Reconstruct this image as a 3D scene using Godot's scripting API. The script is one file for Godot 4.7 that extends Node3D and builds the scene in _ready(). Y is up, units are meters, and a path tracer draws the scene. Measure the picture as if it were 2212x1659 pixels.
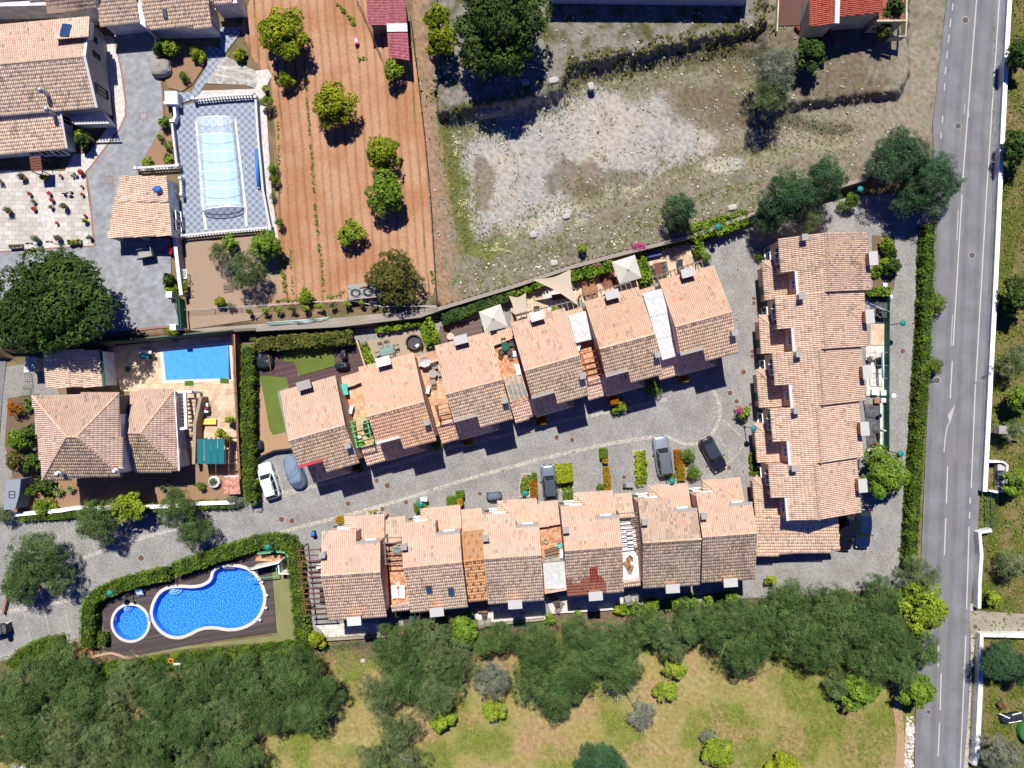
extends Node3D
# A housing estate seen from high above. Positions were surveyed on a plan of 2212 x 1659 units (0.054 m each on the ground);
# a point surveyed on something h metres tall is brought down to its true place by survey().
const H:=83.0
const K:=0.054
const UP:=Vector3.UP
const N:=1.6       
var rng:=RandomNumberGenerator.new()
var M:={}
var names:={}
var O:=Vector3.ZERO
var tc:=0.0
var tr:=0.0
var north_poly:=PackedVector2Array()
var cliff_poly:=PackedVector2Array()
var pit_poly:=PackedVector2Array()
var bank_poly:=PackedVector2Array()
var n1:=FastNoiseLite.new()
var n2:=FastNoiseLite.new()
var n3:=FastNoiseLite.new()
var clump_broad:ArrayMesh
var clump_fine:ArrayMesh
var clump_small:ArrayMesh
var blade_mesh:ArrayMesh
var palm_mesh:ArrayMesh
var stone_mesh:ArrayMesh
var tile_mesh:ArrayMesh
var ridge_mesh:ArrayMesh
var rt:Array[Transform3D]=[]
var rc:=PackedColorArray()
var qt:Array[Transform3D]=[]
var qc:=PackedColorArray()
var fm:Array[Transform3D]=[]
var fc:=PackedColorArray()
# ---------- survey ----------
func T(c:float,r:float)->void:
	tc=c*553.0
	tr=r*414.75
func sv(x:float,y:float,h:=0.0)->Vector3:
	var s:=(1.0-h/H)*K
	return Vector3((x-1106.0)*s,h,(y-829.5)*s)
func p(u:float,v:float,h:=0.0)->Vector3:
	return sv(tc+u/4.0,tr+v/4.0,h)
func ps(a:Array,h:=0.0)->PackedVector2Array:
	var o:=PackedVector2Array()
	for i in range(0,a.size(),2):
		var q:=p(a[i],a[i+1],h)
		o.append(Vector2(q.x,q.z))
	return o
func ds(a:Array,h:=0.0)->PackedVector2Array:
	var o:=PackedVector2Array()
	for i in range(0,a.size(),2):
		var q:=sv(a[i],a[i+1],h)
		o.append(Vector2(q.x,q.z))
	return o
func v3(q:Vector2,y:float)->Vector3:
	return Vector3(q.x,y,q.y)
# ---------- colours and materials ----------
func mt(key:String,c:Color,rough:=0.9,tex:Texture2D=null,scale:=1.0)->StandardMaterial3D:
	if M.has(key):
		return M[key]
	var m:=StandardMaterial3D.new()
	m.resource_name=key
	m.albedo_color=c.linear_to_srgb()
	m.roughness=rough
	m.metallic_specular=0.3
	if tex:
		m.albedo_texture=tex
		m.uv1_triplanar=true
		m.uv1_world_triplanar=true
		m.uv1_scale=Vector3.ONE*scale
	M[key]=m
	return m
func noise_tex(sd:int,freq:float,lo:Color,hi:Color,oct:=4,size:=512)->NoiseTexture2D:
	var n:=FastNoiseLite.new()
	n.seed=sd
	n.frequency=freq
	n.noise_type=FastNoiseLite.TYPE_SIMPLEX_SMOOTH
	n.fractal_octaves=oct
	var t:=NoiseTexture2D.new()
	t.width=size
	t.height=size
	t.seamless=true
	t.noise=n
	var g:=Gradient.new()
	g.set_color(0,lo)
	g.set_color(1,hi)
	t.color_ramp=g
	return t
func vary(c:Color,a:float)->Color:
	var f:=1.0+rng.randf_range(-a,a)
	return Color(c.r*f,c.g*f*(1.0+rng.randf_range(-a,a)*0.25),c.b*f)
# ---------- naming ----------
func numbered(called:String)->String:
	var k:int=names.get(called,0)
	names[called]=k+1
	return called if k==0 else "%s_%03d" % [called,k]
func tag(o:Node3D,label:String,category:String,group := "",kind := "")->Node3D:
	if label:o.set_meta("label",label)
	if category:o.set_meta("category",category)
	if group:o.set_meta("group",group)
	if kind:o.set_meta("kind",kind)
	return o
func thing(called:String,label:String,category:String,at:=Vector3.ZERO,group := "")->Node3D:
	var o:=Node3D.new()
	o.name=numbered(called)
	add_child(o,true)
	o.position=at
	O=at
	tag(o,label,category,group)
	return o
func put(st:SurfaceTool,called:String,m:Material,parent:Node3D=null)->MeshInstance3D:
	st.generate_normals()
	var o:=MeshInstance3D.new()
	o.mesh=st.commit()
	o.material_override=null
	if o.mesh.get_surface_count()>0:
		o.mesh.surface_set_material(0,m)
	if parent:
		o.name=called
		parent.add_child(o,true)
	else:
		o.name=numbered(called)
		add_child(o,true)
	return o
func struct(st:SurfaceTool,called:String,m:Material)->MeshInstance3D:
	var o:=put(st,called,m)
	o.set_meta("kind","structure")
	return o
func copy(src:Node3D,at:Vector3,turn:float,label:String,scale:=1.0)->Node3D:
	var c:Node3D=src.duplicate()
	c.name=numbered(src.get_meta("base_name"))
	add_child(c,true)
	c.position=at
	c.rotation.y=turn
	c.scale=Vector3.ONE*scale
	c.set_meta("label",label)
	c.visible=true
	return c
func proto(called:String,category:String,group := "")->Node3D:
	O=Vector3.ZERO
	var o:=Node3D.new()
	o.name=called
	tag(o,"",category,group)
	o.set_meta("base_name",called)
	return o
# ---------- shapes ----------
func ns(smooth:=false)->SurfaceTool:
	var s:=SurfaceTool.new()
	s.begin(Mesh.PRIMITIVE_TRIANGLES)
	s.set_smooth_group(0 if smooth else -1)
	return s
func tri(s:SurfaceTool,a:Vector3,b:Vector3,c:Vector3)->void:
	s.add_vertex(a-O)
	s.add_vertex(b-O)
	s.add_vertex(c-O)
func quad(s:SurfaceTool,a:Vector3,b:Vector3,c:Vector3,d:Vector3)->void:
	tri(s,a,b,c)
	tri(s,a,c,d)
func box(s:SurfaceTool,c:Vector3,z:Vector3,b:=Basis())->void:
	var x:=b.x*z.x*0.5
	var y:=b.y*z.y*0.5
	var w:=b.z*z.z*0.5
	quad(s,c-x+y-w,c+x+y-w,c+x+y+w,c-x+y+w)
	quad(s,c-x-y+w,c+x-y+w,c+x-y-w,c-x-y-w)
	quad(s,c-x+y+w,c+x+y+w,c+x-y+w,c-x-y+w)
	quad(s,c+x+y-w,c-x+y-w,c-x-y-w,c+x-y-w)
	quad(s,c+x+y+w,c+x+y-w,c+x-y-w,c+x-y+w)
	quad(s,c-x+y-w,c-x+y+w,c-x-y+w,c-x-y-w)
func bar(s:SurfaceTool,a:Vector3,b:Vector3,wide:float,tall:float)->void:
	var d:=b-a
	var z:=d.normalized()
	var up:=UP if absf(z.y)<0.95 else Vector3.RIGHT
	var x:=up.cross(z).normalized()
	box(s,(a+b)*0.5,Vector3(wide,tall,d.length()),Basis(x,z.cross(x),z))
func tube(s:SurfaceTool,a:Vector3,b:Vector3,r0:float,r1:float,n:=8,cap:=true)->void:
	var z:=(b-a).normalized()
	var up:=UP if absf(z.y)<0.95 else Vector3.RIGHT
	var x:=up.cross(z).normalized()
	var y:=z.cross(x)
	for i in n:
		var t0:=TAU*i/n
		var t1:=TAU*(i+1)/n
		var e0:=x*cos(t0)+y*sin(t0)
		var e1:=x*cos(t1)+y*sin(t1)
		quad(s,a+e0*r0,b+e0*r1,b+e1*r1,a+e1*r0)
		if cap:
			tri(s,b,b+e1*r1,b+e0*r1)
			tri(s,a,a+e0*r0,a+e1*r0)
func lathe(s:SurfaceTool,c:Vector3,prof:Array,n:=14)->void:
	for i in n:
		var t0:=TAU*i/n
		var t1:=TAU*(i+1)/n
		for k in range(0,prof.size()-2,2):
			var r0:float=prof[k]
			var r1:float=prof[k+2]
			var y0:float=prof[k+1]
			var y1:float=prof[k+3]
			var a:=c+Vector3(cos(t0)*r0,y0,sin(t0)*r0)
			var b:=c+Vector3(cos(t1)*r0,y0,sin(t1)*r0)
			var e:=c+Vector3(cos(t1)*r1,y1,sin(t1)*r1)
			var f:=c+Vector3(cos(t0)*r1,y1,sin(t0)*r1)
			if r0>0.0005:tri(s,a,b,e)
			if r1>0.0005:tri(s,a,e,f)
func prism(s:SurfaceTool,poly:PackedVector2Array,y0:float,y1:float)->void:
	var ix:=Geometry2D.triangulate_polygon(poly)
	for i in range(0,ix.size(),3):
		tri(s,v3(poly[ix[i]],y1),v3(poly[ix[i+1]],y1),v3(poly[ix[i+2]],y1))
	for i in poly.size():
		var a:=poly[i]
		var b:=poly[(i+1) % poly.size()]
		quad(s,v3(a,y0),v3(b,y0),v3(b,y1),v3(a,y1))
func flat(s:SurfaceTool,poly:PackedVector2Array,y:float)->void:
	var ix:=Geometry2D.triangulate_polygon(poly)
	for i in range(0,ix.size(),3):
		tri(s,v3(poly[ix[i]],y),v3(poly[ix[i+1]],y),v3(poly[ix[i+2]],y))
func ring(poly:PackedVector2Array,n:=1)->PackedVector2Array:  # rounds a closed outline
	for k in n:
		var o:=PackedVector2Array()
		for i in poly.size():
			var a:=poly[i]
			var b:=poly[(i+1) % poly.size()]
			o.append(a.lerp(b,0.25))
			o.append(a.lerp(b,0.75))
		poly=o
	return poly
func smooth_line(pts:PackedVector2Array,n:=2)->PackedVector2Array:
	for k in n:
		var o:=PackedVector2Array([pts[0]])
		for i in pts.size()-1:
			o.append(pts[i].lerp(pts[i+1],0.25))
			o.append(pts[i].lerp(pts[i+1],0.75))
		o.append(pts[pts.size()-1])
		pts=o
	return pts
func strip_poly(line:PackedVector2Array,wide:float)->PackedVector2Array:
	var l:=PackedVector2Array()
	var r:=PackedVector2Array()
	for i in line.size():
		var a:=line[maxi(i-1,0)]
		var b:=line[mini(i+1,line.size()-1)]
		var nn:=(b-a).normalized().orthogonal()
		l.append(line[i]+nn*wide*0.5)
		r.append(line[i]-nn*wide*0.5)
	r.reverse()
	l.append_array(r)
	return l
func strip(s:SurfaceTool,line:PackedVector2Array,wide:float,y:float)->void:
	for i in line.size()-1:
		var nn:=(line[i+1]-line[i]).normalized().orthogonal()*wide*0.5
		var n0:=nn
		var nb:=nn
		if i>0:n0=(line[i+1]-line[i-1]).normalized().orthogonal()*wide*0.5
		if i<line.size()-2:nb=(line[i+2]-line[i]).normalized().orthogonal()*wide*0.5
		quad(s,v3(line[i]+n0,y),v3(line[i+1]+nb,y),v3(line[i+1]-nb,y),v3(line[i]-n0,y))
func wall_run(s:SurfaceTool,line:PackedVector2Array,wide:float,y0:float,y1:float)->void:
	for i in line.size()-1:
		var nn:=(line[i+1]-line[i]).normalized().orthogonal()*wide*0.5
		var n0:=nn
		var nb:=nn
		if i>0:n0=(line[i+1]-line[i-1]).normalized().orthogonal()*wide*0.5
		if i<line.size()-2:nb=(line[i+2]-line[i]).normalized().orthogonal()*wide*0.5
		var a:=line[i]+n0
		var b:=line[i+1]+nb
		var c:=line[i+1]-nb
		var d:=line[i]-n0
		quad(s,v3(a,y1),v3(b,y1),v3(c,y1),v3(d,y1))
		quad(s,v3(a,y0),v3(b,y0),v3(b,y1),v3(a,y1))
		quad(s,v3(c,y0),v3(d,y0),v3(d,y1),v3(c,y1))
		if i==0:quad(s,v3(d,y0),v3(a,y0),v3(a,y1),v3(d,y1))
		if i==line.size()-2:quad(s,v3(b,y0),v3(c,y0),v3(c,y1),v3(b,y1))
func cable(s:SurfaceTool,a:Vector3,b:Vector3,sag:float,r:float)->void:
	var q:=a
	for i in 12:
		var t:=(i+1)/12.0
		var e:=a.lerp(b,t)-UP*sag*4.0*t*(1.0-t)
		tube(s,q,e,r,r,5,false)
		q=e
func along(line:PackedVector2Array,step:float)->Array:  # points and directions at equal steps
	var o:=[]
	var left:=0.0
	for i in line.size()-1:
		var d:=line[i+1]-line[i]
		var l:=d.length()
		var t:=left
		while t<=l:
			o.append([line[i]+d*(t/l),d/l])
			t+=step
		left=t-l
	return o
func sheet(called:String,poly:PackedVector2Array,y:float,m:Material)->MeshInstance3D:
	O=Vector3.ZERO
	var s:=ns()
	flat(s,poly,y)
	return struct(s,called,m)
# ---------- copies of small natural pieces ----------
func multi(parent:Node3D,called:String,mesh:Mesh,m:Material,xf:Array[Transform3D],cols:PackedColorArray,stuff:=true)->MultiMeshInstance3D:
	var mm:=MultiMesh.new()
	mm.transform_format=MultiMesh.TRANSFORM_3D
	mm.use_colors=true
	mm.mesh=mesh
	mm.instance_count=xf.size()
	for i in xf.size():
		var t:=xf[i]
		t.origin-=O
		mm.set_instance_transform(i,t)
		mm.set_instance_color(i,cols[i])
	var o:=MultiMeshInstance3D.new()
	o.multimesh=mm
	o.material_override=m
	o.name=called if parent else numbered(called)
	if parent:parent.add_child(o,true)
	else:add_child(o,true)
	if stuff:o.set_meta("kind","stuff")
	return o
func rnd_basis(tilt:=1.0)->Basis:
	return Basis(UP,rng.randf()*TAU)*Basis(Vector3.RIGHT,rng.randf_range(-tilt,tilt))*Basis(Vector3.FORWARD,rng.randf_range(-tilt,tilt))
func make_clump(n:int,r:float,ll:float,lw:float,sd:int)->ArrayMesh:
	rng.seed=sd
	var s:=ns()
	for i in n:
		var d:=Vector3(rng.randf_range(-1,1),rng.randf_range(-0.7,1),rng.randf_range(-1,1)).normalized()
		var c:=d*r*sqrt(rng.randf())
		var out:=Vector3(rng.randf_range(-1,1),rng.randf_range(-0.45,0.45),rng.randf_range(-1,1)).normalized()
		var side:=out.cross(Vector3(rng.randf_range(-0.6,0.6),1,rng.randf_range(-0.6,0.6))).normalized()
		var k:=rng.randf_range(0.75,1.25)
		var a:=c-out*ll*0.5*k
		var b:=c+out*ll*0.5*k
		var mid:=c+out.cross(side)*lw*0.18
		tri(s,a,mid+side*lw*0.5*k,b)
		tri(s,a,b,mid-side*lw*0.5*k)
	s.generate_normals()
	return s.commit()
func leaf_mat(key:String,back:Color)->StandardMaterial3D:
	if M.has(key):return M[key]
	var m:=StandardMaterial3D.new()
	m.resource_name=key
	m.vertex_color_use_as_albedo=true
	m.roughness=0.7
	m.metallic_specular=0.18
	m.cull_mode=BaseMaterial3D.CULL_DISABLED
	m.backlight_enabled=true
	m.backlight=back
	M[key]=m
	return m
const KIND:={
	"carob":["fine",Color(0.02,0.056,0.014),Color(0.125,0.195,0.058),24.0,1.15],
	"olive":["fine",Color(0.04,0.075,0.024),Color(0.185,0.235,0.09),20.0,1.0],
	"dark":["broad",Color(0.02,0.048,0.012),Color(0.085,0.135,0.028),30.0,1.15],
	"green":["broad",Color(0.075,0.14,0.018),Color(0.20,0.30,0.035),38.0,0.95],
	"citrus":["broad",Color(0.085,0.135,0.008),Color(0.34,0.38,0.025),40.0,0.95],
	"lime":["broad",Color(0.12,0.18,0.015),Color(0.30,0.38,0.035),34.0,0.9],
	"fir":["fine",Color(0.02,0.055,0.025),Color(0.075,0.145,0.062),30.0,1.2],
	"amber":["broad",Color(0.045,0.062,0.012),Color(0.155,0.155,0.035),32.0,0.85],
	"gold":["small",Color(0.26,0.15,0.008),Color(0.5,0.30,0.02),60.0,0.7],
	"rust":["small",Color(0.28,0.09,0.006),Color(0.5,0.19,0.015),60.0,0.7],
	"box":["small",Color(0.06,0.115,0.014),Color(0.17,0.26,0.03),55.0,0.8],
	"hedge":["small",Color(0.05,0.10,0.01),Color(0.18,0.27,0.03),42.0,0.95],
	"ivy":["broad",Color(0.07,0.13,0.01),Color(0.24,0.34,0.03),26.0,0.75],
	"grey":["fine",Color(0.11,0.125,0.09),Color(0.24,0.26,0.18),24.0,1.0],
	"pink":["small",Color(0.5,0.03,0.2),Color(0.75,0.08,0.42),45.0,0.8],
	"red":["small",Color(0.55,0.03,0.04),Color(0.8,0.12,0.12),60.0,0.7],
}
func kmesh(kind:String)->ArrayMesh:
	return clump_fine if KIND[kind][0] == "fine" else clump_small if KIND[kind][0] == "small" else clump_broad
func leafs(kind:String)->StandardMaterial3D:
	return leaf_mat("leaf "+kind,(KIND[kind][2] as Color)*0.9)
func add_leaf(kind:String,q:Vector3,mix:float,size:=1.0,face:=UP)->void:
	var k:Array=KIND[kind]
	var y:=(face+Vector3(rng.randf_range(-0.5,0.5),rng.randf_range(-0.1,0.5),rng.randf_range(-0.5,0.5))).normalized()
	var x:=y.cross(Vector3(rng.randf_range(-1,1),0.1,rng.randf_range(-1,1))).normalized()
	fm.append(Transform3D(Basis(x,y,x.cross(y)).scaled(Vector3.ONE*k[4]*size*rng.randf_range(0.7,1.25)),q))
	fc.append(vary((k[1] as Color).lerp(k[2],clampf(mix,0,1)),0.14))
func flush_leaves(parent:Node3D,called:String,kind:String)->void:
	if fm.size():multi(parent,called,kmesh(kind),leafs(kind),fm,fc)
	fm=[]
	fc=PackedColorArray()
func crown(parent:Node3D,kind:String,c:Vector3,rx:float,ry:float,rz:float,sd:int,called := "crown",dens:=1.0)->void:
	rng.seed=sd
	var k:Array=KIND[kind]
	var lobes:=[]
	var nl:=clampi(int(6+rx*6.5),7,36)
	lobes.append([c,0.66,0.15])
	var sz:=0.36 if rx<1.4 else 0.27
	for i in nl:
		var a:=TAU*(i+rng.randf()*0.8)/nl*2.0
		var e:=rng.randf_range(-0.25,0.95)
		var d:=Vector3(cos(a)*cos(e),sin(e),sin(a)*cos(e))*rng.randf_range(0.45,0.82)
		if i % 4==1:d=Vector3(d.x*0.4,0.55+0.3*rng.randf(),d.z*0.4)
		lobes.append([c+Vector3(d.x*rx,d.y*ry,d.z*rz),sz*rng.randf_range(0.7,1.3),rng.randf()])
	var count:=int(4.6*rx*rz*float(k[3])*dens)
	for i in count:
		var L:Array=lobes[rng.randi() % lobes.size()]
		var d:=Vector3(rng.randfn(),absf(rng.randfn())*0.9-0.25,rng.randfn()).normalized()
		var q:Vector3=L[0]+Vector3(d.x*rx,d.y*ry,d.z*rz)*float(L[1])*rng.randf_range(0.72,1.06)
		add_leaf(kind,q,float(L[2])*0.65+rng.randf()*0.42,1.0,d)
	flush_leaves(parent,called,kind)
func trunk(parent:Node3D,base:Vector3,c:Vector3,r:float,rx:float,ry:float,sd:int,m:Material)->void:
	rng.seed=sd
	var s:=ns(true)
	var fork:=base.lerp(c,0.45)
	tube(s,base-UP*0.1,fork,r,r*0.7,8)
	put(s,"trunk",m,parent)
	s=ns(true)
	for i in 5:
		var a:=TAU*(i+rng.randf())/5
		var e:=c+Vector3(cos(a)*rx*0.6,ry*rng.randf_range(0.05,0.6),sin(a)*rx*0.6)
		var md:=fork.lerp(e,0.5)+UP*0.15
		tube(s,fork,md,r*0.5,r*0.32,6)
		tube(s,md,e,r*0.32,r*0.1,6)
	put(s,"limbs",m,parent)
func tree(x:float,y:float,r:float,tall:float,kind:String,label:String,group := "",called := "tree",squash:=1.0)->Node3D:
	var sd:=int(x*7.0+y*13.0)
	var g:=ground_h(sv(x,y,2.0))
	var hc:=g+tall*0.58
	var c:=sv(x,y,hc)
	var rr:=r*K*(1.0-hc/H)
	var base:=Vector3(c.x,ground_h(c),c.z)
	var o:=thing(called,label,"tree",base,group)
	trunk(o,base,c,0.06+rr*0.05,rr,tall*0.42,sd,M.bark)
	crown(o,kind,c,rr*1.12,tall*0.42,rr*squash*1.12,sd+1)
	return o
func twigs(o:Node3D,x:float,y:float,h:float,n:int,ln:float,sd:int)->void:
	rng.seed=sd
	O=o.position
	var s:=ns()
	var c:=sv(x,y,h)
	for i in n:
		var a:=rng.randf()*TAU
		var e:=c+Vector3(cos(a),rng.randf_range(0.1,0.7),sin(a))*ln*rng.randf_range(0.5,1.0)
		tube(s,c,e,0.022,0.01,4,false)
		for k in 4:
			var b:=c.lerp(e,rng.randf_range(0.4,0.9))
			tube(s,b,b+Vector3(rng.randf_range(-1,1),rng.randf_range(0,0.6),rng.randf_range(-1,1))*ln*0.35,0.014,0.006,3,false)
	put(s,"dead_twigs",M.twig,o)
func shrub(x:float,y:float,r:float,tall:float,kind:String,label:String,group := "",called := "shrub",cat := "shrub")->Node3D:
	var sd:=int(x*5.0+y*11.0)
	var g:=ground_h(sv(x,y,1.0))
	var c:=sv(x,y,g+tall*0.5)
	var rr:=r*K*(1.0-c.y/H)
	var base:=Vector3(c.x,g,c.z)
	var o:=thing(called,label,cat,base,group)
	var s:=ns()
	rng.seed=sd
	for i in 4:
		tube(s,base-UP*0.05,c+Vector3(rng.randf_range(-1,1)*rr*0.5,0,rng.randf_range(-1,1)*rr*0.5),0.02,0.01,4)
	put(s,"stems",M.bark,o)
	crown(o,kind,c,rr,tall*0.5,rr,sd,"foliage",2.4 if KIND[kind][0] == "small" else 1.5)
	return o
func hedge(line:PackedVector2Array,wide:float,tall:float,y0:float,kind:String,label:String,group := "",rough:=0.06,kind2 := "")->Node3D:
	var mid:=line[line.size()/2]
	var o:=thing("hedge",label,"hedge",v3(mid,y0),group)
	rng.seed=int(absf(mid.x)*31+absf(mid.y)*17)+3
	var s:=ns()
	wall_run(s,line,wide*0.82,y0,y0+tall*0.9)
	put(s,"branches",M.hedge_core,o)
	var total:=0.0
	for i in line.size()-1:
		var d:=line[i+1]-line[i]
		var l:=d.length()
		total+=l
		var u:=d/l
		var nn:=u.orthogonal()
		var per:float=KIND[kind][3]
		for k in int(per*l*(wide+tall*1.4)):
			var t:=rng.randf_range(-wide*0.3,l+wide*0.3)
			var f:=rng.randf()*(wide+1.4*tall)
			var q:Vector2
			var y:float
			if f<wide:
				q=line[i]+u*t+nn*(f-wide*0.5)
				y=y0+tall*(1.0+rng.randf_range(-1,1)*rough+0.13*n2.get_noise_2d(q.x*4.0,q.y*4.0))
			else:
				var sg:=1.0 if rng.randf()<0.5 else -1.0
				q=line[i]+u*t
				q+=nn*sg*wide*(0.5+rng.randf_range(-1,1)*rough+0.14*n2.get_noise_2d(q.x*3.0+sg*20.0,q.y*3.0))
				y=y0+tall*rng.randf()
			add_leaf(kind,v3(q,y),0.35+n2.get_noise_2d(q.x*3.0,q.y*3.0)*0.8+rng.randf_range(-0.3,0.35))
	flush_leaves(o,"foliage",kind)
	return o
func bed_leaves(parent:Node3D,poly:PackedVector2Array,y:float,tall:float,kind:String,dens:float,called := "foliage")->void:
	var lo:=poly[0]
	var hi:=poly[0]
	for q in poly:
		lo=lo.min(q)
		hi=hi.max(q)
	var z:=hi-lo
	rng.seed=int(absf(lo.x)*19+absf(lo.y)*7)+11
	for i in int(z.x*z.y*dens):
		var q:=lo+Vector2(rng.randf()*z.x,rng.randf()*z.y)
		if Geometry2D.is_point_in_polygon(q,poly):
			var hgt:=tall*(0.35+0.65*rng.randf())*(0.6+0.6*absf(n2.get_noise_2d(q.x*4.0,q.y*4.0))*2.0)
			add_leaf(kind,v3(q,y+hgt),0.5+n2.get_noise_2d(q.x*2.5+40.0,q.y*2.5)*0.8+rng.randf_range(-0.25,0.25))
	flush_leaves(parent,called,kind)
func spiky(x:float,y:float,r:float,base_y:float,label:String,green:Color,group := "spiky plants of the villa garden",n:=26)->Node3D:
	var c:=sv(x,y,base_y+0.5)
	var rr:=r*K
	var o:=thing("agave",label,"plant",Vector3(c.x,base_y,c.z),group)
	rng.seed=int(x*3+y)
	var s:=ns()
	for i in n:
		var a:=TAU*i*0.382
		var e:=lerpf(0.15,1.25,float(i)/n)
		var d:=Vector3(cos(a)*cos(e),sin(e),sin(a)*cos(e))
		var side:=Vector3(-sin(a),0,cos(a))*rr*0.085
		var b:=Vector3(c.x,base_y+0.35,c.z)
		var m:=b+d*rr*0.6+UP*0.05
		var tip:=b+d*rr-UP*rr*0.12
		tri(s,b-side*0.6,m,b+side*0.6)
		quad(s,b-side*0.7,m-side,m,b)
		quad(s,b,m,m+side,b+side*0.7)
		tri(s,m-side,tip,m)
		tri(s,m,tip,m+side)
	put(s,"leaves",mt("agave %s" % green.to_html(),green,0.6),o)
	s=ns()
	tube(s,Vector3(c.x,base_y-0.05,c.z),Vector3(c.x,base_y+0.4,c.z),0.09,0.07,8)
	put(s,"stem",M.bark,o)
	return o
# ---------- ground ----------
func inside(q:Vector3,poly:PackedVector2Array)->bool:
	return Geometry2D.is_point_in_polygon(Vector2(q.x,q.z),poly)
func edge_dist(q:Vector2,poly:PackedVector2Array)->float:  # signed:positive inside
	var best:=1e9
	for i in poly.size():
		var c:=Geometry2D.get_closest_point_to_segment(q,poly[i],poly[(i+1) % poly.size()])
		best=minf(best,q.distance_squared_to(c))
	best=sqrt(best)
	return best if Geometry2D.is_point_in_polygon(q,poly) else -best
func fall(x:float)->float:  # the higher land comes down to the road in the east
	return 1.0-smoothstep(37.0,47.0,x)
func ground_h(q:Vector3)->float:
	var v:=Vector2(q.x,q.z)
	if not Geometry2D.is_point_in_polygon(v,north_poly):
		return 0.0
	var h:=N*fall(q.x)
	if q.x>-8.5:
		h+=lot_h(v)
	return h
func lot_h(v:Vector2)->float:
	var h:=0.0
	h-=0.75*smoothstep(-0.2,1.4,edge_dist(v,pit_poly))
	h+=1.3*smoothstep(-0.5,0.35,edge_dist(v,cliff_poly)+n2.get_noise_2d(v.x*4.0,v.y*4.0)*0.5)
	h+=1.2*smoothstep(-0.6,0.3,edge_dist(v,bank_poly)+n2.get_noise_2d(v.x*4.0,v.y*4.0)*0.4)
	return h
# ---------- tiled roofs ----------
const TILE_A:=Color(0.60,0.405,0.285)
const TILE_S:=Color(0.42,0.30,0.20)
const TILE_W:=Color(0.50,0.345,0.235)
const TILE_O:=Color(0.56,0.31,0.17)
const TILE_R:=Color(0.50,0.10,0.06)
func make_tile(r:float,ln:float,n:int)->ArrayMesh:
	O=Vector3.ZERO
	var s:=ns(true)
	for i in n:
		var t0:=PI*i/n
		var t1:=PI*(i+1)/n
		var a:=Vector3(cos(t0)*r*0.86,sin(t0)*r*0.75,-ln*0.5)
		var b:=Vector3(cos(t1)*r*0.86,sin(t1)*r*0.75,-ln*0.5)
		var c:=Vector3(cos(t1)*r,sin(t1)*r*0.82+0.004,ln*0.5)
		var d:=Vector3(cos(t0)*r,sin(t0)*r*0.82+0.004,ln*0.5)
		quad(s,a,b,c,d)
		tri(s,Vector3(0,0,ln*0.5),d,c)
	s.generate_normals()
	return s.commit()
func weather(q:Vector3)->float:
	return n2.get_noise_2d(q.x*1.3+100.0,q.z*1.3)
func slope(deck:SurfaceTool,poly:Array,down:Vector3,col:Color,moss:=0.0,pitch:=0.21,course:=0.38)->void:
	var n:=Vector3.ZERO
	for i in range(1,poly.size()-1):
		n+=(poly[i]-poly[0]).cross(poly[i+1]-poly[0])
	n=n.normalized()
	if n.y<0:n=-n
	var z:=(down-n*down.dot(n)).normalized()
	var x:=n.cross(z).normalized()
	var o:Vector3=poly[0]
	var flatp:=PackedVector2Array()
	var lo:=Vector2(1e9,1e9)
	var hi:=-lo
	for q in poly:
		var f:=Vector2((q-o).dot(x),(q-o).dot(z))
		flatp.append(f)
		lo=lo.min(f)
		hi=hi.max(f)
	for i in range(1,poly.size()-1):
		tri(deck,poly[0],poly[i],poly[i+1])
		tri(deck,poly[0]-n*0.14,poly[i]-n*0.14,poly[i+1]-n*0.14)
	for i in poly.size():
		var a:Vector3=poly[i]
		var b:Vector3=poly[(i+1) % poly.size()]
		quad(deck,a,b,b-n*0.14,a-n*0.14)
	col=(Color(col.r*1.85,col.g*1.92,col.b*1.9) if z.z>0.5 else Color(col.r*1.1,col.g*1.16,col.b*1.18) if z.z>-0.5 else Color(col.r*0.82,col.g*0.835,col.b*0.87)) if col.g>0.15 else col  # shading offset put into tile colour: lifted away from sun, lowered facing it
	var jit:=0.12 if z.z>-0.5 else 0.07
	var cols:=maxi(1,int(round((hi.x-lo.x)/pitch)))
	var px:=(hi.x-lo.x)/cols
	var rows:=maxi(1,int(ceil((hi.y-lo.y)/course)))
	var bs:=Basis(x,n,z)
	for j in rows:
		for i in cols:
			var f:=Vector2(lo.x+(i+0.5)*px,hi.y-(j+0.45)*course)
			if f.y<lo.y+0.05:f.y=lo.y+0.1
			if not Geometry2D.is_point_in_polygon(f,flatp):continue
			var q:=o+x*(f.x+rng.randf_range(-0.008,0.008))+z*f.y+n*(0.012+rng.randf_range(-0.004,0.006))
			rt.append(Transform3D(bs*Basis(Vector3.RIGHT,0.03)*Basis.from_scale(Vector3(px/0.21,1.0,1.0)),q))
			var w:=weather(q)
			var c:=col*(1.0+rng.randf_range(-jit,jit)+w*0.12)
			var r:=rng.randf()
			if r<jit*0.35+moss*0.25:c=c*rng.randf_range(0.6,0.85)
			elif r>0.96:c=Color(c.r*1.05,c.g*0.84,c.b*0.72)
			if w+rng.randf_range(-0.25,0.25)>0.62-moss*0.9:c=c.lerp(Color(0.17,0.15,0.115),0.4)
			rc.append(c)
func ridge_row(a:Vector3,b:Vector3,col:Color)->void:
	var d:=b-a
	var l:=d.length()
	var z:=d/l
	var x:=UP.cross(z).normalized()
	var y:=z.cross(x)
	var k:=maxi(1,int(l/0.36))
	for i in k:
		qt.append(Transform3D(Basis(x,y,z),a+d*((i+0.5)/k)+y*0.05))
		qc.append(vary(col*(0.9+0.2*weather(a)),0.14))
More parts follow.
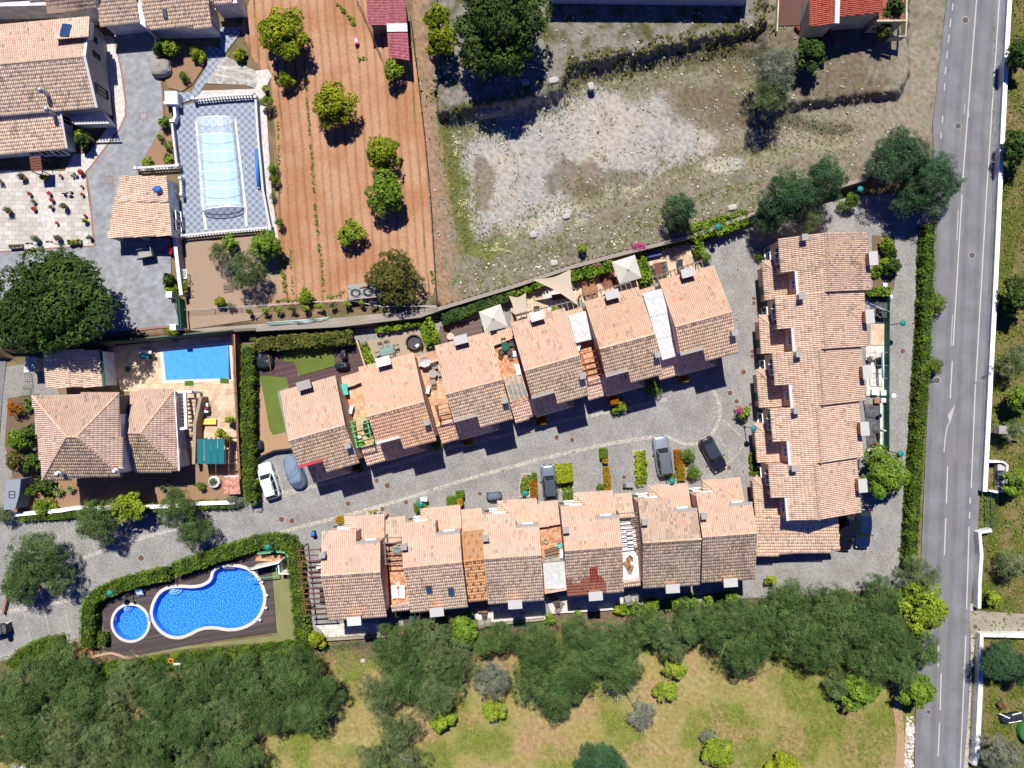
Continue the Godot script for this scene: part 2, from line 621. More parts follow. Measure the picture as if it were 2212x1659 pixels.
func flush_roof(parent:Node3D,deck:SurfaceTool,col:=Color(0.42,0.29,0.205))->void:
	var d:=put(deck,"roof",mt("roof bed %s" % col.to_html(),col,0.95),parent)
	multi(d,"roof_tiles",tile_mesh,M.tile,rt,rc)
	if qt.size():multi(d,"ridge_tiles",ridge_mesh,M.tile,qt,qc)
	rt=[]
	rc=PackedColorArray()
	qt=[]
	qc=PackedColorArray()
func extrude(s:SurfaceTool,o:Vector3,x:Vector3,z:Vector3,prof:PackedVector2Array,x0:float,x1:float)->void:
	var f:=func(xx:float,q:Vector2)->Vector3:return o+x*xx+z*q.x+UP*q.y
	for i in prof.size():
		var a:=prof[i]
		var b:=prof[(i+1) % prof.size()]
		quad(s,f.call(x0,a),f.call(x0,b),f.call(x1,b),f.call(x1,a))
	var ix:=Geometry2D.triangulate_polygon(prof)
	for xx in [x0,x1]:
		for i in range(0,ix.size(),3):
			tri(s,f.call(xx,prof[ix[i]]),f.call(xx,prof[ix[i+1]]),f.call(xx,prof[ix[i+2]]))
func window(parent:Node3D,c:Vector3,out:Vector3,wide:float,tall:float,shutter:=true,frame_m:Material=null,called := "window")->void:
	var x:=UP.cross(out).normalized()
	var b:=Basis(x,UP,out)
	var s:=ns()
	for sg in [-1,1]:
		box(s,c+x*sg*(wide*0.5+0.04)+out*0.05,Vector3(0.08,tall+0.16,0.1),b)
		box(s,c+UP*sg*(tall*0.5+0.04)+out*0.05,Vector3(wide,0.08,0.1),b)
	box(s,c+out*0.05,Vector3(0.05,tall,0.06),b)
	var w:=put(s,called,frame_m if frame_m else M.white,parent)
	s=ns()
	box(s,c+out*0.012,Vector3(wide,tall,0.024),b)
	put(s,"pane",M.glass_dark,w)
	s=ns()
	box(s,c-UP*(tall*0.5+0.12)+out*0.1,Vector3(wide+0.3,0.07,0.2),b)
	put(s,"sill",M.white,w)
	if shutter:
		for sg in [-1,1]:
			s=ns()
			box(s,c+x*sg*(wide*0.75+0.1)+out*0.035,Vector3(wide*0.48,tall+0.1,0.05),b)
			for k in 6:
				box(s,c+x*sg*(wide*0.75+0.1)+out*0.07+UP*(k-2.5)*tall/6.5,Vector3(wide*0.38,0.05,0.03),b)
			put(s,"shutter",M.shutter,w)
const HR:=7.3
const SL:=0.34
func row_house(a:Vector3,b:Vector3,front:Vector3,long_first:bool,label:String,opt:={})->Node3D:
	a.y=0
	b.y=0
	var L:=a.distance_to(b)
	var u:=(b-a)/L
	var f:=(front-u*front.dot(u)).normalized()
	var B:float=opt.get("back",5.4)
	var F:=4.4
	var C:=2.95
	var o:=thing("row_house",label,"house",(a+b)*0.5,"terraced houses of the estate")
	rng.seed=int(absf(a.x)*37.0+absf(a.z)*91.0)
	var at:=func(x:float,z:float,y:float)->Vector3:return a+u*x+f*z+UP*y
	var hb:=HR-SL*B
	var hf:=HR-SL*F
	var hc:=HR-SL*C
	var part:float=L*0.59
	var la:=0.0 if long_first else L-part
	var lb:=part if long_first else L
	var ca:=part if long_first else 0.0
	var cb:=L if long_first else L-part
	var sg:=1.0 if long_first else -1.0  
	var s:=ns()
	extrude(s,a,u,f,PackedVector2Array([Vector2(-B+0.45,0),Vector2(-B+0.45,hb),Vector2(0,HR-0.14),Vector2(F-0.4,hf),Vector2(F-0.4,0)]),la+0.06,lb-0.06)
	extrude(s,a,u,f,PackedVector2Array([Vector2(-B+0.45,0),Vector2(-B+0.45,hb),Vector2(0,HR-0.14),Vector2(C-0.06,hc-0.14),Vector2(C-0.06,0)]),ca+(0.06 if not long_first else -0.05),cb-(0.06 if long_first else -0.05))
	var wm:Material=opt.get("wall",M.wall_pink)
	var wl:=put(s,"wall",wm,o)
	s=ns()
	var xo:=cb if long_first else ca       
	var xi:=ca if long_first else cb       
	var y4:=3.7-(4.02-C)*0.36
	var ye:=3.7-(5.3-C)*0.36
	extrude(s,a,u,f,PackedVector2Array([Vector2(C-0.1,0),Vector2(C-0.1,3.5),Vector2(4.9,ye+0.02),Vector2(4.9,0)]),minf(xo-sg*0.06,xi-sg*1.3),maxf(xo-sg*0.06,xi-sg*1.3))
	put(s,"porch_wall",wm,o)
	s=ns()
	box(s,at.call((xo+xi)*0.5,4.92,1.06),Vector3(0.95,2.1,0.07),Basis(u,UP,f))
	put(s,"door",M.shutter,o)
	var deck:=ns()
	var top:Color=opt.get("top",TILE_A)
	var low:Color=opt.get("low",TILE_S)
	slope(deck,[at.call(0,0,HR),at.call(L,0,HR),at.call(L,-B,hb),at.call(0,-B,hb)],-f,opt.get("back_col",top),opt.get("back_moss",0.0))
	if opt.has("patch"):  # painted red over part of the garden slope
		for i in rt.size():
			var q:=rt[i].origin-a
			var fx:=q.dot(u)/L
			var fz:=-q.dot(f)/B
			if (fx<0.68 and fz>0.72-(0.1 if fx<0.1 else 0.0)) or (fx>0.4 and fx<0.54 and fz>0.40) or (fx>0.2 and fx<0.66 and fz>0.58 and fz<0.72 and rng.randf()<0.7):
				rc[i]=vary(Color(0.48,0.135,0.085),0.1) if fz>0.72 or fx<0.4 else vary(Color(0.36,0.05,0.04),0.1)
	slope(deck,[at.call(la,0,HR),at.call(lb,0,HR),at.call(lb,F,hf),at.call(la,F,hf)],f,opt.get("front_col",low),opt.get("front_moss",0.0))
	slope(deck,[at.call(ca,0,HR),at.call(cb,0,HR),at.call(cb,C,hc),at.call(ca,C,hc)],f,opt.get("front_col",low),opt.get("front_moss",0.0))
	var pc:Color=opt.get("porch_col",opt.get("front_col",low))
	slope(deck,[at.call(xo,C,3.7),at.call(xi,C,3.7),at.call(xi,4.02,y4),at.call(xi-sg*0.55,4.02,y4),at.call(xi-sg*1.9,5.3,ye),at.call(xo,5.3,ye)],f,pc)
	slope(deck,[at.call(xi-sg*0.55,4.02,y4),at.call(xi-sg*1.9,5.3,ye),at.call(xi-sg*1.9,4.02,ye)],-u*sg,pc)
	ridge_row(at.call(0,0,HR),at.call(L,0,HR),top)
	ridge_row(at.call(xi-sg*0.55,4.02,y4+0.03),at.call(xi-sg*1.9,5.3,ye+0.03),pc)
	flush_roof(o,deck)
	s=ns()
	var bb:=Basis(u,UP,f)
	box(s,at.call((ca+cb)*0.5,C+0.05,hc+0.02),Vector3(cb-ca,0.2,0.3),bb)
	put(s,"parapet_band",opt.get("band",M.concrete),o)
	var xm:=(ca+cb)*0.5
	window(o,at.call(xm,C-0.05,hc-0.95),f,0.9,0.55,false,M.white,"slot_window")
	if opt.get("flue",true):
		s=ns()
		var fx:=(0.0 if long_first else L)
		var fy:=HR-SL*2.2
		box(s,at.call(fx+(0.32 if long_first else -0.32),2.2,fy+0.35),Vector3(0.5,1.1,0.5),bb)
		var fl:=put(s,"flue",M.white_old,o)
		s=ns()
		box(s,at.call(fx+(0.32 if long_first else -0.32),2.2,fy+0.95),Vector3(0.66,0.1,0.66),bb)
		put(s,"cap",opt.get("flue_cap",M.concrete),fl)
	if opt.get("chimney",true):
		s=ns()
		var cx:float=L*float(opt.get("chim",0.48))
		var cy:=hb+0.55
		box(s,at.call(cx,-B+0.12,cy-2.0),Vector3(1.25,5.2,0.75),bb)
		var ch:=put(s,"chimney",M.wall_brown,o)
		s=ns()
		box(s,at.call(cx,-B+0.12,cy+0.66),Vector3(1.5,0.1,0.95),bb)
		put(s,"cap",opt.get("cap",M.concrete_pale),ch)
	var xw:=(la+lb)*0.5
	window(o,at.call(xw,F-0.4,4.5),f,1.1,1.15)
	window(o,at.call(xw-sg*0.5,F-0.4,1.5),f,1.1,1.2)
	window(o,at.call(L*0.25,-B+0.45,4.3),-f,1.1,1.2)
	window(o,at.call(L*0.75,-B+0.45,4.3),-f,1.1,1.2)
	window(o,at.call(L*0.3,-B+0.45,1.25),-f,1.8,2.1,false)
	for k in 7:
		s=ns()
		var rx:=L*(k+0.5)/7.0
		bar(s,at.call(rx,-B+0.4,hb-0.08),at.call(rx,-B-0.05,hb-0.22),0.1,0.12)
		put(s,"rafter",M.dark_wood,o)
	return o
func roof_terrace(corners:Array,floor_y:float,label:String,floor_m:Material,front:Vector3,link:=2.0,back_link:=0.0,col:=TILE_A)->Node3D:
	var c0:Vector3=corners[0]
	var c1:Vector3=corners[1]
	var c2:Vector3=corners[2]
	var c3:Vector3=corners[3]
	var o:=thing("roof_terrace",label,"terrace",(c0+c1+c2+c3)*0.25*Vector3(1,0,1),"roof terraces between the houses")
	var pl:=PackedVector2Array([Vector2(c0.x,c0.z),Vector2(c1.x,c1.z),Vector2(c2.x,c2.z),Vector2(c3.x,c3.z)])
	var s:=ns()
	prism(s,pl,0.0,floor_y-0.06)
	put(s,"wall",M.wall_pink,o)
	s=ns()
	prism(s,pl,floor_y-0.06,floor_y)
	put(s,"floor",floor_m,o)
	for e in [[c0,c1],[c3,c2]]:
		s=ns()
		bar(s,e[0]*Vector3(1,0,1)+UP*(floor_y+0.3),e[1]*Vector3(1,0,1)+UP*(floor_y+0.3),0.2,0.6)
		put(s,"parapet",M.wall_pink,o)
	var deck:=ns()
	rng.seed=int(absf(c0.x)*10+5)
	if link>0.0:
		slope(deck,[v(c3,floor_y+0.45),v(c2,floor_y+0.45),v(c2+front*link,floor_y+0.45-link*0.36),v(c3+front*link,floor_y+0.45-link*0.36)],front,col)
	if back_link>0.0:
		slope(deck,[v(c0,floor_y+0.45),v(c1,floor_y+0.45),v(c1-front*back_link,floor_y+0.45-back_link*0.36),v(c0-front*back_link,floor_y+0.45-back_link*0.36)],-front,col)
	flush_roof(o,deck)
	return o
func v(q:Vector3,y:float)->Vector3:
	return Vector3(q.x,y,q.z)
func pergola(a:Vector3,b:Vector3,across:Vector3,n:int,m:Material,label:String,rails:=true,wide:=0.1,posts:=true,base_y:=0.0)->Node3D:
	var o:=thing("pergola",label,"pergola",Vector3(a.x,base_y,a.z),"pergolas of open beams")
	for i in n:
		var q:=a.lerp(b,float(i)/(n-1))
		var s:=ns()
		bar(s,q-across*0.06,q+across*1.06,wide,0.14)
		put(s,"beam",m,o)
	if rails:
		for k in [0.04,0.96]:
			var s:=ns()
			var q0:Vector3=a+across*k-UP*0.142
			var q1:Vector3=b+across*k-UP*0.142
			bar(s,q0,q1,0.12,0.14)
			put(s,"rail",m,o)
			if posts:
				for e in [q0,q1]:
					s=ns()
					bar(s,Vector3(e.x,base_y,e.z),e-UP*0.072,0.12,0.12)
					put(s,"post",m,o)
	return o
func corrugated(s:SurfaceTool,a:Vector3,b:Vector3,c:Vector3,d:Vector3,pitch:=0.16,deep:=0.035)->void:
	var n:=maxi(2,int(a.distance_to(b)/pitch)*2)
	for i in n:
		var t0:=float(i)/n
		var t1:=float(i+1)/n
		var y0:=UP*(deep if i % 2==0 else 0.0)
		var y1:=UP*(0.0 if i % 2==0 else deep)
		quad(s,a.lerp(b,t0)+y0,a.lerp(b,t1)+y1,d.lerp(c,t1)+y1,d.lerp(c,t0)+y0)
# ---------- vehicles ----------
func car(at:Vector3,head:float,ln:float,wid:float,tall:float,paint:Material,label:String,style:String,called := "parked_car",cat := "car")->Node3D:
	O=Vector3.ZERO
	var o:=Node3D.new()
	o.name=numbered(called)
	add_child(o,true)
	tag(o,label,cat,"cars parked on the estate")
	var hw:=wid*0.5
	var hl:=ln*0.5
	var sh:=tall*0.60
	var zs:=[-1.0,-0.985,-0.93,-0.82,-0.6,-0.2,0.2,0.6,0.82,0.93,0.985,1.0]
	var ws:=[0.55,0.74,0.90,0.965,0.99,1.0,1.0,0.99,0.97,0.91,0.78,0.6]
	var hood:=0.86 if style != "pickup" else 0.93
	var hs:=[0.60,hood-0.12,hood-0.04,hood,hood+0.04,1.0,1.0,1.0,1.0,0.99,0.93,0.7]
	var rings:=[]
	for i in zs.size():
		var r:=[]
		var z:float=zs[i]*hl
		var w:float=ws[i]*hw
		var h:float=hs[i]*sh
		for e in [[1.0,0.24],[1.02,0.5],[0.985,0.82],[0.90,0.95],[0.55,1.0],[0.0,1.015]]:
			r.append(Vector3(w*e[0],maxf(0.2,h*e[1]),z))
		for e in [[0.55,1.0],[0.90,0.95],[0.985,0.82],[1.02,0.5],[1.0,0.24]]:
			r.append(Vector3(-w*e[0],maxf(0.2,h*e[1]),z))
		rings.append(r)
	var s:=ns(true)
	for i in rings.size()-1:
		for k in rings[i].size()-1:
			quad(s,rings[i][k],rings[i][k+1],rings[i+1][k+1],rings[i+1][k])
		quad(s,rings[i][rings[i].size()-1],rings[i][0],rings[i+1][0],rings[i+1][rings[i].size()-1])
	for e in [0,rings.size()-1]:
		for k in range(1,rings[e].size()-1):
			tri(s,rings[e][0],rings[e][k],rings[e][k+1])
	var body:=put(s,"body",paint,o)
	var cz:={"hatch":[-0.42,0.93,-0.16,0.70],"suv":[-0.40,0.97,-0.16,0.84],"wagon":[-0.40,0.95,-0.14,0.78],"sedan":[-0.36,0.80,-0.10,0.46],"pickup":[-0.36,0.42,-0.14,0.32]}
	var k:Array=cz[style]
	var zb0:float=k[0]*hl
	var zb1:float=k[1]*hl
	var zt0:float=k[2]*hl
	var zt1:float=k[3]*hl
	var wb:=hw*0.90
	var wt:=hw*0.70
	var yb:=sh*1.0
	var B:=[Vector3(wb*0.88,yb,zb0),Vector3(wb,yb-0.03,lerpf(zb0,zb1,0.3)),Vector3(wb,yb-0.03,lerpf(zb0,zb1,0.75)),Vector3(wb*0.86,yb,zb1)]
	var Tt:=[Vector3(wt*0.92,tall-0.04,zt0),Vector3(wt,tall,lerpf(zt0,zt1,0.3)),Vector3(wt,tall,lerpf(zt0,zt1,0.75)),Vector3(wt*0.9,tall-0.05,zt1)]
	var mir:=func(q:Vector3)->Vector3:return Vector3(-q.x,q.y,q.z)
	s=ns(true)
	for i in 3:
		var m0:Vector3=(Tt[i]+mir.call(Tt[i]))*0.5+UP*0.045
		var m1:Vector3=(Tt[i+1]+mir.call(Tt[i+1]))*0.5+UP*0.045
		quad(s,Tt[i],Tt[i+1],m1,m0)
		quad(s,m0,m1,mir.call(Tt[i+1]),mir.call(Tt[i]))
	put(s,"roof_panel",M.get("roof "+paint.resource_name,paint),o)
	var glass:=func(called2:String,a:Vector3,b:Vector3,c:Vector3,d:Vector3,inset:float)->void:
		var ct:=(a+b+c+d)*0.25
		var nn:=(b-a).cross(c-a).normalized()
		if nn.dot(ct-Vector3(0,tall*0.5,ct.z*0.5))<0:nn=-nn
		var g:=ns()
		quad(g,a,b,c,d)
		var pil:=put(g,"pillar_frame",paint,o)
		g=ns()
		quad(g,a.lerp(ct,inset)+nn*0.012,b.lerp(ct,inset)+nn*0.012,c.lerp(ct,inset)+nn*0.012,d.lerp(ct,inset)+nn*0.012)
		put(g,called2,M.car_glass,o)
	glass.call("windscreen",B[0],mir.call(B[0]),mir.call(Tt[0]),Tt[0],0.1)
	glass.call("rear_window",B[3],mir.call(B[3]),mir.call(Tt[3]),Tt[3],0.14)
	for sg in [1.0,-1.0]:
		for i in 3:
			var q:=[B[i],B[i+1],Tt[i+1],Tt[i]]
			if sg<0:q=[mir.call(B[i]),mir.call(B[i+1]),mir.call(Tt[i+1]),mir.call(Tt[i])]
			glass.call("side_window",q[0],q[1],q[2],q[3],0.1)
		s=ns()
		box(s,Vector3(sg*(hw+0.1),sh*0.98,zb0+0.28),Vector3(0.2,0.13,0.12))
		put(s,"wing_mirror",paint,o)
		s=ns()
		box(s,Vector3(sg*hw*0.66,sh*0.68,-hl*0.935),Vector3(0.3,0.13,0.16),Basis(UP,sg*0.35))
		put(s,"headlight",M.lamp_glass,o)
		s=ns()
		box(s,Vector3(sg*hw*0.74,sh*0.84,hl*0.935),Vector3(0.2,0.18,0.12),Basis(UP,-sg*0.3))
		put(s,"tail_light",M.tail_red,o)
		for zz in [-0.62,0.60]:
			s=ns(true)
			tube(s,Vector3(sg*(hw-0.2),0.32,zz*hl),Vector3(sg*(hw+0.02),0.32,zz*hl),0.32,0.32,16)
			var wh:=put(s,"wheel",M.rubber,o)
			s=ns(true)
			tube(s,Vector3(sg*(hw-0.1),0.32,zz*hl),Vector3(sg*(hw+0.03),0.32,zz*hl),0.2,0.2,10)
			put(s,"rim",M.steel,wh)
		if style in ["suv","wagon","pickup"]:
			s=ns()
			bar(s,Tt[1]*Vector3(sg*0.92,1,1)+UP*0.06,Tt[2]*Vector3(sg*0.92,1,1)+UP*0.06,0.04,0.05)
			put(s,"roof_rail",M.black,o)
	s=ns()
	box(s,Vector3(0,0.42,-hl-0.005),Vector3(0.5,0.11,0.03))
	put(s,"number_plate",M.white,o)
	s=ns()
	box(s,Vector3(0,0.5,hl+0.005),Vector3(0.5,0.11,0.03))
	put(s,"number_plate",M.white,o)
	s=ns()
	for i in 4:
		box(s,Vector3(0,sh*0.55+i*0.045,-hl*0.995),Vector3(hw*0.9,0.02,0.05))
	put(s,"grille",M.black,o)
	if style == "pickup":  # open load bed
		s=ns()
		box(s,Vector3(0,sh*1.02,hl*0.71),Vector3(hw*1.62,0.03,hl*0.46))
		put(s,"load_bed",M.black,o)
	o.position=at
	o.rotation.y=head
	return o
func covered(at:Vector3,head:float,ln:float,wid:float,tall:float,m:Material,called:String,label:String,cat:String,cabin:=true)->Node3D:
	O=Vector3.ZERO
	var o:=Node3D.new()
	o.name=numbered(called)
	add_child(o,true)
	tag(o,label,cat)
	rng.seed=int(absf(at.x)*100)
	var s:=ns(true)
	var nz:=18
	var na:=16
	var g:=[]
	for i in nz+1:
		var t:=float(i)/nz
		var e:=pow(maxf(0.03,1.0-pow(absf(2.0*t-1.0),6.0)),0.4)
		var hh:=tall*(0.62+(0.38*smoothstep(0.18,0.4,t)*(1.0-smoothstep(0.72,0.95,t)) if cabin else 0.38*sin(PI*t)))
		var r:=[]
		for k in na+1:
			var a:=PI*k/na
			var w:=wid*0.5*e*(1.0+0.12*n2.get_noise_2d(k*5.0,i*5.0+at.x))
			var cx:=cos(a)
			var sy:=sin(a)
			r.append(Vector3(signf(cx)*pow(absf(cx),0.55)*w*(1.0+0.1*(1.0-sy)),pow(sy,0.6)*hh*(0.4+0.6*e)*(1.0+0.14*n2.get_noise_2d(i*6.0,k*6.0+at.z))+0.03,(t-0.5)*ln))
		g.append(r)
	for i in nz:
		for k in na:
			quad(s,g[i][k],g[i][k+1],g[i+1][k+1],g[i+1][k])
	put(s,"cover",m,o)
	s=ns()
	for sg in [-1,1]:
		for z in [-0.3,0.3]:
			tube(s,Vector3(sg*wid*0.38-0.1,0.3,z*ln),Vector3(sg*wid*0.38+0.1,0.3,z*ln),0.3,0.3,12)
	put(s,"tyres",M.rubber,o)
	o.position=at
	o.rotation.y=head
	return o
# ---------- garden and street furniture ----------
func globe_lamp(head:Vector3,foot:Vector3,label:String)->Node3D:
	var o:=thing("street_lamp",label,"street lamp",foot,"green globe street lamps")
	var s:=ns(true)
	tube(s,foot,Vector3(foot.x,head.y-0.35,foot.z),0.055,0.045,8)
	put(s,"pole",M.lamp_green,o)
	s=ns(true)
	lathe(s,Vector3(foot.x,0,foot.z),[0.13,0.0,0.13,0.25,0.07,0.4,0.055,0.5],10)
	put(s,"foot",M.lamp_green,o)
	s=ns(true)
	lathe(s,Vector3(foot.x,head.y-0.35,foot.z),[0.05,0.0,0.2,0.03,0.24,0.16,0.2,0.3],14)
	put(s,"globe",M.lamp_white,o)
	s=ns(true)
	lathe(s,Vector3(foot.x,head.y-0.05,foot.z),[0.34,-0.02,0.34,0.03,0.26,0.10,0.12,0.15,0.03,0.17,0.0,0.17],18)
	put(s,"cap",M.lamp_teal,o)
	return o
func manhole(q:Vector3,r:float,label:String,round_lid:=true,turn:=0.0,m:Material=null,called := "manhole_cover")->Node3D:
	var o:=thing(called,label,"manhole cover" if called == "manhole_cover" else "drain",q,"iron lids let into the paving")
	var s:=ns()
	var b:=Basis(UP,turn)
	if round_lid:
		lathe(s,q,[r*1.22,0.02,r*1.22,0.034,r,0.034],20)
		put(s,"frame",M.kerb,o)
		s=ns()
		lathe(s,q,[r,0.034,r,0.044,0.0,0.044],20)
		for k in 4:
			box(s,q+b*Vector3(0,0.049,(k-1.5)*r*0.4),Vector3(r*1.1,0.012,0.05),b)
		put(s,"lid",m if m else M.rust_iron,o)
	else:
		box(s,q+UP*0.026,Vector3(r*2.5,0.028,r*2.5 if called == "manhole_cover" else r*1.5),b)
		put(s,"frame",M.kerb,o)
		s=ns()
		if called == "manhole_cover":
			box(s,q+UP*0.045,Vector3(r*2,0.01,r*2),b)
		else:
			for k in 7:
				box(s,q+b*Vector3((k-3)*r*0.27,0.045,0),Vector3(r*0.16,0.012,r*1.05),b)
		put(s,"lid",m if m else M.rust_iron,o)
	return o
func pot_plant(u:float,vv:float,r:float,tall:float,base_y:float,kind:String,pot_m:Material,label:String,plant:=true,group := "flower pots on the white terrace")->Node3D:
	var q:=p(u,vv,base_y+tall*0.5)
	q.y=base_y
	var o:=thing("potted_plant",label,"flower pot",q,group)
	var s:=ns(true)
	lathe(s,q,[r*0.62,0.0,r*0.98,tall*0.9,r*1.08,tall*0.9,r*1.08,tall,r*0.9,tall,r*0.85,tall*0.9,0.0,tall*0.9],14)
	put(s,"pot",pot_m,o)
	if plant:
		crown(o,kind,q+UP*(tall+r*0.45),r*1.05,r*0.75,r*1.05,int(u+vv*3),"plant",2.2)
	return o
func make_chair(sm:Material,wide:=0.52)->Node3D:
	var o:=proto("garden_chair","chair","garden chairs")
	var s:=ns()
	box(s,Vector3(0,0.44,0),Vector3(wide,0.05,0.5))
	put(s,"seat",sm,o)
	s=ns()
	for k in 5:
		box(s,Vector3((k-2)*wide*0.21,0.7,0.27+0.05),Vector3(wide*0.14,0.5,0.03),Basis(Vector3.RIGHT,0.18))
	box(s,Vector3(0,0.96,0.36),Vector3(wide,0.07,0.04))
	put(s,"backrest",sm,o)
	for sg in [-1,1]:
		s=ns()
		box(s,Vector3(sg*wide*0.52,0.65,0.02),Vector3(0.05,0.04,0.5))
		put(s,"armrest",sm,o)
		for z in [-0.22,0.22]:
			s=ns()
			bar(s,Vector3(sg*wide*0.5,0.0,z*1.1),Vector3(sg*wide*0.48,0.65,z),0.04,0.04)
			put(s,"leg",sm,o)
	return o
func table(q:Vector3,lx:float,lz:float,turn:float,m:Material,label:String,slats:=0,called := "garden_table",round_top:=false,y:=0.74)->Node3D:
	O=Vector3.ZERO
	var o:=Node3D.new()
	o.name=numbered(called)
	add_child(o,true)
	tag(o,label,"table")
	var s:=ns()
	if round_top:
		lathe(s,Vector3.ZERO,[0.0,y-0.04,lx*0.5,y-0.04,lx*0.5,y,0.0,y],22)
		put(s,"tabletop",m,o)
		s=ns()
		tube(s,Vector3(0,0,0),Vector3(0,y-0.04,0),0.05,0.05,8)
		put(s,"leg",m,o)
		s=ns()
		lathe(s,Vector3.ZERO,[lx*0.3,0.0,lx*0.28,0.05,0.05,0.08],14)
		put(s,"foot",m,o)
	else:
		if slats:
			for k in slats:
				s=ns()
				box(s,Vector3((k-(slats-1)*0.5)*lx/slats,y-0.02,0),Vector3(lx/slats-0.012,0.04,lz))
				put(s,"plank",m,o)
		else:
			box(s,Vector3(0,y-0.02,0),Vector3(lx,0.04,lz))
			put(s,"tabletop",m,o)
		for sx in [-1,1]:
			for sz in [-1,1]:
				s=ns()
				box(s,Vector3(sx*(lx*0.5-0.08),(y-0.042)*0.5,sz*(lz*0.5-0.08)),Vector3(0.07,y-0.042,0.07))
				put(s,"leg",m,o)
	o.position=q
	o.rotation.y=turn
	return o
func parasol(c:Array,h:float,label:String,m:Material)->Node3D:  # four corners of a square canopy
	var mid:Vector3=(c[0]+c[1]+c[2]+c[3])*0.25
	var o:=thing("parasol",label,"parasol",Vector3(mid.x,0,mid.z),"square canvas parasols")
	var top:=mid+UP*0.55
	for i in 4:
		var s:=ns()
		var a:Vector3=c[i]
		var b:Vector3=c[(i+1) % 4]
		var md:=(a+b)*0.5-UP*0.03
		tri(s,top.lerp(a,0.06),a,md)
		tri(s,top.lerp(a,0.06),md,top.lerp(b,0.06))
		tri(s,top.lerp(b,0.06),md,b)
		quad(s,a,md,md-UP*0.15,a-UP*0.14)
		quad(s,md,b,b-UP*0.14,md-UP*0.15)
		put(s,"canopy_panel",m,o)
		s=ns()
		tube(s,top-UP*0.06,a-UP*0.04,0.016,0.012,5)
		put(s,"rib",M.steel,o)
	var s2:=ns()
	for i in 4:
		var a:Vector3=top.lerp(c[i],0.13)+UP*0.07
		var b:Vector3=top.lerp(c[(i+1) % 4],0.13)+UP*0.07
		tri(s2,top+UP*0.12,a,b)
	put(s2,"vent",m,o)
	s2=ns(true)
	tube(s2,Vector3(mid.x,0,mid.z),top+UP*0.1,0.03,0.03,8)
	put(s2,"pole",M.steel,o)
	s2=ns()
	box(s2,Vector3(mid.x,0.06,mid.z),Vector3(0.8,0.1,0.8))
	put(s2,"base",M.concrete,o)
	return o
func lounger(q:Vector3,turn:float,m:Material,frame:Material,label:String,ln:=1.9)->Node3D:
	O=Vector3.ZERO
	var o:=Node3D.new()
	o.name=numbered("sun_lounger")
	add_child(o,true)
	tag(o,label,"sun lounger")
	var s:=ns()
	box(s,Vector3(0,0.34,ln*0.16),Vector3(0.62,0.09,ln*0.66))
	put(s,"mattress",m,o)
	s=ns()
	box(s,Vector3(0,0.5,-ln*0.33),Vector3(0.62,0.09,ln*0.4),Basis(Vector3.RIGHT,0.5))
	put(s,"backrest",m,o)
	s=ns()
	for sg in [-1,1]:
		bar(s,Vector3(sg*0.32,0.27,-ln*0.45),Vector3(sg*0.32,0.27,ln*0.5),0.05,0.05)
	put(s,"frame",frame,o)
	for sx in [-1,1]:
		for sz in [-0.4,0.42]:
			s=ns()
			bar(s,Vector3(sx*0.3,0,sz*ln),Vector3(sx*0.3,0.26,sz*ln),0.05,0.05)
			put(s,"leg",frame,o)
	o.position=q
	o.rotation.y=turn
	return o
func ac_unit(q:Vector3,turn:float,label:String)->Node3D:
	O=Vector3.ZERO
	var o:=Node3D.new()
	o.name=numbered("air_conditioner")
	add_child(o,true)
	tag(o,label,"air conditioner")
	var s:=ns()
	box(s,Vector3(0,0.38,0),Vector3(0.85,0.62,0.34))
	put(s,"case",M.white,o)
	s=ns()
	lathe(s,Vector3(-0.12,0,0),[0.0,0,0.24,0,0.24,0.02,0,0.02],16)
	var f:=put(s,"fan_grille",M.grey_dark,o)
	f.rotation.x=PI/2
	f.position=Vector3(-0.12+0.12,0.38,0.172)
	for sg in [-1,1]:
		s=ns()
		box(s,Vector3(sg*0.3,0.035,0),Vector3(0.06,0.07,0.34))
		put(s,"foot",M.grey_dark,o)
	o.position=q
	o.rotation.y=turn
	return o
# ---------- ground colours ----------
func blob(q:Vector2,x:float,y:float,rx:float,ry:float)->float:
	var c:=sv(x,y,1.0)
	var e:=Vector2((q.x-c.x)/(rx*K),(q.y-c.z)/(ry*K)).length()
	e+=n2.get_noise_2d(q.x*1.4,q.y*1.4)*0.45+n3.get_noise_2d(q.x,q.y)*0.2
	return 1.0-smoothstep(0.7,1.15,e)
func col_meadow(q:Vector2)->Color:
	var a:=n1.get_noise_2d(q.x*1.6,q.y*1.6)
	var b:=n2.get_noise_2d(q.x*1.2,q.y*1.2)
	var c:=n3.get_noise_2d(q.x*1.5,q.y*1.5)
	var o:=Color(0.40,0.325,0.12).lerp(Color(0.48,0.39,0.18),clampf(0.5+b,0,1))
	var g:=smoothstep(-0.22,0.32,a+b*0.5+c*0.25+smoothstep(20.0,46.0,q.x)*0.4-0.05)
	o=o.lerp(Color(0.185,0.25,0.04),g*0.9)
	var s:=smoothstep(0.02,0.42,n1.get_noise_2d(q.x*1.9+50.0,q.y*1.9+9.0)+b*0.35+c*0.15)
	o=o.lerp(Color(0.52,0.32,0.19),s*0.8)
	o=o.lerp(Color(0.20,0.23,0.05),0.18+0.2*smoothstep(20.0,40.0,q.x))
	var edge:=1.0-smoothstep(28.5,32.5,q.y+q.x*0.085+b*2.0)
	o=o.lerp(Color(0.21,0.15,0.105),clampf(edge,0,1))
	return o*(1.0+c*0.45)
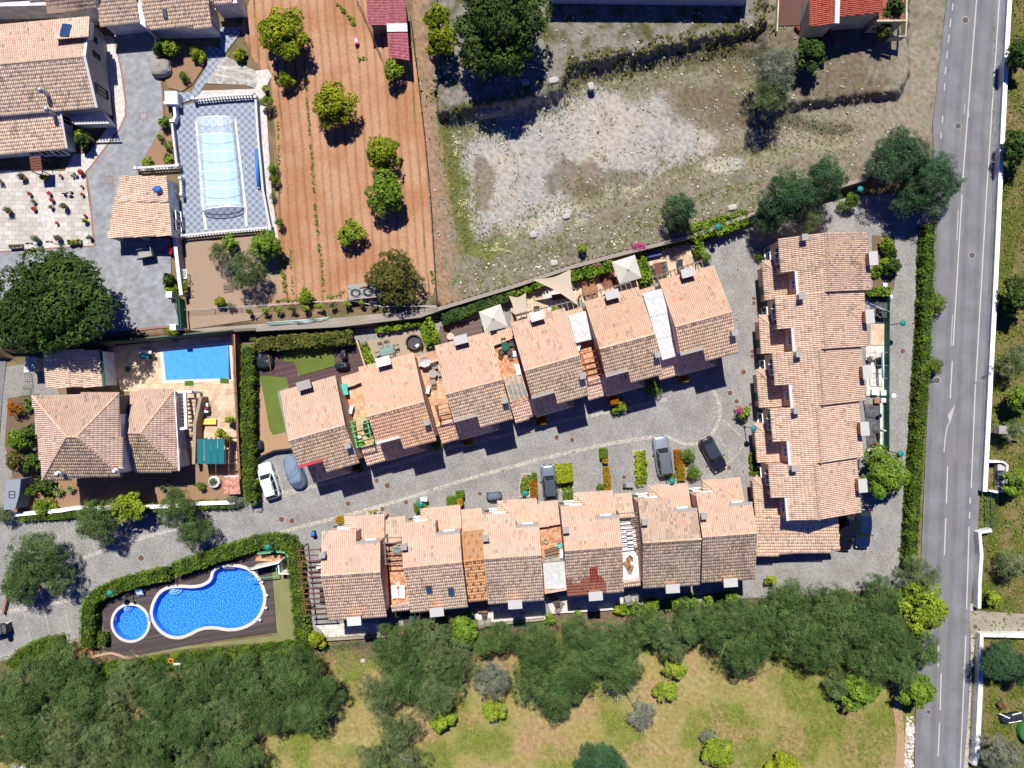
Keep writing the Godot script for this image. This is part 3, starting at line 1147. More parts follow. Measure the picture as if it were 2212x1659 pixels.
func col_lot(q:Vector2)->Color:
	var a:=n1.get_noise_2d(q.x*2.0,q.y*2.0)
	var b:=n2.get_noise_2d(q.x*1.8,q.y*1.8)
	var c:=n3.get_noise_2d(q.x*1.3,q.y*1.3)
	var o:=Color(0.25,0.21,0.15).lerp(Color(0.34,0.30,0.235),clampf(0.5+b*1.4,0,1))
	var w:=0.0
	for e in [[1110,300,125,75],[1275,265,150,80],[1095,420,95,90],[1330,350,100,70],[1400,280,90,80],[1060,350,70,80],[1160,460,90,50],[1560,355,60,20],[1200,350,80,60],[1470,300,80,60],[1740,300,50,16],[1040,480,30,40],[1180,400,90,60]]:
		w=maxf(w,blob(q,e[0],e[1],e[2],e[3]))
	o=o.lerp(Color(0.55,0.49,0.42).lerp(Color(0.47,0.455,0.43),clampf(0.5+a*1.5,0,1)),w*0.95)
	var br:=0.0
	for e in [[1245,390,70,45],[1540,230,100,55],[1045,400,24,60],[1800,195,120,40],[1700,120,200,60],[1330,385,60,22]]:
		br=maxf(br,blob(q,e[0],e[1],e[2],e[3]))
	o=o.lerp(Color(0.185,0.14,0.095),br*0.7)
	var tan:=0.0
	for e in [[1920,265,110,45],[1985,160,50,120],[1760,300,120,30],[1625,292,45,18]]:
		tan=maxf(tan,blob(q,e[0],e[1],e[2],e[3]))
	o=o.lerp(Color(0.36,0.31,0.235),tan*0.85)
	var ed:=edge_dist(q,pit_poly)
	var g:=smoothstep(0.1,0.55,b+c*0.5-0.15)*0.45
	g=maxf(g,(1.0-smoothstep(0.0,2.6,absf(ed-1.2)+b*2.0))*(0.6 if q.x<4.0 or q.y>-18.0 else 0.15)*(1.0-w*0.7))
	if q.x<-2.0 and ed>-0.2:g=maxf(g,0.85*(1.0-smoothstep(1.0,3.4,ed+b)))
	o=o.lerp(Color(0.15,0.19,0.04),g*(1.0-w*0.55))
	var cl:=edge_dist(q,cliff_poly)
	if cl>-0.4:
		o=o.lerp(Color(0.29,0.265,0.225).lerp(Color(0.12,0.13,0.05),clampf(0.2+b*1.6,0,1)),smoothstep(-0.4,0.6,cl))
	var f:=(1.0-smoothstep(0.0,3.4,q.x+11.6-(q.y+45.0)*0.085+b*1.5))*(1.0 if q.x<-3.0 else 0.0)
	o=o.lerp(Color(0.42,0.26,0.16),clampf(f,0,0.85))
	var dark:=smoothstep(0.38,0.62,c+b*0.3)
	o=o.lerp(Color(0.10,0.085,0.055),dark*0.5)
	return o*(1.0+c*0.5)
func col_field(q:Vector2)->Color:
	var b:=n2.get_noise_2d(q.x*1.4,q.y*1.4)
	var c:=n3.get_noise_2d(q.x*2.2,q.y*2.2)
	var o:=Color(0.51,0.26,0.135).lerp(Color(0.60,0.35,0.21),clampf(0.5+n1.get_noise_2d(q.x*2.2,q.y*2.2)*1.5+b*0.4,0,1))
	o=o.lerp(Color(0.30,0.15,0.08),clampf(-field_lift(q)*4.5-0.1,0,0.65))  # moister soil and painted furrow shade darken the depths
	return o*(1.0+c*0.2)
func col_scrub(q:Vector2)->Color:
	var a:=n1.get_noise_2d(q.x*2.0,q.y*2.0)
	var b:=n2.get_noise_2d(q.x*1.4,q.y*1.4)
	var c:=n3.get_noise_2d(q.x*1.5,q.y*1.5)
	var o:=Color(0.13,0.15,0.035).lerp(Color(0.27,0.20,0.10),clampf(0.45+b*1.3+a,0,1))
	return o*(1.0+c*0.45)
func col_plain(q:Vector2)->Color:
	var b:=n2.get_noise_2d(q.x,q.y)
	return Color(0.30,0.21,0.13).lerp(Color(0.20,0.17,0.08),clampf(0.5+b*1.2,0,1))*(1.0+n3.get_noise_2d(q.x,q.y)*0.4)
func ground_colour(which:String,q:Vector2)->Color:
	match which:
		"meadow":return col_meadow(q)
		"lot":return col_lot(q)
		"field":return col_field(q)
		"scrub":return col_scrub(q)
	return col_plain(q)
func field_lift(q:Vector2)->float:  # ploughed rows
	var s:=q.x-(q.y+20.0)*0.08+n2.get_noise_2d(q.x,q.y*0.3)*0.25
	var k:=absf(sin(s*PI/1.02))
	return -0.15*(1.0-smoothstep(0.05,0.55,k))+n3.get_noise_2d(q.x*3.0,q.y*3.0)*0.025
func terrain(called:String,poly:PackedVector2Array,res:float,which:String,lift:float,skip:=[])->void:
	O=Vector3.ZERO
	var lo:=poly[0]
	var hi:=poly[0]
	for q in poly:
		lo=lo.min(q)
		hi=hi.max(q)
	var nx:=int((hi.x-lo.x)/res)+2
	var nz:=int((hi.y-lo.y)/res)+2
	var vs:=PackedVector3Array()
	var cs:=PackedColorArray()
	var idx:=PackedInt32Array()
	var id:={}
	for j in nz:
		for i in nx:
			var ok:=false
			var c:=lo+Vector2((i+0.5)*res,(j+0.5)*res)
			if Geometry2D.is_point_in_polygon(c,poly):
				ok=true
				for sp in skip:
					if Geometry2D.is_point_in_polygon(c,sp) and edge_dist(c,sp)>res*1.5:
						ok=false
						break
			if not ok:continue
			var e:=[]
			for k in [[0,0],[1,0],[1,1],[0,1]]:
				var key:int=(j+k[1])*(nx+2)+i+k[0]
				if not id.has(key):
					var q:=lo+Vector2((i+k[0])*res,(j+k[1])*res)
					var y:=ground_h(Vector3(q.x,0,q.y))+lift
					if which == "field":y+=field_lift(q)
					elif which == "lot":y+=n3.get_noise_2d(q.x*1.2,q.y*1.2)*0.07
					elif which == "meadow":y+=n3.get_noise_2d(q.x,q.y)*0.04
					id[key]=vs.size()
					vs.append(Vector3(q.x,y,q.y))
					cs.append(ground_colour(which,q))
				e.append(id[key])
			idx.append_array(PackedInt32Array([e[0],e[1],e[2],e[0],e[2],e[3]]))
	var arr:=[]
	arr.resize(Mesh.ARRAY_MAX)
	arr[Mesh.ARRAY_VERTEX]=vs
	arr[Mesh.ARRAY_COLOR]=cs
	arr[Mesh.ARRAY_INDEX]=idx
	var nr:=PackedVector3Array()
	nr.resize(vs.size())
	for i in range(0,idx.size(),3):
		var nn:=(vs[idx[i+2]]-vs[idx[i]]).cross(vs[idx[i+1]]-vs[idx[i]])
		for k in 3:nr[idx[i+k]]+=nn
	for i in nr.size():
		nr[i]=nr[i].normalized() if nr[i].y>0 else -nr[i].normalized()
	arr[Mesh.ARRAY_NORMAL]=nr
	var am:=ArrayMesh.new()
	am.add_surface_from_arrays(Mesh.PRIMITIVE_TRIANGLES,arr)
	var o:=MeshInstance3D.new()
	o.mesh=am
	o.material_override=M.earth
	o.name=numbered(called)
	add_child(o,true)
	o.set_meta("kind","structure")
func cobble_texture()->ImageTexture:
	var z:=768
	var im:=Image.create(z,z,false,Image.FORMAT_RGB8)
	var r:=RandomNumberGenerator.new()
	r.seed=5
	var tone:=PackedFloat32Array()
	for i in 4096:tone.append(r.randf())
	for y in z:
		for x in z:
			var fx:=float(x)/z*64.0
			var fy:=float(y)/z*64.0+2.6*absf(sin(fx*PI/16.0))
			var row:=int(floor(fy))
			var gx:=fx+(0.5 if row % 2==0 else 0.0)
			var cx:=posmod(int(floor(gx)),64)
			var cy:=posmod(row,64)
			var lx:=absf(gx-floor(gx)-0.5)
			var ly:=absf(fy-floor(fy)-0.5)
			var t:float=tone[cy*64+cx]
			var g:=0.70+t*0.16
			if maxf(lx,ly)>0.42:g*=0.78
			im.set_pixel(x,y,Color(g,g*0.99,g*0.965))
	return ImageTexture.create_from_image(im)
func ring_tile_texture()->ImageTexture:  # pool paving printed with interlocking circles
	var z:=256
	var im:=Image.create(z,z,false,Image.FORMAT_RGB8)
	for y in z:
		for x in z:
			var q:=Vector2(x,y)/z
			var near:=9.0
			for c in [Vector2(0,0),Vector2(1,0),Vector2(0,1),Vector2(1,1),Vector2(0.5,0.5),Vector2(0.5,-0.5),Vector2(-0.5,0.5),Vector2(1.5,0.5),Vector2(0.5,1.5)]:
				near=minf(near,absf(q.distance_to(c)-0.46))
			var f:=1.0-smoothstep(0.035,0.065,near)
			var col:=Color(0.56,0.61,0.69).lerp(Color(0.80,0.83,0.88),f)
			im.set_pixel(x,y,col)
	return ImageTexture.create_from_image(im)
func slab_texture(nx:int,ny:int,joint:float,lo:float,hi:float,off:float,sd:int,jcol:=0.62)->ImageTexture:
	var z:=512
	var im:=Image.create(z,z,false,Image.FORMAT_RGB8)
	var r:=RandomNumberGenerator.new()
	r.seed=sd
	var tone:=[]
	for i in nx*ny:tone.append(r.randf())
	for y in z:
		for x in z:
			var fy:=float(y)/z*ny
			var row:=int(fy)
			var fx:=float(x)/z*nx+off*(row % 2)
			var t:float=tone[row*nx+posmod(int(floor(fx)),nx)]
			var e:=minf(minf(fx-floor(fx),ceil(fx)-fx)/nx,minf(fy-floor(fy),ceil(fy)-fy)/ny)
			var g:=lo+(hi-lo)*t
			if e<joint:g*=jcol
			im.set_pixel(x,y,Color(g,g*(0.985+0.015*t),g*(0.96+0.03*t)))
	return ImageTexture.create_from_image(im)
func crazy_texture(sd:int,cells:int)->ImageTexture:  # stamped concrete:irregular stones
	var n:=FastNoiseLite.new()
	n.seed=sd
	n.noise_type=FastNoiseLite.TYPE_CELLULAR
	n.frequency=cells/512.0
	n.cellular_return_type=FastNoiseLite.RETURN_DISTANCE2_SUB
	n.cellular_jitter=0.9
	var tone:=FastNoiseLite.new()
	tone.seed=sd+1
	tone.frequency=0.012
	tone.fractal_octaves=4
	var im:=Image.create(512,512,false,Image.FORMAT_RGB8)
	var a:=n.get_seamless_image(512,512)
	var b:=tone.get_seamless_image(512,512)
	for y in 512:
		for x in 512:
			var e:=a.get_pixel(x,y).r
			var g:=0.78+b.get_pixel(x,y).r*0.2
			g*=0.80+0.2*smoothstep(0.02,0.16,e)
			im.set_pixel(x,y,Color(g,g,g))
	return ImageTexture.create_from_image(im)
func caustic_mosaic_texture()->ImageTexture:  # random tile blues, with rippling water light painted in as paler mottling
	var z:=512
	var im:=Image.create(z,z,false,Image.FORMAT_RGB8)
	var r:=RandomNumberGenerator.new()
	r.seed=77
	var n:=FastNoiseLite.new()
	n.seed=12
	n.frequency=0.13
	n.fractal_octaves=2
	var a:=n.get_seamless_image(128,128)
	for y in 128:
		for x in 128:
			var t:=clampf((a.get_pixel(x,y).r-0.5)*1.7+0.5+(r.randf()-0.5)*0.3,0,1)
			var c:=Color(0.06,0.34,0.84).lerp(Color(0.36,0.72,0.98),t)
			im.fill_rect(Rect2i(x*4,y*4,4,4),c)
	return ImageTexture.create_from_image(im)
func make_materials()->void:
	var grain:=noise_tex(3,0.03,Color(0.74,0.74,0.74),Color(1,1,1),5)
	var fine:=noise_tex(9,0.09,Color(0.66,0.66,0.66),Color(1,1,1),4)
	var patch:=noise_tex(21,0.008,Color(0.80,0.80,0.80),Color(1,1,1),5)
	M.earth=StandardMaterial3D.new()
	M.earth.resource_name = "earth"
	M.earth.vertex_color_use_as_albedo=true
	M.earth.roughness=1.0
	M.earth.metallic_specular=0.1
	M.earth.albedo_texture=fine
	M.earth.uv1_triplanar=true
	M.earth.uv1_world_triplanar=true
	M.earth.uv1_scale=Vector3.ONE*0.35
	M.tile=StandardMaterial3D.new()
	M.tile.resource_name = "clay tile"
	M.tile.vertex_color_use_as_albedo=true
	M.tile.roughness=0.85
	M.tile.metallic_specular=0.25
	mt("bark",Color(0.13,0.10,0.075),0.95,grain,2.0)
	mt("twig",Color(0.34,0.31,0.27),0.95)
	mt("hedge_core",Color(0.02,0.032,0.008),1.0)
	mt("cobble",Color(0.52,0.522,0.525),0.85,cobble_texture(),0.14)
	mt("cobble_old",Color(0.44,0.43,0.415),0.9,cobble_texture(),0.14)
	mt("kerb",Color(0.54,0.51,0.46),0.9,slab_texture(24,24,0.004,0.8,1.0,0.5,8,0.72),0.25)
	mt("asphalt",Color(0.295,0.302,0.32),0.92,fine,0.6)
	mt("asphalt_dark",Color(0.25,0.25,0.25),0.92,fine,0.6)
	mt("track",Color(0.255,0.262,0.275),0.85,fine,0.6)
	mt("line",Color(0.58,0.58,0.57),0.8,grain,1.0)
	mt("line_worn",Color(0.50,0.50,0.49),0.8,grain,1.0)
	mt("drive",Color(0.37,0.385,0.41),0.8,crazy_texture(5,22),0.17)
	mt("white_slab",Color(0.66,0.63,0.59),0.85,slab_texture(10,16,0.0035,0.84,0.95,0.5,31,0.86),0.125)
	mt("white_crazy",Color(0.66,0.615,0.57),0.85,crazy_texture(9,26),0.25)
	mt("ring_tile",Color(0.50,0.51,0.52),0.55,ring_tile_texture(),1.2)
	mt("brick_edge",Color(0.36,0.20,0.165),0.9,grain,1.0)
	mt("terracotta",Color(0.66,0.335,0.20),0.85,slab_texture(8,8,0.004,0.72,1.0,0.0,14,0.86),0.42)
	mt("terracotta_pale",Color(0.66,0.40,0.26),0.85,slab_texture(8,8,0.004,0.8,1.0,0.0,15,0.86),0.3)
	mt("patio_sand",Color(0.70,0.535,0.385),0.9,slab_texture(8,8,0.003,0.86,1.0,0.5,16,0.9),0.2)
	mt("patio_white",Color(0.66,0.635,0.60),0.85,slab_texture(10,10,0.004,0.85,1.0,0.0,17,0.82),0.28)
	mt("patio_grey",Color(0.42,0.41,0.39),0.85,slab_texture(10,10,0.004,0.8,1.0,0.5,18,0.8),0.28)
	mt("patio_tan",Color(0.44,0.35,0.25),0.92,grain,0.5)
	mt("deck_dark",Color(0.105,0.085,0.085),0.8,grain,1.5)
	mt("deck_plum",Color(0.125,0.075,0.08),0.8,grain,1.5)
	mt("deck_red",Color(0.22,0.10,0.065),0.8,grain,1.5)
	mt("gravel_tan",Color(0.52,0.33,0.20),0.95,fine,2.0)
	mt("lawn",Color(0.18,0.25,0.05),0.95,fine,1.6)
	mt("lawn_dry",Color(0.33,0.325,0.14),0.95,fine,1.0)
	mt("soil_bed",Color(0.38,0.235,0.14),0.95,fine,1.0)
	mt("soil_dark",Color(0.22,0.15,0.095),0.95,fine,1.0)
	mt("concrete",Color(0.42,0.40,0.37),0.9,grain,0.8)
	mt("concrete_pale",Color(0.60,0.585,0.555),0.9,grain,0.8)
	mt("concrete_path",Color(0.44,0.385,0.315),0.92,grain,0.4)
	mt("wall_pink",Color(0.66,0.44,0.335),0.9,patch,0.2)
	mt("wall_brown",Color(0.44,0.26,0.185),0.9,patch,0.2)
	mt("wall_white",Color(0.78,0.77,0.755),0.85,patch,0.2)
	mt("wall_cream",Color(0.58,0.515,0.36),0.9,patch,0.2)
	mt("wall_orange",Color(0.54,0.27,0.14),0.9,patch,0.2)
	mt("wall_moss",Color(0.20,0.165,0.125),0.95,grain,0.6)
	mt("wall_stone",Color(0.52,0.48,0.43),0.95,crazy_texture(14,40),0.4)
	mt("boundary",Color(0.36,0.315,0.26),0.95,grain,0.5)
	mt("white",Color(0.80,0.80,0.79),0.5)
	mt("white_old",Color(0.72,0.71,0.69),0.7,grain,2.0)
	mt("glass_dark",Color(0.025,0.03,0.035),0.08)
	mt("glass_blue",Color(0.02,0.05,0.16),0.08)
	mt("car_glass",Color(0.018,0.026,0.03),0.05)
	mt("shutter",Color(0.015,0.10,0.085),0.5)
	mt("dark_wood",Color(0.10,0.06,0.045),0.8,grain,3.0)
	mt("grey_wood",Color(0.25,0.21,0.175),0.85,grain,3.0)
	mt("brown_wood",Color(0.20,0.085,0.055),0.75,grain,3.0)
	mt("teak",Color(0.40,0.20,0.10),0.7,grain,3.0)
	mt("green_paint",Color(0.10,0.42,0.13),0.5)
	mt("green_dark",Color(0.012,0.085,0.055),0.6)
	mt("mat_green",Color(0.09,0.19,0.02),0.95,fine,2.0)
	mt("teal",Color(0.07,0.42,0.36),0.6)
	mt("steel",Color(0.45,0.46,0.47),0.4)
	M.steel.metallic=0.7
	mt("grey_dark",Color(0.07,0.075,0.08),0.6)
	mt("black",Color(0.015,0.015,0.017),0.5)
	mt("rubber",Color(0.02,0.02,0.021),0.85)
	mt("tarp_black",Color(0.022,0.028,0.035),0.35)
	mt("tarp_blue",Color(0.20,0.265,0.38),0.6,grain,2.0)
	mt("tarp_slate",Color(0.15,0.19,0.24),0.6,grain,2.0)
	mt("lamp_green",Color(0.01,0.06,0.05),0.5)
	mt("lamp_teal",Color(0.012,0.19,0.175),0.45)
	mt("lamp_white",Color(0.75,0.76,0.74),0.3)
	mt("lamp_glass",Color(0.65,0.67,0.68),0.1)
	mt("tail_red",Color(0.35,0.015,0.015),0.2)
	mt("rust_iron",Color(0.20,0.105,0.08),0.85,fine,2.0)
	mt("iron",Color(0.14,0.135,0.13),0.8,fine,2.0)
	mt("canvas",Color(0.46,0.445,0.40),0.9)
	mt("canvas_sand",Color(0.46,0.385,0.30),0.9)
	mt("canvas_white",Color(0.72,0.715,0.70),0.9)
	mt("sheet_white",Color(0.77,0.79,0.785),0.6,patch,0.4)
	mt("sheet_red",Color(0.46,0.14,0.16),0.7,noise_tex(33,0.012,Color(0.62,0.62,0.66),Color(1,1,1),4),0.3)
	mt("yellow",Color(0.85,0.52,0.09),0.8)
	mt("blue",Color(0.03,0.17,0.62),0.5)
	mt("clay",Color(0.42,0.19,0.11),0.85,grain,4.0)
	mt("pot_grey",Color(0.36,0.33,0.29),0.9,grain,4.0)
	mt("pot_blue",Color(0.10,0.17,0.24),0.4)
	mt("pot_black",Color(0.02,0.02,0.022),0.6)
	mt("pool_cover",Color(0.065,0.31,0.72),0.5,noise_tex(41,0.01,Color(0.88,0.9,0.94),Color(1,1,1),3),0.25)
	mt("caustic_mosaic",Color(1,1,1),0.4,caustic_mosaic_texture(),0.30)
	mt("coping",Color(0.74,0.70,0.645),0.85,grain,1.0)
	mt("rattan",Color(0.115,0.105,0.10),0.8,fine,4.0)
	mt("cushion_grey",Color(0.06,0.063,0.068),0.9)
	mt("rock",Color(0.36,0.335,0.30),0.95,grain,0.9)
	mt("rock_pale",Color(0.55,0.52,0.47),0.95,grain,1.2)
	mt("tile",Color(1,1,1))
	var big:=noise_tex(51,0.012,Color(0.87,0.865,0.86),Color(1,1,1),5)
	for e in ["cobble","asphalt","drive","track","white_slab","lawn_dry","lawn","patio_sand","concrete_path"]:
		var m:StandardMaterial3D=M[e]
		m.detail_enabled=true
		m.detail_albedo=big
		m.detail_blend_mode=BaseMaterial3D.BLEND_MODE_MUL
		m.detail_uv_layer=BaseMaterial3D.DETAIL_UV_2
		m.uv2_triplanar=true
		m.uv2_world_triplanar=true
		m.uv2_scale=Vector3.ONE*0.055
	for e in [["paint_white",Color(0.66,0.70,0.73)],["paint_silver",Color(0.27,0.30,0.33)],["paint_grey",Color(0.17,0.21,0.25)],["paint_navy",Color(0.018,0.02,0.034)],["paint_blue",Color(0.008,0.02,0.065)],["paint_black",Color(0.008,0.009,0.011)]]:
		var m:=mt(e[0],e[1],0.28)
		m.clearcoat_enabled=true
		m.clearcoat=1.0
		m.clearcoat_roughness=0.05
		m.metallic=0.35 if e[0] != "paint_white" else 0.0
	M["roof paint_grey"]=mt("roof_glass_grey",Color(0.055,0.07,0.09),0.12)
	M["roof paint_silver"]=mt("roof_dark_silver",Color(0.10,0.115,0.135),0.25)
	M["roof paint_navy"]=mt("roof_glass_navy",Color(0.03,0.04,0.06),0.1)
	M["roof paint_white"]=mt("roof_silver",Color(0.62,0.67,0.70),0.3)
	var clear:=StandardMaterial3D.new()
	clear.resource_name = "clear sheet"
	clear.transparency=BaseMaterial3D.TRANSPARENCY_ALPHA
	clear.albedo_color=Color(0.86,0.93,0.97,0.34)
	clear.roughness=0.12
	M.clear=clear
	var pane:=clear.duplicate()
	pane.albedo_color=Color(0.55,0.70,0.68,0.35)
	M.pane=pane
	var water:=StandardMaterial3D.new()
	water.resource_name = "pool water"
	water.transparency=BaseMaterial3D.TRANSPARENCY_ALPHA
	water.albedo_color=Color(0.10,0.42,0.92,0.10)
	water.roughness=0.04
	water.normal_enabled=true
	var wn:=NoiseTexture2D.new()
	wn.seamless=true
	wn.as_normal_map=true
	wn.bump_strength=3.0
	var nz:=FastNoiseLite.new()
	nz.frequency=0.02
	nz.seed=8
	wn.noise=nz
	water.normal_texture=wn
	water.uv1_triplanar=true
	water.uv1_world_triplanar=true
	water.uv1_scale=Vector3.ONE*0.35
	M.water=water
func _ready()->void:
	var cam:=Camera3D.new()
	cam.name = "camera"
	cam.position=Vector3(0,H,0)
	cam.rotation_degrees=Vector3(-90,0,0)
	cam.fov=rad_to_deg(2.0*atan(829.5*K/H))
	cam.near=0.5
	cam.far=900.0
	cam.current=true
	add_child(cam)
	var env:=Environment.new()
	env.background_mode=Environment.BG_SKY
	var sky:=Sky.new()
	var sm:=ProceduralSkyMaterial.new()
	sm.sky_top_color=Color(0.07,0.20,0.52)
	sm.sky_horizon_color=Color(0.42,0.55,0.72)
	sm.sky_curve=0.14
	sm.ground_bottom_color=Color(0.22,0.19,0.15)
	sm.ground_horizon_color=Color(0.42,0.5,0.6)
	sm.sky_energy_multiplier=0.95
	sm.ground_energy_multiplier=0.5
	sky.sky_material=sm
	env.sky=sky
	env.tonemap_mode=Environment.TONE_MAPPER_LINEAR
	env.tonemap_exposure=1.4
	env.sdfgi_enabled=true
	env.ssao_enabled=true
	env.ssil_enabled=true
	var we:=WorldEnvironment.new()
	we.name = "environment"
	we.environment=env
	add_child(we)
	var sun:=DirectionalLight3D.new()
	sun.name = "sun"
	sun.light_energy=1.6
	sun.light_color=Color(1.0,0.98,0.945)
	sun.light_angular_distance=0.5
	sun.shadow_enabled=true
	add_child(sun)
	sun.look_at_from_position(Vector3(-8.5,100,-62.5),Vector3.ZERO,UP)
	n1.seed=11
	n1.frequency=0.06
	n1.fractal_octaves=3
	n2.seed=23
	n2.frequency=0.22
	n2.fractal_octaves=3
	n3.seed=37
	n3.frequency=1.1
	n3.fractal_octaves=3
	make_materials()
	clump_broad=make_clump(9,0.26,0.24,0.13,1)
	clump_fine=make_clump(16,0.28,0.17,0.055,2)
	clump_small=make_clump(9,0.13,0.10,0.06,3)
	tile_mesh=make_tile(0.098,0.42,5)
	ridge_mesh=make_tile(0.13,0.4,5)
	north_poly=ds([-900,-900,2400,-900,2400,350,1990,372,1880,384,1814,401,1700,436,1616,465,1496,509,1356,544,1231,577,1106,619,956,664,908,681,728,702,553,711,502,715,205,741,-20,764,-900,800],N)
	pit_poly=ds([948,262,1000,250,1055,243,1203,215,1240,160,1400,128,1600,95,1650,105,1660,225,1760,262,1860,270,1840,318,1700,340,1560,372,1420,402,1400,422,1250,450,1140,503,1060,557,1005,548,985,480,965,390],N)
	cliff_poly=ds([925,258,1000,247,1055,239,1085,236,1150,221,1203,210,1215,182,1235,152,1330,136,1400,119,1500,101,1580,85,1640,70,1640,-90,905,-90,905,120],N)
	bank_poly=ds([1640,60,1655,232,1700,233,1790,223,1870,209,1950,196,1972,150,1966,80,1976,-90,1640,-90],N)
	setting()
	estate()
	villas()
	furniture()
	plants()
# ---------- the setting ----------
func setting()->void:
	var meadow:=ds([-60,1415,60,1398,170,1402,640,1380,705,1358,1106,1325,1640,1283,1974,1258,1990,1300,1974,1450,1968,1720,-60,1720])
	var lot:=ds([884,-60,905,170,918,300,940,620,955,664,1106,619,1231,577,1356,544,1496,509,1616,465,1700,436,1814,401,1880,384,2024,372,2036,265,2058,60,2066,-60],N)
	var field:=ds([520,60,560,-60,872,-60,884,60,903,170,917,300,930,450,941,610,935,640,690,655,588,662,592,560,598,480,592,300,584,180,545,125],N)
	var scrub:=ds([2165,-70,2150,380,2130,815,2112,1180,2098,1310,2090,1720,2330,1720,2330,-70])
	var frame:=PackedVector2Array([Vector2(-72,-54),Vector2(72,-54),Vector2(72,54),Vector2(-72,54)])
	terrain("ground",frame,0.6,"plain",-0.06,[meadow,lot,field,scrub,grow(ds([236,1345,262,1300,330,1280,440,1230,520,1220,575,1250,580,1320,500,1372,400,1385,300,1400,245,1380]),0.75)])
	terrain("meadow",meadow,0.24,"meadow",0.0)
	terrain("vacant_lot",lot,0.2,"lot",0.0)
	terrain("vegetable_field",field,0.13,"field",0.03)
	terrain("scrubland",scrub,0.3,"scrub",0.02)
	O=Vector3.ZERO
	var s:=ns()
	for e in [[-500,-500,500,-54],[-500,54,500,500],[-500,-54,-72,54],[72,-54,500,54]]:
		quad(s,Vector3(e[0],-0.08,e[1]),Vector3(e[2],-0.08,e[1]),Vector3(e[2],-0.08,e[3]),Vector3(e[0],-0.08,e[3]))
	struct(s,"surrounding_land",mt("far land",Color(0.22,0.19,0.10),1.0,M.earth.albedo_texture,0.1))
	var road:=ds([2050,-60,2044,0,2014,265,2019,477,2005,829,1991,1154,1981,1444,1976,1569,1974,1720,2086,1720,2090,1569,2095,1307,2110,1180,2117,980,2127,815,2146,515,2149,375,2169,0,2174,-60])
	sheet("road",road,0.10,M.asphalt)
	sheet("road_edge",ds([2092,-60,2086,200,2062,420,2050,820,2036,1150,2030,1440,2022,1720,2034,1720,2044,1440,2052,1150,2064,820,2078,420,2100,200,2106,-60]),0.104,M.asphalt_dark)
	var k:=0
	for e in [[2160,-20,2131.5,410],[2131.5,410,2108,825],[2107,829,2098,1054],[2096,1074,2095.4,1088],[2094.8,1106,2094,1121],[2093.5,1138,2088,1316],[2086.5,1373,2073,1690],[2111,-20,2078,410],[2078,420,2059,747],[2057,780,2054.5,829],[2054,829,2053,860],[2047,1007,2044.5,1087],[2043,1119.5,2040,1199],[2027,1394,2026.5,1440],[2033,1454,2031,1534],[2029.5,1562,2026.5,1634]]:
		s=ns()
		strip(s,ds([e[0],e[1],e[2],e[3]],0.11),0.13,0.112)
		struct(s,"road_marking",M.line)
		k+=1
	for e in [[2070,453,2067,520],[2058,680,2054,747],[2085,225,2083,245],[2095,210,2093,230],[2093,240,2092,254]]:
		s=ns()
		strip(s,ds([e[0],e[1],e[2],e[3]],0.11),0.10,0.112)
		struct(s,"road_marking",M.line_worn)
	T(3,0)
	for e in [[1598,28,1594,90],[1580,165,1573,235],[1565,300,1557,370],[1550,440,1543,510],[1538,580,1530,645],[1528,720,1524,780],[1510,1000,1506,1060],[1497,1145,1492,1200]]:
		s=ns()
		strip(s,ps(e,0.11),0.15,0.112)
		struct(s,"road_marking",M.line_worn)
	T(3,2)
	s=ns()
	flat(s,ps([1618,175,1552,272,1568,330,1577,332],0.11),0.112)
	strip(s,ps([1574,325,1550,360,1535,440,1526,520,1521,590],0.11),0.14,0.112)
	struct(s,"road_arrow_marking",M.line_worn)
	sheet("cobbled_street",ds([-60,1108,150,1095,500,1050,552,1010,540,940,540,760,560,735,955,690,1110,645,1240,600,1370,565,1500,530,1620,487,1705,462,1814,424,1900,420,2013,412,2008,700,1990,1000,1972,1262,1640,1290,1106,1332,700,1366,645,1382,640,1200,600,1172,560,1172,440,1212,350,1246,250,1272,190,1300,176,1330,178,1400,0,1428,-60,1440]),0.016,M.cobble)
	for e in [[2030,6.0,0.0],[2062,6.0,0.0],[2090,6.0,0.0],[2118,6.0,0.0]]:
		s=ns()
		strip(s,ds([e[0]+34,-60,e[0]+6,265,e[0]-8,600,e[0]-30,1154,e[0]-42,1440,e[0]-50,1700],0.1),0.55,0.1045)
		struct(s,"tyre_track",M.track)
	for e in [[2030,590,2050,592,2048,640,2028,638],[2070,950,2088,950,2086,1010,2068,1010],[2000,1200,2020,1202,2018,1228,1999,1226],[2095,330,2120,332,2118,350,2094,348]]:sheet("asphalt_patch",ds(e,0.1),0.1062,M.asphalt_dark)
	var bands:=[[0,1323,60,1315,130,1300,200,1288,265,1262,330,1236,420,1205,500,1187,556,1166,640,1140,750,1113,860,1082,930,1060,1010,1034,1100,1010,1180,988,1240,975,1320,957,1410,943,1440,943],[1440,943,1455,948,1475,958,1500,960,1520,956,1535,943,1550,918,1557,895,1553,870,1546,850,1534,838,1520,836],[560,1082,620,1062,690,1048,800,1020,900,990,960,970,1010,960,1120,933,1230,905,1330,888,1440,862],[175,1208,220,1190,330,1155,380,1142]]
	for b in bands:
		s=ns()
		strip(s,smooth_line(ds(b),2),0.42,0.024)
		struct(s,"stone_band",M.kerb)
	T(2,2)
	for e in [[1818,305,2020,490],[1762,440,1905,615],[2020,490,1940,620],[1940,620,1840,700]]:
		s=ns()
		strip(s,ps(e),0.12,0.024)
		struct(s,"parking_line",M.kerb)
	T(0,3)
	for e in [[205,310,270,580],[378,258,438,540],[548,210,606,500]]:
		s=ns()
		strip(s,ps(e),0.10,0.024)
		struct(s,"parking_line",M.kerb)
	T(1,2)
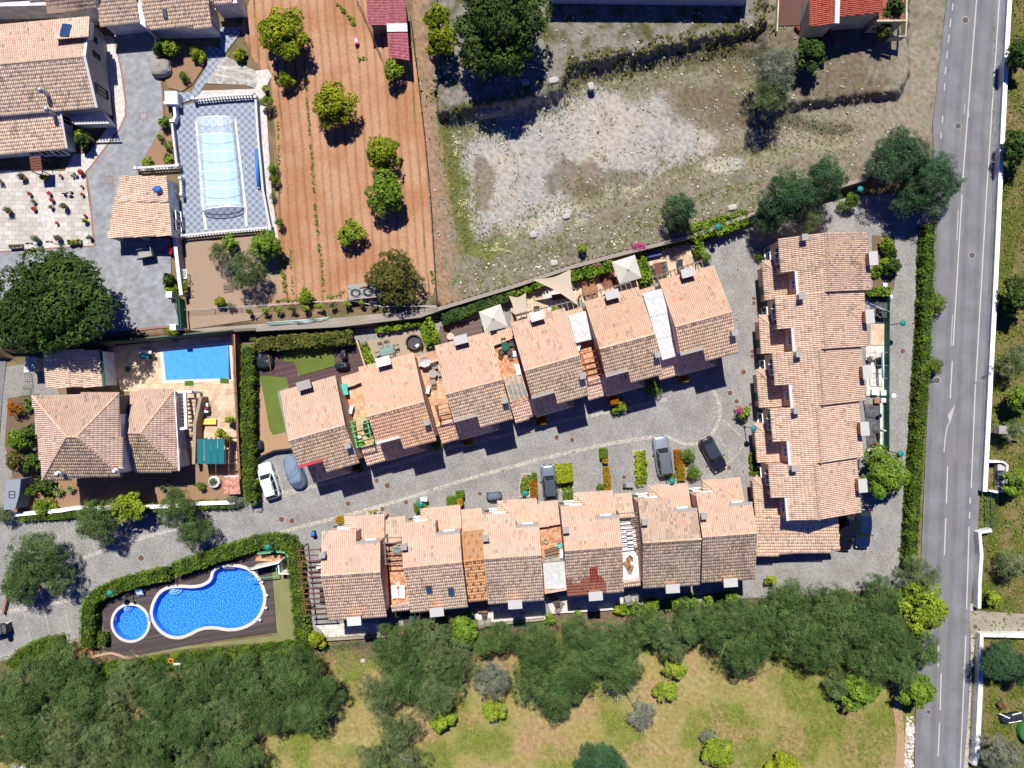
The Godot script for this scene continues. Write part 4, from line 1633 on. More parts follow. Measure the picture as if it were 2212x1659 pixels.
	for e in [[160,680,240,940],[20,1040,540,880]]:
		s=ns()
		strip(s,ps(e),0.12,0.0245)
		struct(s,"parking_line",M.kerb)
	T(0,2)
	for e in [[560,1200,590,1290],[1270,1190,1300,1280],[790,1330,820,1430],[1890,1160,1770,1190]]:
		s=ns()
		strip(s,ps(e),0.10,0.024)
		struct(s,"parking_line",M.kerb)
	for b in [[175,1382,110,1396,0,1418],[2006,480,2004,700,1988,980,1966,1258],[1640,1291,1800,1279,1974,1263]]:
		s=ns()
		wall_run(s,ds(b),0.16,0.0,0.11)
		struct(s,"kerb",M.kerb)
	T(0,1)
	sheet("lane",ds([-60,730,18,735,14,775,8,830,2,900,-6,1000,-60,1000]),0.012,M.asphalt)
	T(0,2)
	sheet("side_cobbles",ds([14,792,100,780,130,850,75,940,50,1110,-10,1110,0,950,8,840]),0.02,M.cobble_old)
	T(3,3)
	sheet("lane_south_east",ps([1750,300,1800,300,2240,330,2240,470,1850,480,1750,510],0.1),0.12,M.concrete_path)
	sheet("stony_verge",ps([1745,240,1790,240,1790,480,1760,900,1730,1680,1690,1680,1730,1200,1750,700],0.1),0.108,M.kerb)
	sheet("dirt_track",ps([1060,870,1165,850,1150,1100,1170,1300,1190,1700,1090,1700,1110,1400,1075,1100]),0.062,M.gravel_tan)
	retaining()
func retaining()->void:
	O=Vector3.ZERO
	var st_w:=thing("retaining_wall","long weathered boundary wall between the estate gardens and the vacant lot","wall",sv(1231,577))
	var s:=ns()
	wall_run(s,ds([553,712,728,703,908,682,956,665,1106,620,1231,578,1356,545,1496,510,1616,466,1700,437,1814,402,1871,386],N),0.42,-0.1,N+0.12)
	put(s,"masonry",M.boundary,st_w)
	var w2:=thing("retaining_wall","dark mossy garden wall north of the covered rectangular pool","wall",sv(350,725))
	s=ns()
	wall_run(s,ds([212,739,300,733,502,714,553,711],N),0.3,-0.1,N+0.25)
	put(s,"masonry",M.wall_moss,w2)
	s=ns()
	wall_run(s,ds([212,739,300,733,502,714],N+0.6),0.05,N+0.25,N+0.75)
	put(s,"screen",M.green_dark,w2)
# ---------- the terraced houses ----------
func estate()->void:
	var south:=Vector3(0,0,1)
	var pale:=Color(0.62,0.425,0.305)
	T(1,2)
	var A:=[]
	A.append([p(280,490,HR),p(770,350,HR)])
	A.append([p(965,280,HR),p(1455,150,HR)])
	A.append([p(1640,90,HR),p(2130,-40,HR)])
	T(2,1)
	A.append([p(105,1545,HR),p(585,1410,HR)])
	A.append([p(755,1355,HR),p(1235,1225,HR)])
	A.append([p(1410,1165,HR),p(1900,1035,HR)])
	var la:=["pink house with a red band over its porch, beside the covered parked car","house with fresh orange tiles and a white scalloped band over its porch","house of the upper row with a glazed lean-to at its eastern terrace","house between the glazed lean-to and the white roof panel","house of the upper row between the two white metal roofs","easternmost house of the upper row, beside the turning circle"]
	var oa:=[
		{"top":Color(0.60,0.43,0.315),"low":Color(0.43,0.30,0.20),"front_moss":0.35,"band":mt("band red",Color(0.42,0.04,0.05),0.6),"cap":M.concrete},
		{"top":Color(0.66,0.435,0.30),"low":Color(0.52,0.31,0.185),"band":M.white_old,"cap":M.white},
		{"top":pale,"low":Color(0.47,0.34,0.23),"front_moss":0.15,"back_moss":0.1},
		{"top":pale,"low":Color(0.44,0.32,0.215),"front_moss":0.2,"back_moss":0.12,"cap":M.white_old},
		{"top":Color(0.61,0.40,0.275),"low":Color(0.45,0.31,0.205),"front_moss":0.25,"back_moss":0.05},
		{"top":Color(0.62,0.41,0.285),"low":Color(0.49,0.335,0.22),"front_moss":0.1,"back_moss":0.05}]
	for i in 6:row_house(A[i][0],A[i][1],south,false,la[i],oa[i])
	T(1,2)
	var B:=[]
	B.append([p(560,1655,HR),p(1075,1620,HR)])
	B.append([p(1270,1585,HR),p(1780,1535,HR)])
	B.append([p(1970,1510,HR),p(2467,1475,HR)])
	T(2,2)
	B.append([p(455,1440,HR),p(955,1400,HR)])
	B.append([p(1130,1370,HR),p(1635,1338,HR)])
	B.append([p(1645,1320,HR),p(2120,1285,HR)])
	var lb:=["westernmost house of the lower row, beside the long red-brown pergola","house with two small roof windows in its southern slope","house between the chequered tile roof and the white lean-to","house with a painted red patch on its southern slope","house with dark streaked tiles beside the white roof terrace","house at the east end of the lower row, with a mossy southern slope"]
	var ob:=[
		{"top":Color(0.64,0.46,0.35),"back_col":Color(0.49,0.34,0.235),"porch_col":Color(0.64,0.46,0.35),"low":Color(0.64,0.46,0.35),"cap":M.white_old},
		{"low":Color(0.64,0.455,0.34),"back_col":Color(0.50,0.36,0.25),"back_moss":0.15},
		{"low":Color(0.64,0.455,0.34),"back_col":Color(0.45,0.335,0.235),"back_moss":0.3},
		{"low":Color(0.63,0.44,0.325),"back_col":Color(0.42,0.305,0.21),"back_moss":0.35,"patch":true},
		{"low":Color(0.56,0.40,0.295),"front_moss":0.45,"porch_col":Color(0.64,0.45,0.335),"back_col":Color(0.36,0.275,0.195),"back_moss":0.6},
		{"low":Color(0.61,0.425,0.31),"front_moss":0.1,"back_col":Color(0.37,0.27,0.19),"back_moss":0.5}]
	var bh:=[]
	for i in 6:bh.append(row_house(B[i][0],B[i][1],-south,true,lb[i],ob[i]))
	T(3,1)
	var R:=[]
	R.append([p(490,352,HR),p(530,862,HR)])
	R.append([p(468,862,HR),p(502,1356,HR)])
	R.append([p(447,1358,HR),p(488,1844,HR)])
	T(3,2)
	R.append([p(432,190,HR),p(475,688,HR)])
	R.append([p(420,692,HR),p(462,1185,HR)])
	var lr:=["house at the north end of the eastern row, under the trees","house of the eastern row behind the slatted dark garden table","middle house of the eastern row, with a frame and covers in its yard","house of the eastern row with dark paving in its yard","house at the south end of the eastern row, beside the round bushy tree"]
	for i in 5:
		var rk:float=[0.95,1.03,0.98,1.05,0.99][i]
		var rh:=row_house(R[i][0],R[i][1],Vector3(-1,0,0),true,lr[i],{"top":Color(0.58,0.395,0.29)*rk,"low":Color(0.57,0.395,0.29)*rk,"back_moss":[0.3,0.05,0.0,0.0,0.05][i],"front_moss":0.12,"band":M.white_old,"cap":M.concrete_pale})
		rh.position.y-=0.15*i
	T(1,3)
	for e in [[1497,112],[1687,132]]:
		var o:Node3D=bh[1]
		O=o.position
		var q:=p(e[0],e[1],6.33 if e[0]<1600 else 6.22)
		var b:=Basis(UP,0.07)*Basis(Vector3.RIGHT,0.33)
		var s:=ns()
		for sg in [-1,1]:
			box(s,q+b*Vector3(sg*0.27,0.12,0),Vector3(0.09,0.14,1.0),b)
			box(s,q+b*Vector3(0,0.12,sg*0.46),Vector3(0.45,0.14,0.09),b)
		var w:=put(s,"roof_window",M.grey_dark,o)
		s=ns()
		box(s,q+b*Vector3(0,0.11,0),Vector3(0.45,0.04,0.83),b)
		put(s,"pane",M.glass_blue,w)
	var fa:Vector3=((A[5][1]-A[0][0])*Vector3(1,0,1)).normalized()
	var ff:=Vector3(-fa.z,0,fa.x)
	var g:=func(e0:Vector3,e1:Vector3,f:Vector3,zb:float,zf:float)->Array:
		return [v(e0,0)-f*zb,v(e1,0)-f*zb,v(e1,0)+f*zf,v(e0,0)+f*zf]
	var lt:=["roof terrace with a green painted pergola and black covered grill","roof terrace with a white satellite dish and round dining set","roof terrace with a round green table, glazed at its southern end","red-tiled roof terrace below the square white metal roof","roof terrace hidden under the long white metal roof"]
	for i in 5:
		roof_terrace(g.call(A[i][1],A[i+1][0],ff,4.0,3.0),3.0,lt[i],M.terracotta if i>1 else M.terracotta_pale,ff,2.1,1.1,pale if i!=1 else Color(0.55,0.33,0.2))
	var fb:Vector3=((B[5][1]-B[0][0])*Vector3(1,0,1)).normalized()
	var fn:=Vector3(fb.z,0,-fb.x)
	roof_terrace(g.call(B[0][1],B[1][0],fn,4.9,2.2),3.0,"narrow roof terrace with beams, a glass table and two white loungers",M.terracotta,fn,2.4,0.7,Color(0.64,0.45,0.335))
	roof_terrace(g.call(B[1][1],B[2][0],fn,4.6,2.2),3.0,"terrace bay roofed over with chequered orange tiles",M.terracotta,fn,2.4,0.0,Color(0.64,0.45,0.335))
	roof_terrace(g.call(B[2][1],B[3][0],fn,5.2,2.2),3.0,"red-tiled roof terrace with stacked timber before the white lean-to",M.terracotta,fn,2.4,0.0,Color(0.64,0.45,0.335))
	roof_terrace(g.call(B[3][1],B[4][0],fn,5.0,2.2),3.0,"white roof terrace with loungers under open beams",M.white,fn,2.4,0.6,Color(0.63,0.445,0.33))
	var e0:Vector3=v(B[1][1],0)
	var e1:Vector3=v(B[2][0],0)
	var cr:=thing("bay_roof","chequered roof of orange and dark tiles between two houses","roof",(e0+e1)*0.5)
	var dk:=ns()
	rng.seed=99
	var n0:=rt.size()
	slope(dk,[v(e0,5.6)-fn*0.4,v(e1,5.6)-fn*0.4,v(e1,4.9)+fn*2.6,v(e0,4.9)+fn*2.6],fn,Color(0.48,0.25,0.12))
	slope(dk,[v(e0,5.6)-fn*0.4,v(e1,5.6)-fn*0.4,v(e1,4.3)-fn*5.2,v(e0,4.3)-fn*5.2],-fn,Color(0.50,0.26,0.12))
	for i in range(n0,rt.size()):
		var q:=rt[i].origin-e0
		var ix:=int(round(q.dot(fb)/0.21))
		var iz:=int(round(q.dot(fn)/0.38))
		if posmod(iz,2)==0 and posmod(ix+iz,4)==0:rc[i]=Color(0.26,0.12,0.06)
	ridge_row(v(e0,5.62)-fn*0.4,v(e1,5.62)-fn*0.4,Color(0.48,0.25,0.12))
	flush_roof(cr,dk)
	var s:=ns()
	for e in [e0,e1]:
		s=ns()
		bar(s,v(e,4.2)-fn*4.9,v(e,4.2)+fn*2.3,0.14,0.16)
		put(s,"beam",M.brown_wood,cr)
		for z in [-4.8,-1.0,2.2]:
			s=ns()
			bar(s,v(e,3.0)+fn*z,v(e,4.12)+fn*z,0.12,0.12)
			put(s,"post",M.brown_wood,cr)
	T(2,1)
	metal_roof([[485,1075],[640,1030],[705,1268],[555,1305]],[4.9,4.9,4.2,4.2],1,"square white corrugated metal roof over a terrace of the upper row",0.0)
	metal_roof([[1128,882],[1288,838],[1452,1408],[1300,1452]],[6.2,6.2,4.6,4.6],3,"long white ribbed metal roof between the last two upper houses",0.0)
	T(2,2)
	metal_roof([[268,1555],[452,1540],[470,1762],[288,1772]],[4.2,4.2,3.1,3.1],1,"white corrugated lean-to roof in the lower row",0.0)
	T(1,2)
	glazed([[2140,-60],[2290,-90],[2350,110],[2205,160]],4.6,4.0,4,"greenish glazed lean-to roof at the end of a roof terrace",true)
	T(2,2)
	glazed([[272,1498],[442,1488],[448,1535],[276,1548]],4.2,4.2,3,"narrow glass canopy above the white lean-to",false)
	T(3,2)
	var car:=thing("carport","long tiled carport roof below the eastern row","carport",p(250,1320,2.8)*Vector3(1,0,1))
	dk=ns()
	rng.seed=4
	var q0:=p(-115,1150,3.7)
	var q1:=p(604,1120,3.7)
	slope(dk,[q0,q1,p(622,1440,2.7),p(-100,1487,2.7)],Vector3(0,0,1),Color(0.50,0.35,0.25),0.15)
	flush_roof(car,dk)
	s=ns()
	prism(s,PackedVector2Array([Vector2(q0.x+0.1,q0.z+0.25),Vector2(q1.x-6.5,q1.z+0.2),Vector2(q1.x-6.4,q1.z+3.6),Vector2(q0.x+0.3,q0.z+3.9)]),0.0,2.45)
	put(s,"wall",M.wall_pink,car)
	for k in 4:
		s=ns()
		var a:=p(622,1440,2.7).lerp(p(-100,1487,2.7),k/3.0*0.6+0.01)
		tube(s,Vector3(a.x-0.2,0,a.z-0.3),Vector3(a.x-0.2,2.6,a.z-0.3),0.09,0.09,8)
		put(s,"post",M.wall_white,car)
	T(1,2)
	pergola(p(815,328,5.0),p(866,548,5.0),p(958,288,5.0)-p(815,328,5.0),6,M.green_paint,"bright green painted pergola on a roof terrace",true,0.09,true,3.0)
	pergola(p(1100,1332,5.2),p(1115,1555,5.2),p(1262,1326,5.2)-p(1100,1332,5.2),6,M.grey_wood,"grey beams over the narrow terrace with the glass table",true,0.09,true,3.0)
	pergola(p(1545,190,5.0),p(1575,300,5.0),p(1665,165,5.0)-p(1545,190,5.0),4,M.brown_wood,"short pergola beside the satellite dish terrace",true,0.08,true,3.0)
	pergola(p(360,1440,3.6),p(420,2000,3.6),p(560,1430,3.6)-p(360,1440,3.6),13,M.brown_wood,"long red-brown pergola at the west end of the lower row",true,0.11)
	T(2,1)
	pergola(p(598,1402,4.9),p(655,1600,4.9),p(735,1368,4.9)-p(598,1402,4.9),5,M.brown_wood,"terracotta terrace pergola below the square metal roof",true,0.09,true,3.0)
	pergola(p(30,1055,2.7),p(560,930,2.7),Vector3(0.35,0,1.35),13,M.grey_wood,"grey pergola behind the house with the triangular sail",true,0.09)
	pergola(p(590,890,2.7),p(1020,775,2.7),Vector3(0.35,0,1.35),11,M.grey_wood,"grey pergola beside the teak dining table",true,0.09)
	pergola(p(1210,735,2.7),p(1635,590,2.7),Vector3(0.35,0,1.35),12,M.grey_wood,"grey pergola of the easternmost upper garden",true,0.09)
	T(2,2)
	pergola(p(915,1122,4.9),p(945,1390,4.9),p(1098,1108,4.9)-p(915,1122,4.9),8,M.grey_wood,"grey beams over the white roof terrace",true,0.08,true,3.0)
func metal_roof(c:Array,h:Array,panels:int,label:String,base:float)->void:
	var q:=[]
	for i in 4:q.append(p(c[i][0],c[i][1],h[i]))
	var o:=thing("metal_roof",label,"roof",(q[0]+q[1]+q[2]+q[3])*0.25*Vector3(1,0,1),"white metal roofs of the terraces")
	for k in panels:
		var t0:=float(k)/panels
		var t1:=float(k+1)/panels+(0.02 if k<panels-1 else 0.0)
		var lift:=UP*0.05*(panels-k)
		var s:=ns()
		corrugated(s,q[0].lerp(q[3],t0)+lift,q[1].lerp(q[2],t0)+lift,q[1].lerp(q[2],t1)+lift,q[0].lerp(q[3],t1)+lift,0.24,0.05)
		put(s,"panel",M.sheet_white,o)
	for i in 4:
		var s:=ns()
		bar(s,q[i]-UP*0.06,q[(i+1) % 4]-UP*0.06,0.1,0.1)
		put(s,"edge_beam",M.white_old,o)
		s=ns()
		var r:Vector3=q[i].lerp((q[0]+q[1]+q[2]+q[3])*0.25,0.06)
		bar(s,Vector3(r.x,3.0,r.z),r-UP*0.115,0.09,0.09)
		put(s,"post",M.white_old,o)
func glazed(c:Array,h0:float,h1:float,n:int,label:String,green:bool)->void:
	var q:=[p(c[0][0],c[0][1],h0),p(c[1][0],c[1][1],h0),p(c[2][0],c[2][1],h1),p(c[3][0],c[3][1],h1)]
	var o:=thing("glass_roof",label,"glass roof",(q[0]+q[1]+q[2]+q[3])*0.25*Vector3(1,0,1))
	for k in n:
		var a:Vector3=q[0].lerp(q[1],float(k)/n)
		var b:Vector3=q[0].lerp(q[1],float(k+1)/n)
		var e:Vector3=q[3].lerp(q[2],float(k+1)/n)
		var d:Vector3=q[3].lerp(q[2],float(k)/n)
		var s:=ns()
		quad(s,a,b,e,d)
		put(s,"pane",M.pane,o)
		s=ns()
		bar(s,a-UP*0.05,d-UP*0.05,0.05,0.07)
		if k==n-1:bar(s,b-UP*0.05,e-UP*0.05,0.05,0.07)
		put(s,"glazing_bar",M.white if green else M.shutter,o)
	for i in 4:
		var s:=ns()
		bar(s,Vector3(q[i].x,3.0,q[i].z),q[i]-UP*0.1,0.07,0.07)
		put(s,"post",M.white_old,o)
# ---------- villas, walls, pools ----------
func q4(a:Array,h:float)->Array:
	var o:=[]
	for i in range(0,a.size(),2):o.append(p(a[i],a[i+1],h))
	return o
func plan(a:Array)->PackedVector2Array:
	var o:=PackedVector2Array()
	for q in a:o.append(Vector2(q.x,q.z))
	return o
func grow(poly:PackedVector2Array,d:float)->PackedVector2Array:
	var r:=Geometry2D.offset_polygon(poly,d,Geometry2D.JOIN_MITER)
	return r[0] if r.size() else poly
func balustrade(line:PackedVector2Array,y:float,label:String)->Node3D:
	var o:=thing("balustrade",label,"balustrade",v3(line[0],y),"white balustrades of the pool terrace")
	var s:=ns()
	wall_run(s,line,0.24,y+0.72,y+0.84)
	put(s,"handrail",M.white_old,o)
	s=ns()
	wall_run(s,line,0.26,y,y+0.1)
	put(s,"plinth",M.white_old,o)
	O=Vector3.ZERO
	if not M.has("baluster_mesh"):
		s=ns(true)
		lathe(s,Vector3.ZERO,[0.07,0.1,0.05,0.18,0.085,0.32,0.045,0.52,0.07,0.72],8)
		s.generate_normals()
		var am:=s.commit()
		am.surface_set_material(0,M.white_old)
		M["baluster_mesh"]=am
	for e in along(line,0.34):
		var b:=MeshInstance3D.new()
		b.mesh=M["baluster_mesh"]
		b.name = "baluster"
		b.position=v3(e[0],y)-o.position
		o.add_child(b,true)
	for e in [line[0],line[line.size()-1]]:
		O=o.position
		s=ns()
		box(s,v3(e,y+0.5),Vector3(0.34,1.0,0.34))
		put(s,"pier",M.white_old,o)
	return o
func garden_wall(line:PackedVector2Array,wide:float,y0:float,y1:float,m:Material,label:String,cap:Material=null)->Node3D:
	var o:=thing("garden_wall",label,"wall",v3(line[0],y0))
	var s:=ns()
	wall_run(s,line,wide,y0,y1-(0.08 if cap else 0.0))
	put(s,"masonry",m,o)
	if cap:
		s=ns()
		wall_run(s,line,wide+0.1,y1-0.08,y1)
		put(s,"coping",cap,o)
	return o
func mesh_fence(line:PackedVector2Array,y:float,tall:float,m:Material,label:String,step:=2.2,solid:=false)->Node3D:
	var o:=thing("fence",label,"fence",v3(line[0],y))
	for e in along(line,step):
		var s:=ns()
		tube(s,v3(e[0],y),v3(e[0],y+tall+0.1),0.03,0.03,6)
		put(s,"post",m,o)
	var s:=ns()
	if solid:
		wall_run(s,line,0.02,y+0.05,y+tall)
	else:
		var k:=0
		for yy in [0.12,0.4,0.68,1.0]:
			wall_run(s,line,0.02,y+tall*yy-0.02,y+tall*yy)
		for e in along(line,0.22):
			tube(s,v3(e[0],y+tall*0.1),v3(e[0],y+tall),0.008,0.008,3,false)
	put(s,"mesh_panel" if not solid else "screen_panel",m,o)
	return o
func chimney_pot(parent:Node3D,q:Vector3,tall:float,m:Material)->void:
	var s:=ns(true)
	lathe(s,q,[0.24,-0.4,0.24,tall*0.72,0.3,tall*0.74,0.3,tall*0.82,0.2,tall*0.84,0.2,tall*0.94,0.27,tall*0.95,0.12,tall*1.1,0.0,tall*1.12],12)
	put(s,"chimney",m,parent)
func villas()->void:
	var y:=N+0.045
	sheet("driveway",ds([246,70,341,70,345,150,353,240,347,282,314,345,300,372,300,515,368,515,372,640,390,707,290,712,0,745,-60,755,-60,545,0,545,207,531,192,415,183,372,196,360,258,277,271,240,260,155],N),y,M.drive)
	T(0,0)
	sheet("stone_path",ps([895,300,985,325,1045,620,1082,900,1078,1000,1030,1110,780,1440,730,1490,560,1480,640,1330,760,1330,980,1040,990,1000,950,700],N),y+0.004,M.white_crazy)
	var s:=ns()
	strip(s,ps([992,330,1052,620,1090,900,1086,1003,1038,1116,785,1448,742,1492],N),0.2,y+0.008)
	strip(s,ps([1355,380,1365,520,1385,620,1408,860,1412,1000,1390,1125,1250,1370,1225,1420],N),0.2,y+0.008)
	struct(s,"brick_edging",M.brick_edge)
	sheet("terrace_paving",PackedVector2Array(ps([-240,1465,560,1480,735,1485,760,1659],N))+ds([205,530,0,543,-60,548],N),y+0.006,M.white_slab)
	T(0,1)
	s=ns()
	strip(s,ps([745,-170,775,0,815,445,822,468,560,480,0,518,-240,530],N),0.2,y+0.012)
	strip(s,ps([1550,1165,1400,1165,1180,1190],N),0.25,y+0.012)
	struct(s,"brick_edging",M.brick_edge)
	sheet("patterned_path",ps([325,0,430,0,495,360,470,480,370,485,385,360],N),y+0.010,M.white_crazy)
	for e in [[0,1240,1005],[0,945,1555]]:
		T(0,0)
		s=ns()
		var c:=p(e[1],e[2],N)
		O=Vector3.ZERO
		for k in 8:
			var a:=TAU*k/8
			var d:=Vector3(cos(a),0,sin(a))*0.46
			for j in 3:
				var b:=a+TAU*j/3.0+0.5
				lathe(s,Vector3(c.x,y+0.004,c.z)+d+Vector3(cos(b),0,sin(b))*0.075,[0.075,0.0,0.075,0.006,0.0,0.006],6)
		struct(s,"paving_rosette",M.brick_edge)
	sheet("garden_bed",ps([1350,375,1765,400,1788,540,1660,735,1570,790,1460,760,1395,620,1365,520],N),y+0.012,M.soil_bed)
	sheet("patterned_path",ps([1905,236,2088,236,2070,300,1935,478,1782,722,1700,845,1540,905,1540,800,1655,795,1795,560,1772,400,1905,420],N),y,M.ring_tile)
	sheet("paved_corner",ps([1935,480,2230,625,2230,778,2130,735,1780,722],N),y+0.002,M.patio_grey)
	s=ns()
	strip(s,ps([1875,570,2225,650],N),0.28,y+0.006)
	strip(s,ps([1840,640,2225,715],N),0.28,y+0.006)
	struct(s,"paving_band",M.white_slab)
	sheet("crazy_paving",ds([437,196,553,192,553,153,580,150,587,165,574,190,574,207,587,415,602,517,586,519,568,415,556,215,545,212,423,214],N),y+0.003,M.white_crazy)
	sheet("flower_border",ps([1765,730,2130,732,2165,768,1740,782],N),y+0.012,M.soil_dark)
	sheet("garden_bed",ds([347,280,372,255,376,345,378,360,310,362,314,346],N),y+0.012,M.soil_bed)
	sheet("garden_triangle",ps([650,1070,930,1075,720,1330,650,1290],N),y+0.02,M.soil_dark)
	sheet("brown_yard",ps([-240,90,400,70,480,180,420,160,-240,230],N),y+0.001,M.patio_tan)
	sheet("bare_yard",ds([400,520,470,520,590,500,612,640,553,690,404,712],N),N+0.03,mt("bare earth",Color(0.45,0.325,0.225),0.95,M.earth.albedo_texture,0.4))
	sheet("concrete_path",ds([404,712,553,700,700,689,900,670,938,662,950,664,906,681,728,702,553,711,450,718],N),N+0.05,M.concrete_path)
	sheet("pool_terrace",ds([375,232,422,222,545,213,556,222,568,415,586,492,395,509,391,420,379,265],N),y+0.007,M.ring_tile)
	T(0,0)
	var pool:=thing("swimming_pool","narrow pale swimming pool inside the arched enclosure","swimming pool",p(1880,1420,N)*Vector3(1,1,1))
	s=ns()
	flat(s,ds([436,290,504,288,520,440,446,445],N),y+0.012)
	put(s,"water",mt("pale pool",Color(0.36,0.60,0.69),0.15),pool)
	var en:=thing("pool_enclosure","arched transparent pool enclosure in white frames","pool enclosure",p(1900,1400,N))
	T(0,0)
	var bl:=[p(1700,1050,N),p(1712,1195,N),p(1722,1350,N),p(1733,1510,N),p(1740,1660,N),p(1748,1800,N),p(1765,1835,N)]
	var br:=[p(2033,1030,N),p(2048,1178,N),p(2065,1335,N),p(2085,1492,N),p(2100,1640,N),p(2112,1775,N),p(2125,1802,N)]
	var arc:=func(a:Vector3,b:Vector3,t:float,hh:float)->Vector3:
		var e:=PI*(1.0-t)
		return (a+b)*0.5+(b-a)*0.5*cos(e)+UP*(0.2+hh*pow(sin(e),0.8))
	for i in 7:
		var hh:=1.05+0.05*i
		s=ns()
		for k in 12:
			bar(s,arc.call(bl[i],br[i],k/12.0,hh),arc.call(bl[i],br[i],(k+1)/12.0,hh),0.07,0.06)
		put(s,"arch_frame",M.white,en)
		if i==6:break
		for k in 6:
			s=ns()
			for j in 2:
				var t0:=(k+j*0.5)/6.0
				var t1:=(k+j*0.5+0.5)/6.0
				quad(s,arc.call(bl[i],br[i],t0,hh),arc.call(bl[i],br[i],t1,hh),arc.call(bl[i+1],br[i+1],t1,hh+0.05),arc.call(bl[i+1],br[i+1],t0,hh+0.05))
			put(s,"pane",M.clear,en)
			if k>0:
				s=ns()
				bar(s,arc.call(bl[i],br[i],k/6.0,hh+0.01),arc.call(bl[i+1],br[i+1],k/6.0,hh+0.06),0.02,0.02)
				put(s,"glazing_bar",M.white,en)
	for e in [[bl[0],bl[6],p(1785,1990,N)],[br[0],br[6],p(2132,1960,N)]]:
		s=ns()
		wall_run(s,plan([e[0],e[1],e[2]]),0.26,y+0.008,y+0.1)
		put(s,"track",M.white,en)
	T(1,0)
	var rol:=thing("cover_roller","blue pool cover rolled up on the terrace edge","pool cover",p(15,1450,N))
	s=ns(true)
	tube(s,p(2,1290,N+0.3),p(22,1610,N+0.3),0.2,0.2,12)
	put(s,"roll",M.blue,rol)
	s=ns()
	for e in [p(2,1280,N+0.3),p(22,1622,N+0.3)]:box(s,e-UP*0.12,Vector3(0.3,0.36,0.08))
	put(s,"stand",M.white_old,rol)
	T(0,0)
	balustrade(ds([418,213,480,207,546,203],N+0.8),y,"white balustrade along the north edge of the ring-tiled pool terrace")
	balustrade(ds([552,210,558,300,568,410,584,495],N+0.8),y,"white balustrade along the east edge of the ring-tiled pool terrace")
	balustrade(ds([393,509,480,500,584,491],N+0.8),y,"white balustrade along the south edge of the ring-tiled pool terrace")
	balustrade(ds([371,262,382,358],N+0.8),y,"white balustrade between the terrace and the flowering border")
	balustrade(ds([294,363,385,357],N+0.8),y,"white balustrade north of the garage roof")
	balustrade(ds([390,385,392,420],N+0.8),y,"short balustrade beside the garage steps")
	var ph:=thing("pump_house","small white pump house with a pale blue lid by the pool terrace","hut",p(1490,850,N))
	s=ns()
	prism(s,ps([1448,795,1535,795,1540,905,1448,885],N+1.2),N,N+1.2)
	put(s,"wall",M.wall_white,ph)
	for k in 3:
		s=ns()
		var a:=p(1440+k*35,788,N+1.34-k*0.03)
		bar(s,a,p(1444+k*35,900,N+1.34-k*0.03),0.46,0.07)
		put(s,"lid",mt("pale blue lid",Color(0.50,0.68,0.75),0.5),ph)
	garden_wall(ps([1415,890,1440,880,1500,900,1512,1000,1490,1050],N+1.0),0.2,N,N+1.0,M.wall_white,"curved white wall beside the pump house",M.white)
	T(0,0)
	var ho:=thing("stone_house","big stone-gabled house with weathered tiles and a blue roof window","house",p(300,560,N))
	rng.seed=71
	var E:=p(735,490,6.4)
	var W:=p(-240,579,6.4)
	var u:=((E-W)*Vector3(1,0,1)).normalized()
	var f:=Vector3(-u.z,0,u.x)
	var L:=(E-W).length()
	s=ns()
	extrude(s,v(W,0),u,f,PackedVector2Array([Vector2(-4.6,N-0.1),Vector2(-4.6,5.15),Vector2(0,6.28),Vector2(4.6,5.0),Vector2(4.6,N-0.1)]),0,L-0.1)
	put(s,"wall",M.wall_stone,ho)
	var dk:=ns()
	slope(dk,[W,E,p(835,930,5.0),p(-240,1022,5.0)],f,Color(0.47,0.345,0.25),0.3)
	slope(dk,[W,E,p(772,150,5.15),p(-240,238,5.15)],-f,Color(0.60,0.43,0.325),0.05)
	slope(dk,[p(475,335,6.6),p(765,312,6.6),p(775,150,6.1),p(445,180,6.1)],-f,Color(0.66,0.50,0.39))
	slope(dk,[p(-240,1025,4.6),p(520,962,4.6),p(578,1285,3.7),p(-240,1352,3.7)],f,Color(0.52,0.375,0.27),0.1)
	ridge_row(W,E,Color(0.5,0.36,0.27))
	flush_roof(ho,dk)
	s=ns()
	prism(s,ps([455,190,765,162,758,305,480,325],6.2),5.2,6.1)
	put(s,"dormer_wall",M.wall_white,ho)
	s=ns()
	prism(s,ps([-240,1030,505,970,552,1255,-240,1325],3.9),N,3.55)
	put(s,"annex_wall",M.wall_white,ho)
	s=ns()
	bar(s,E+UP*0.1,p(835,930,5.1),0.3,0.1)
	put(s,"verge",M.white_old,ho)
	s=ns()
	bar(s,E+UP*0.1,p(772,155,5.3),0.3,0.1)
	put(s,"verge",M.white_old,ho)
	s=ns()
	bar(s,p(522,965,4.72),p(578,1280,3.82),0.22,0.08)
	put(s,"verge",M.white_old,ho)
	var sw:=p(570,265,6.5)
	var b:=Basis(UP,-0.09)*Basis(Vector3.RIGHT,-0.2)
	s=ns()
	box(s,sw+b*Vector3(0,0.1,0),Vector3(0.95,0.12,1.45),b)
	put(s,"roof_window",M.grey_dark,ho)
	s=ns()
	box(s,sw+b*Vector3(0,0.17,0),Vector3(0.82,0.03,1.32),b)
	put(s,"pane",M.glass_blue,ho.get_child(ho.get_child_count()-1))
	chimney_pot(ho,p(352,778,6.7)*Vector3(1,0,1)+UP*5.6,1.3,M.white_old)
	chimney_pot(ho,p(400,940,6.0)*Vector3(1,0,1)+UP*4.9,1.2,M.white_old)
	for e in [[822,262,0.5,0.5],[845,400,0.5,1.1],[860,705,0.9,2.2]]:
		window(ho,v(E,0)+u*(-0.1)+f*((e[1]-490.0)/4.0*K*0.93-0.1)+UP*(4.0 if e[3]<2 else 3.6),u,e[2],e[3],false,M.grey_dark)
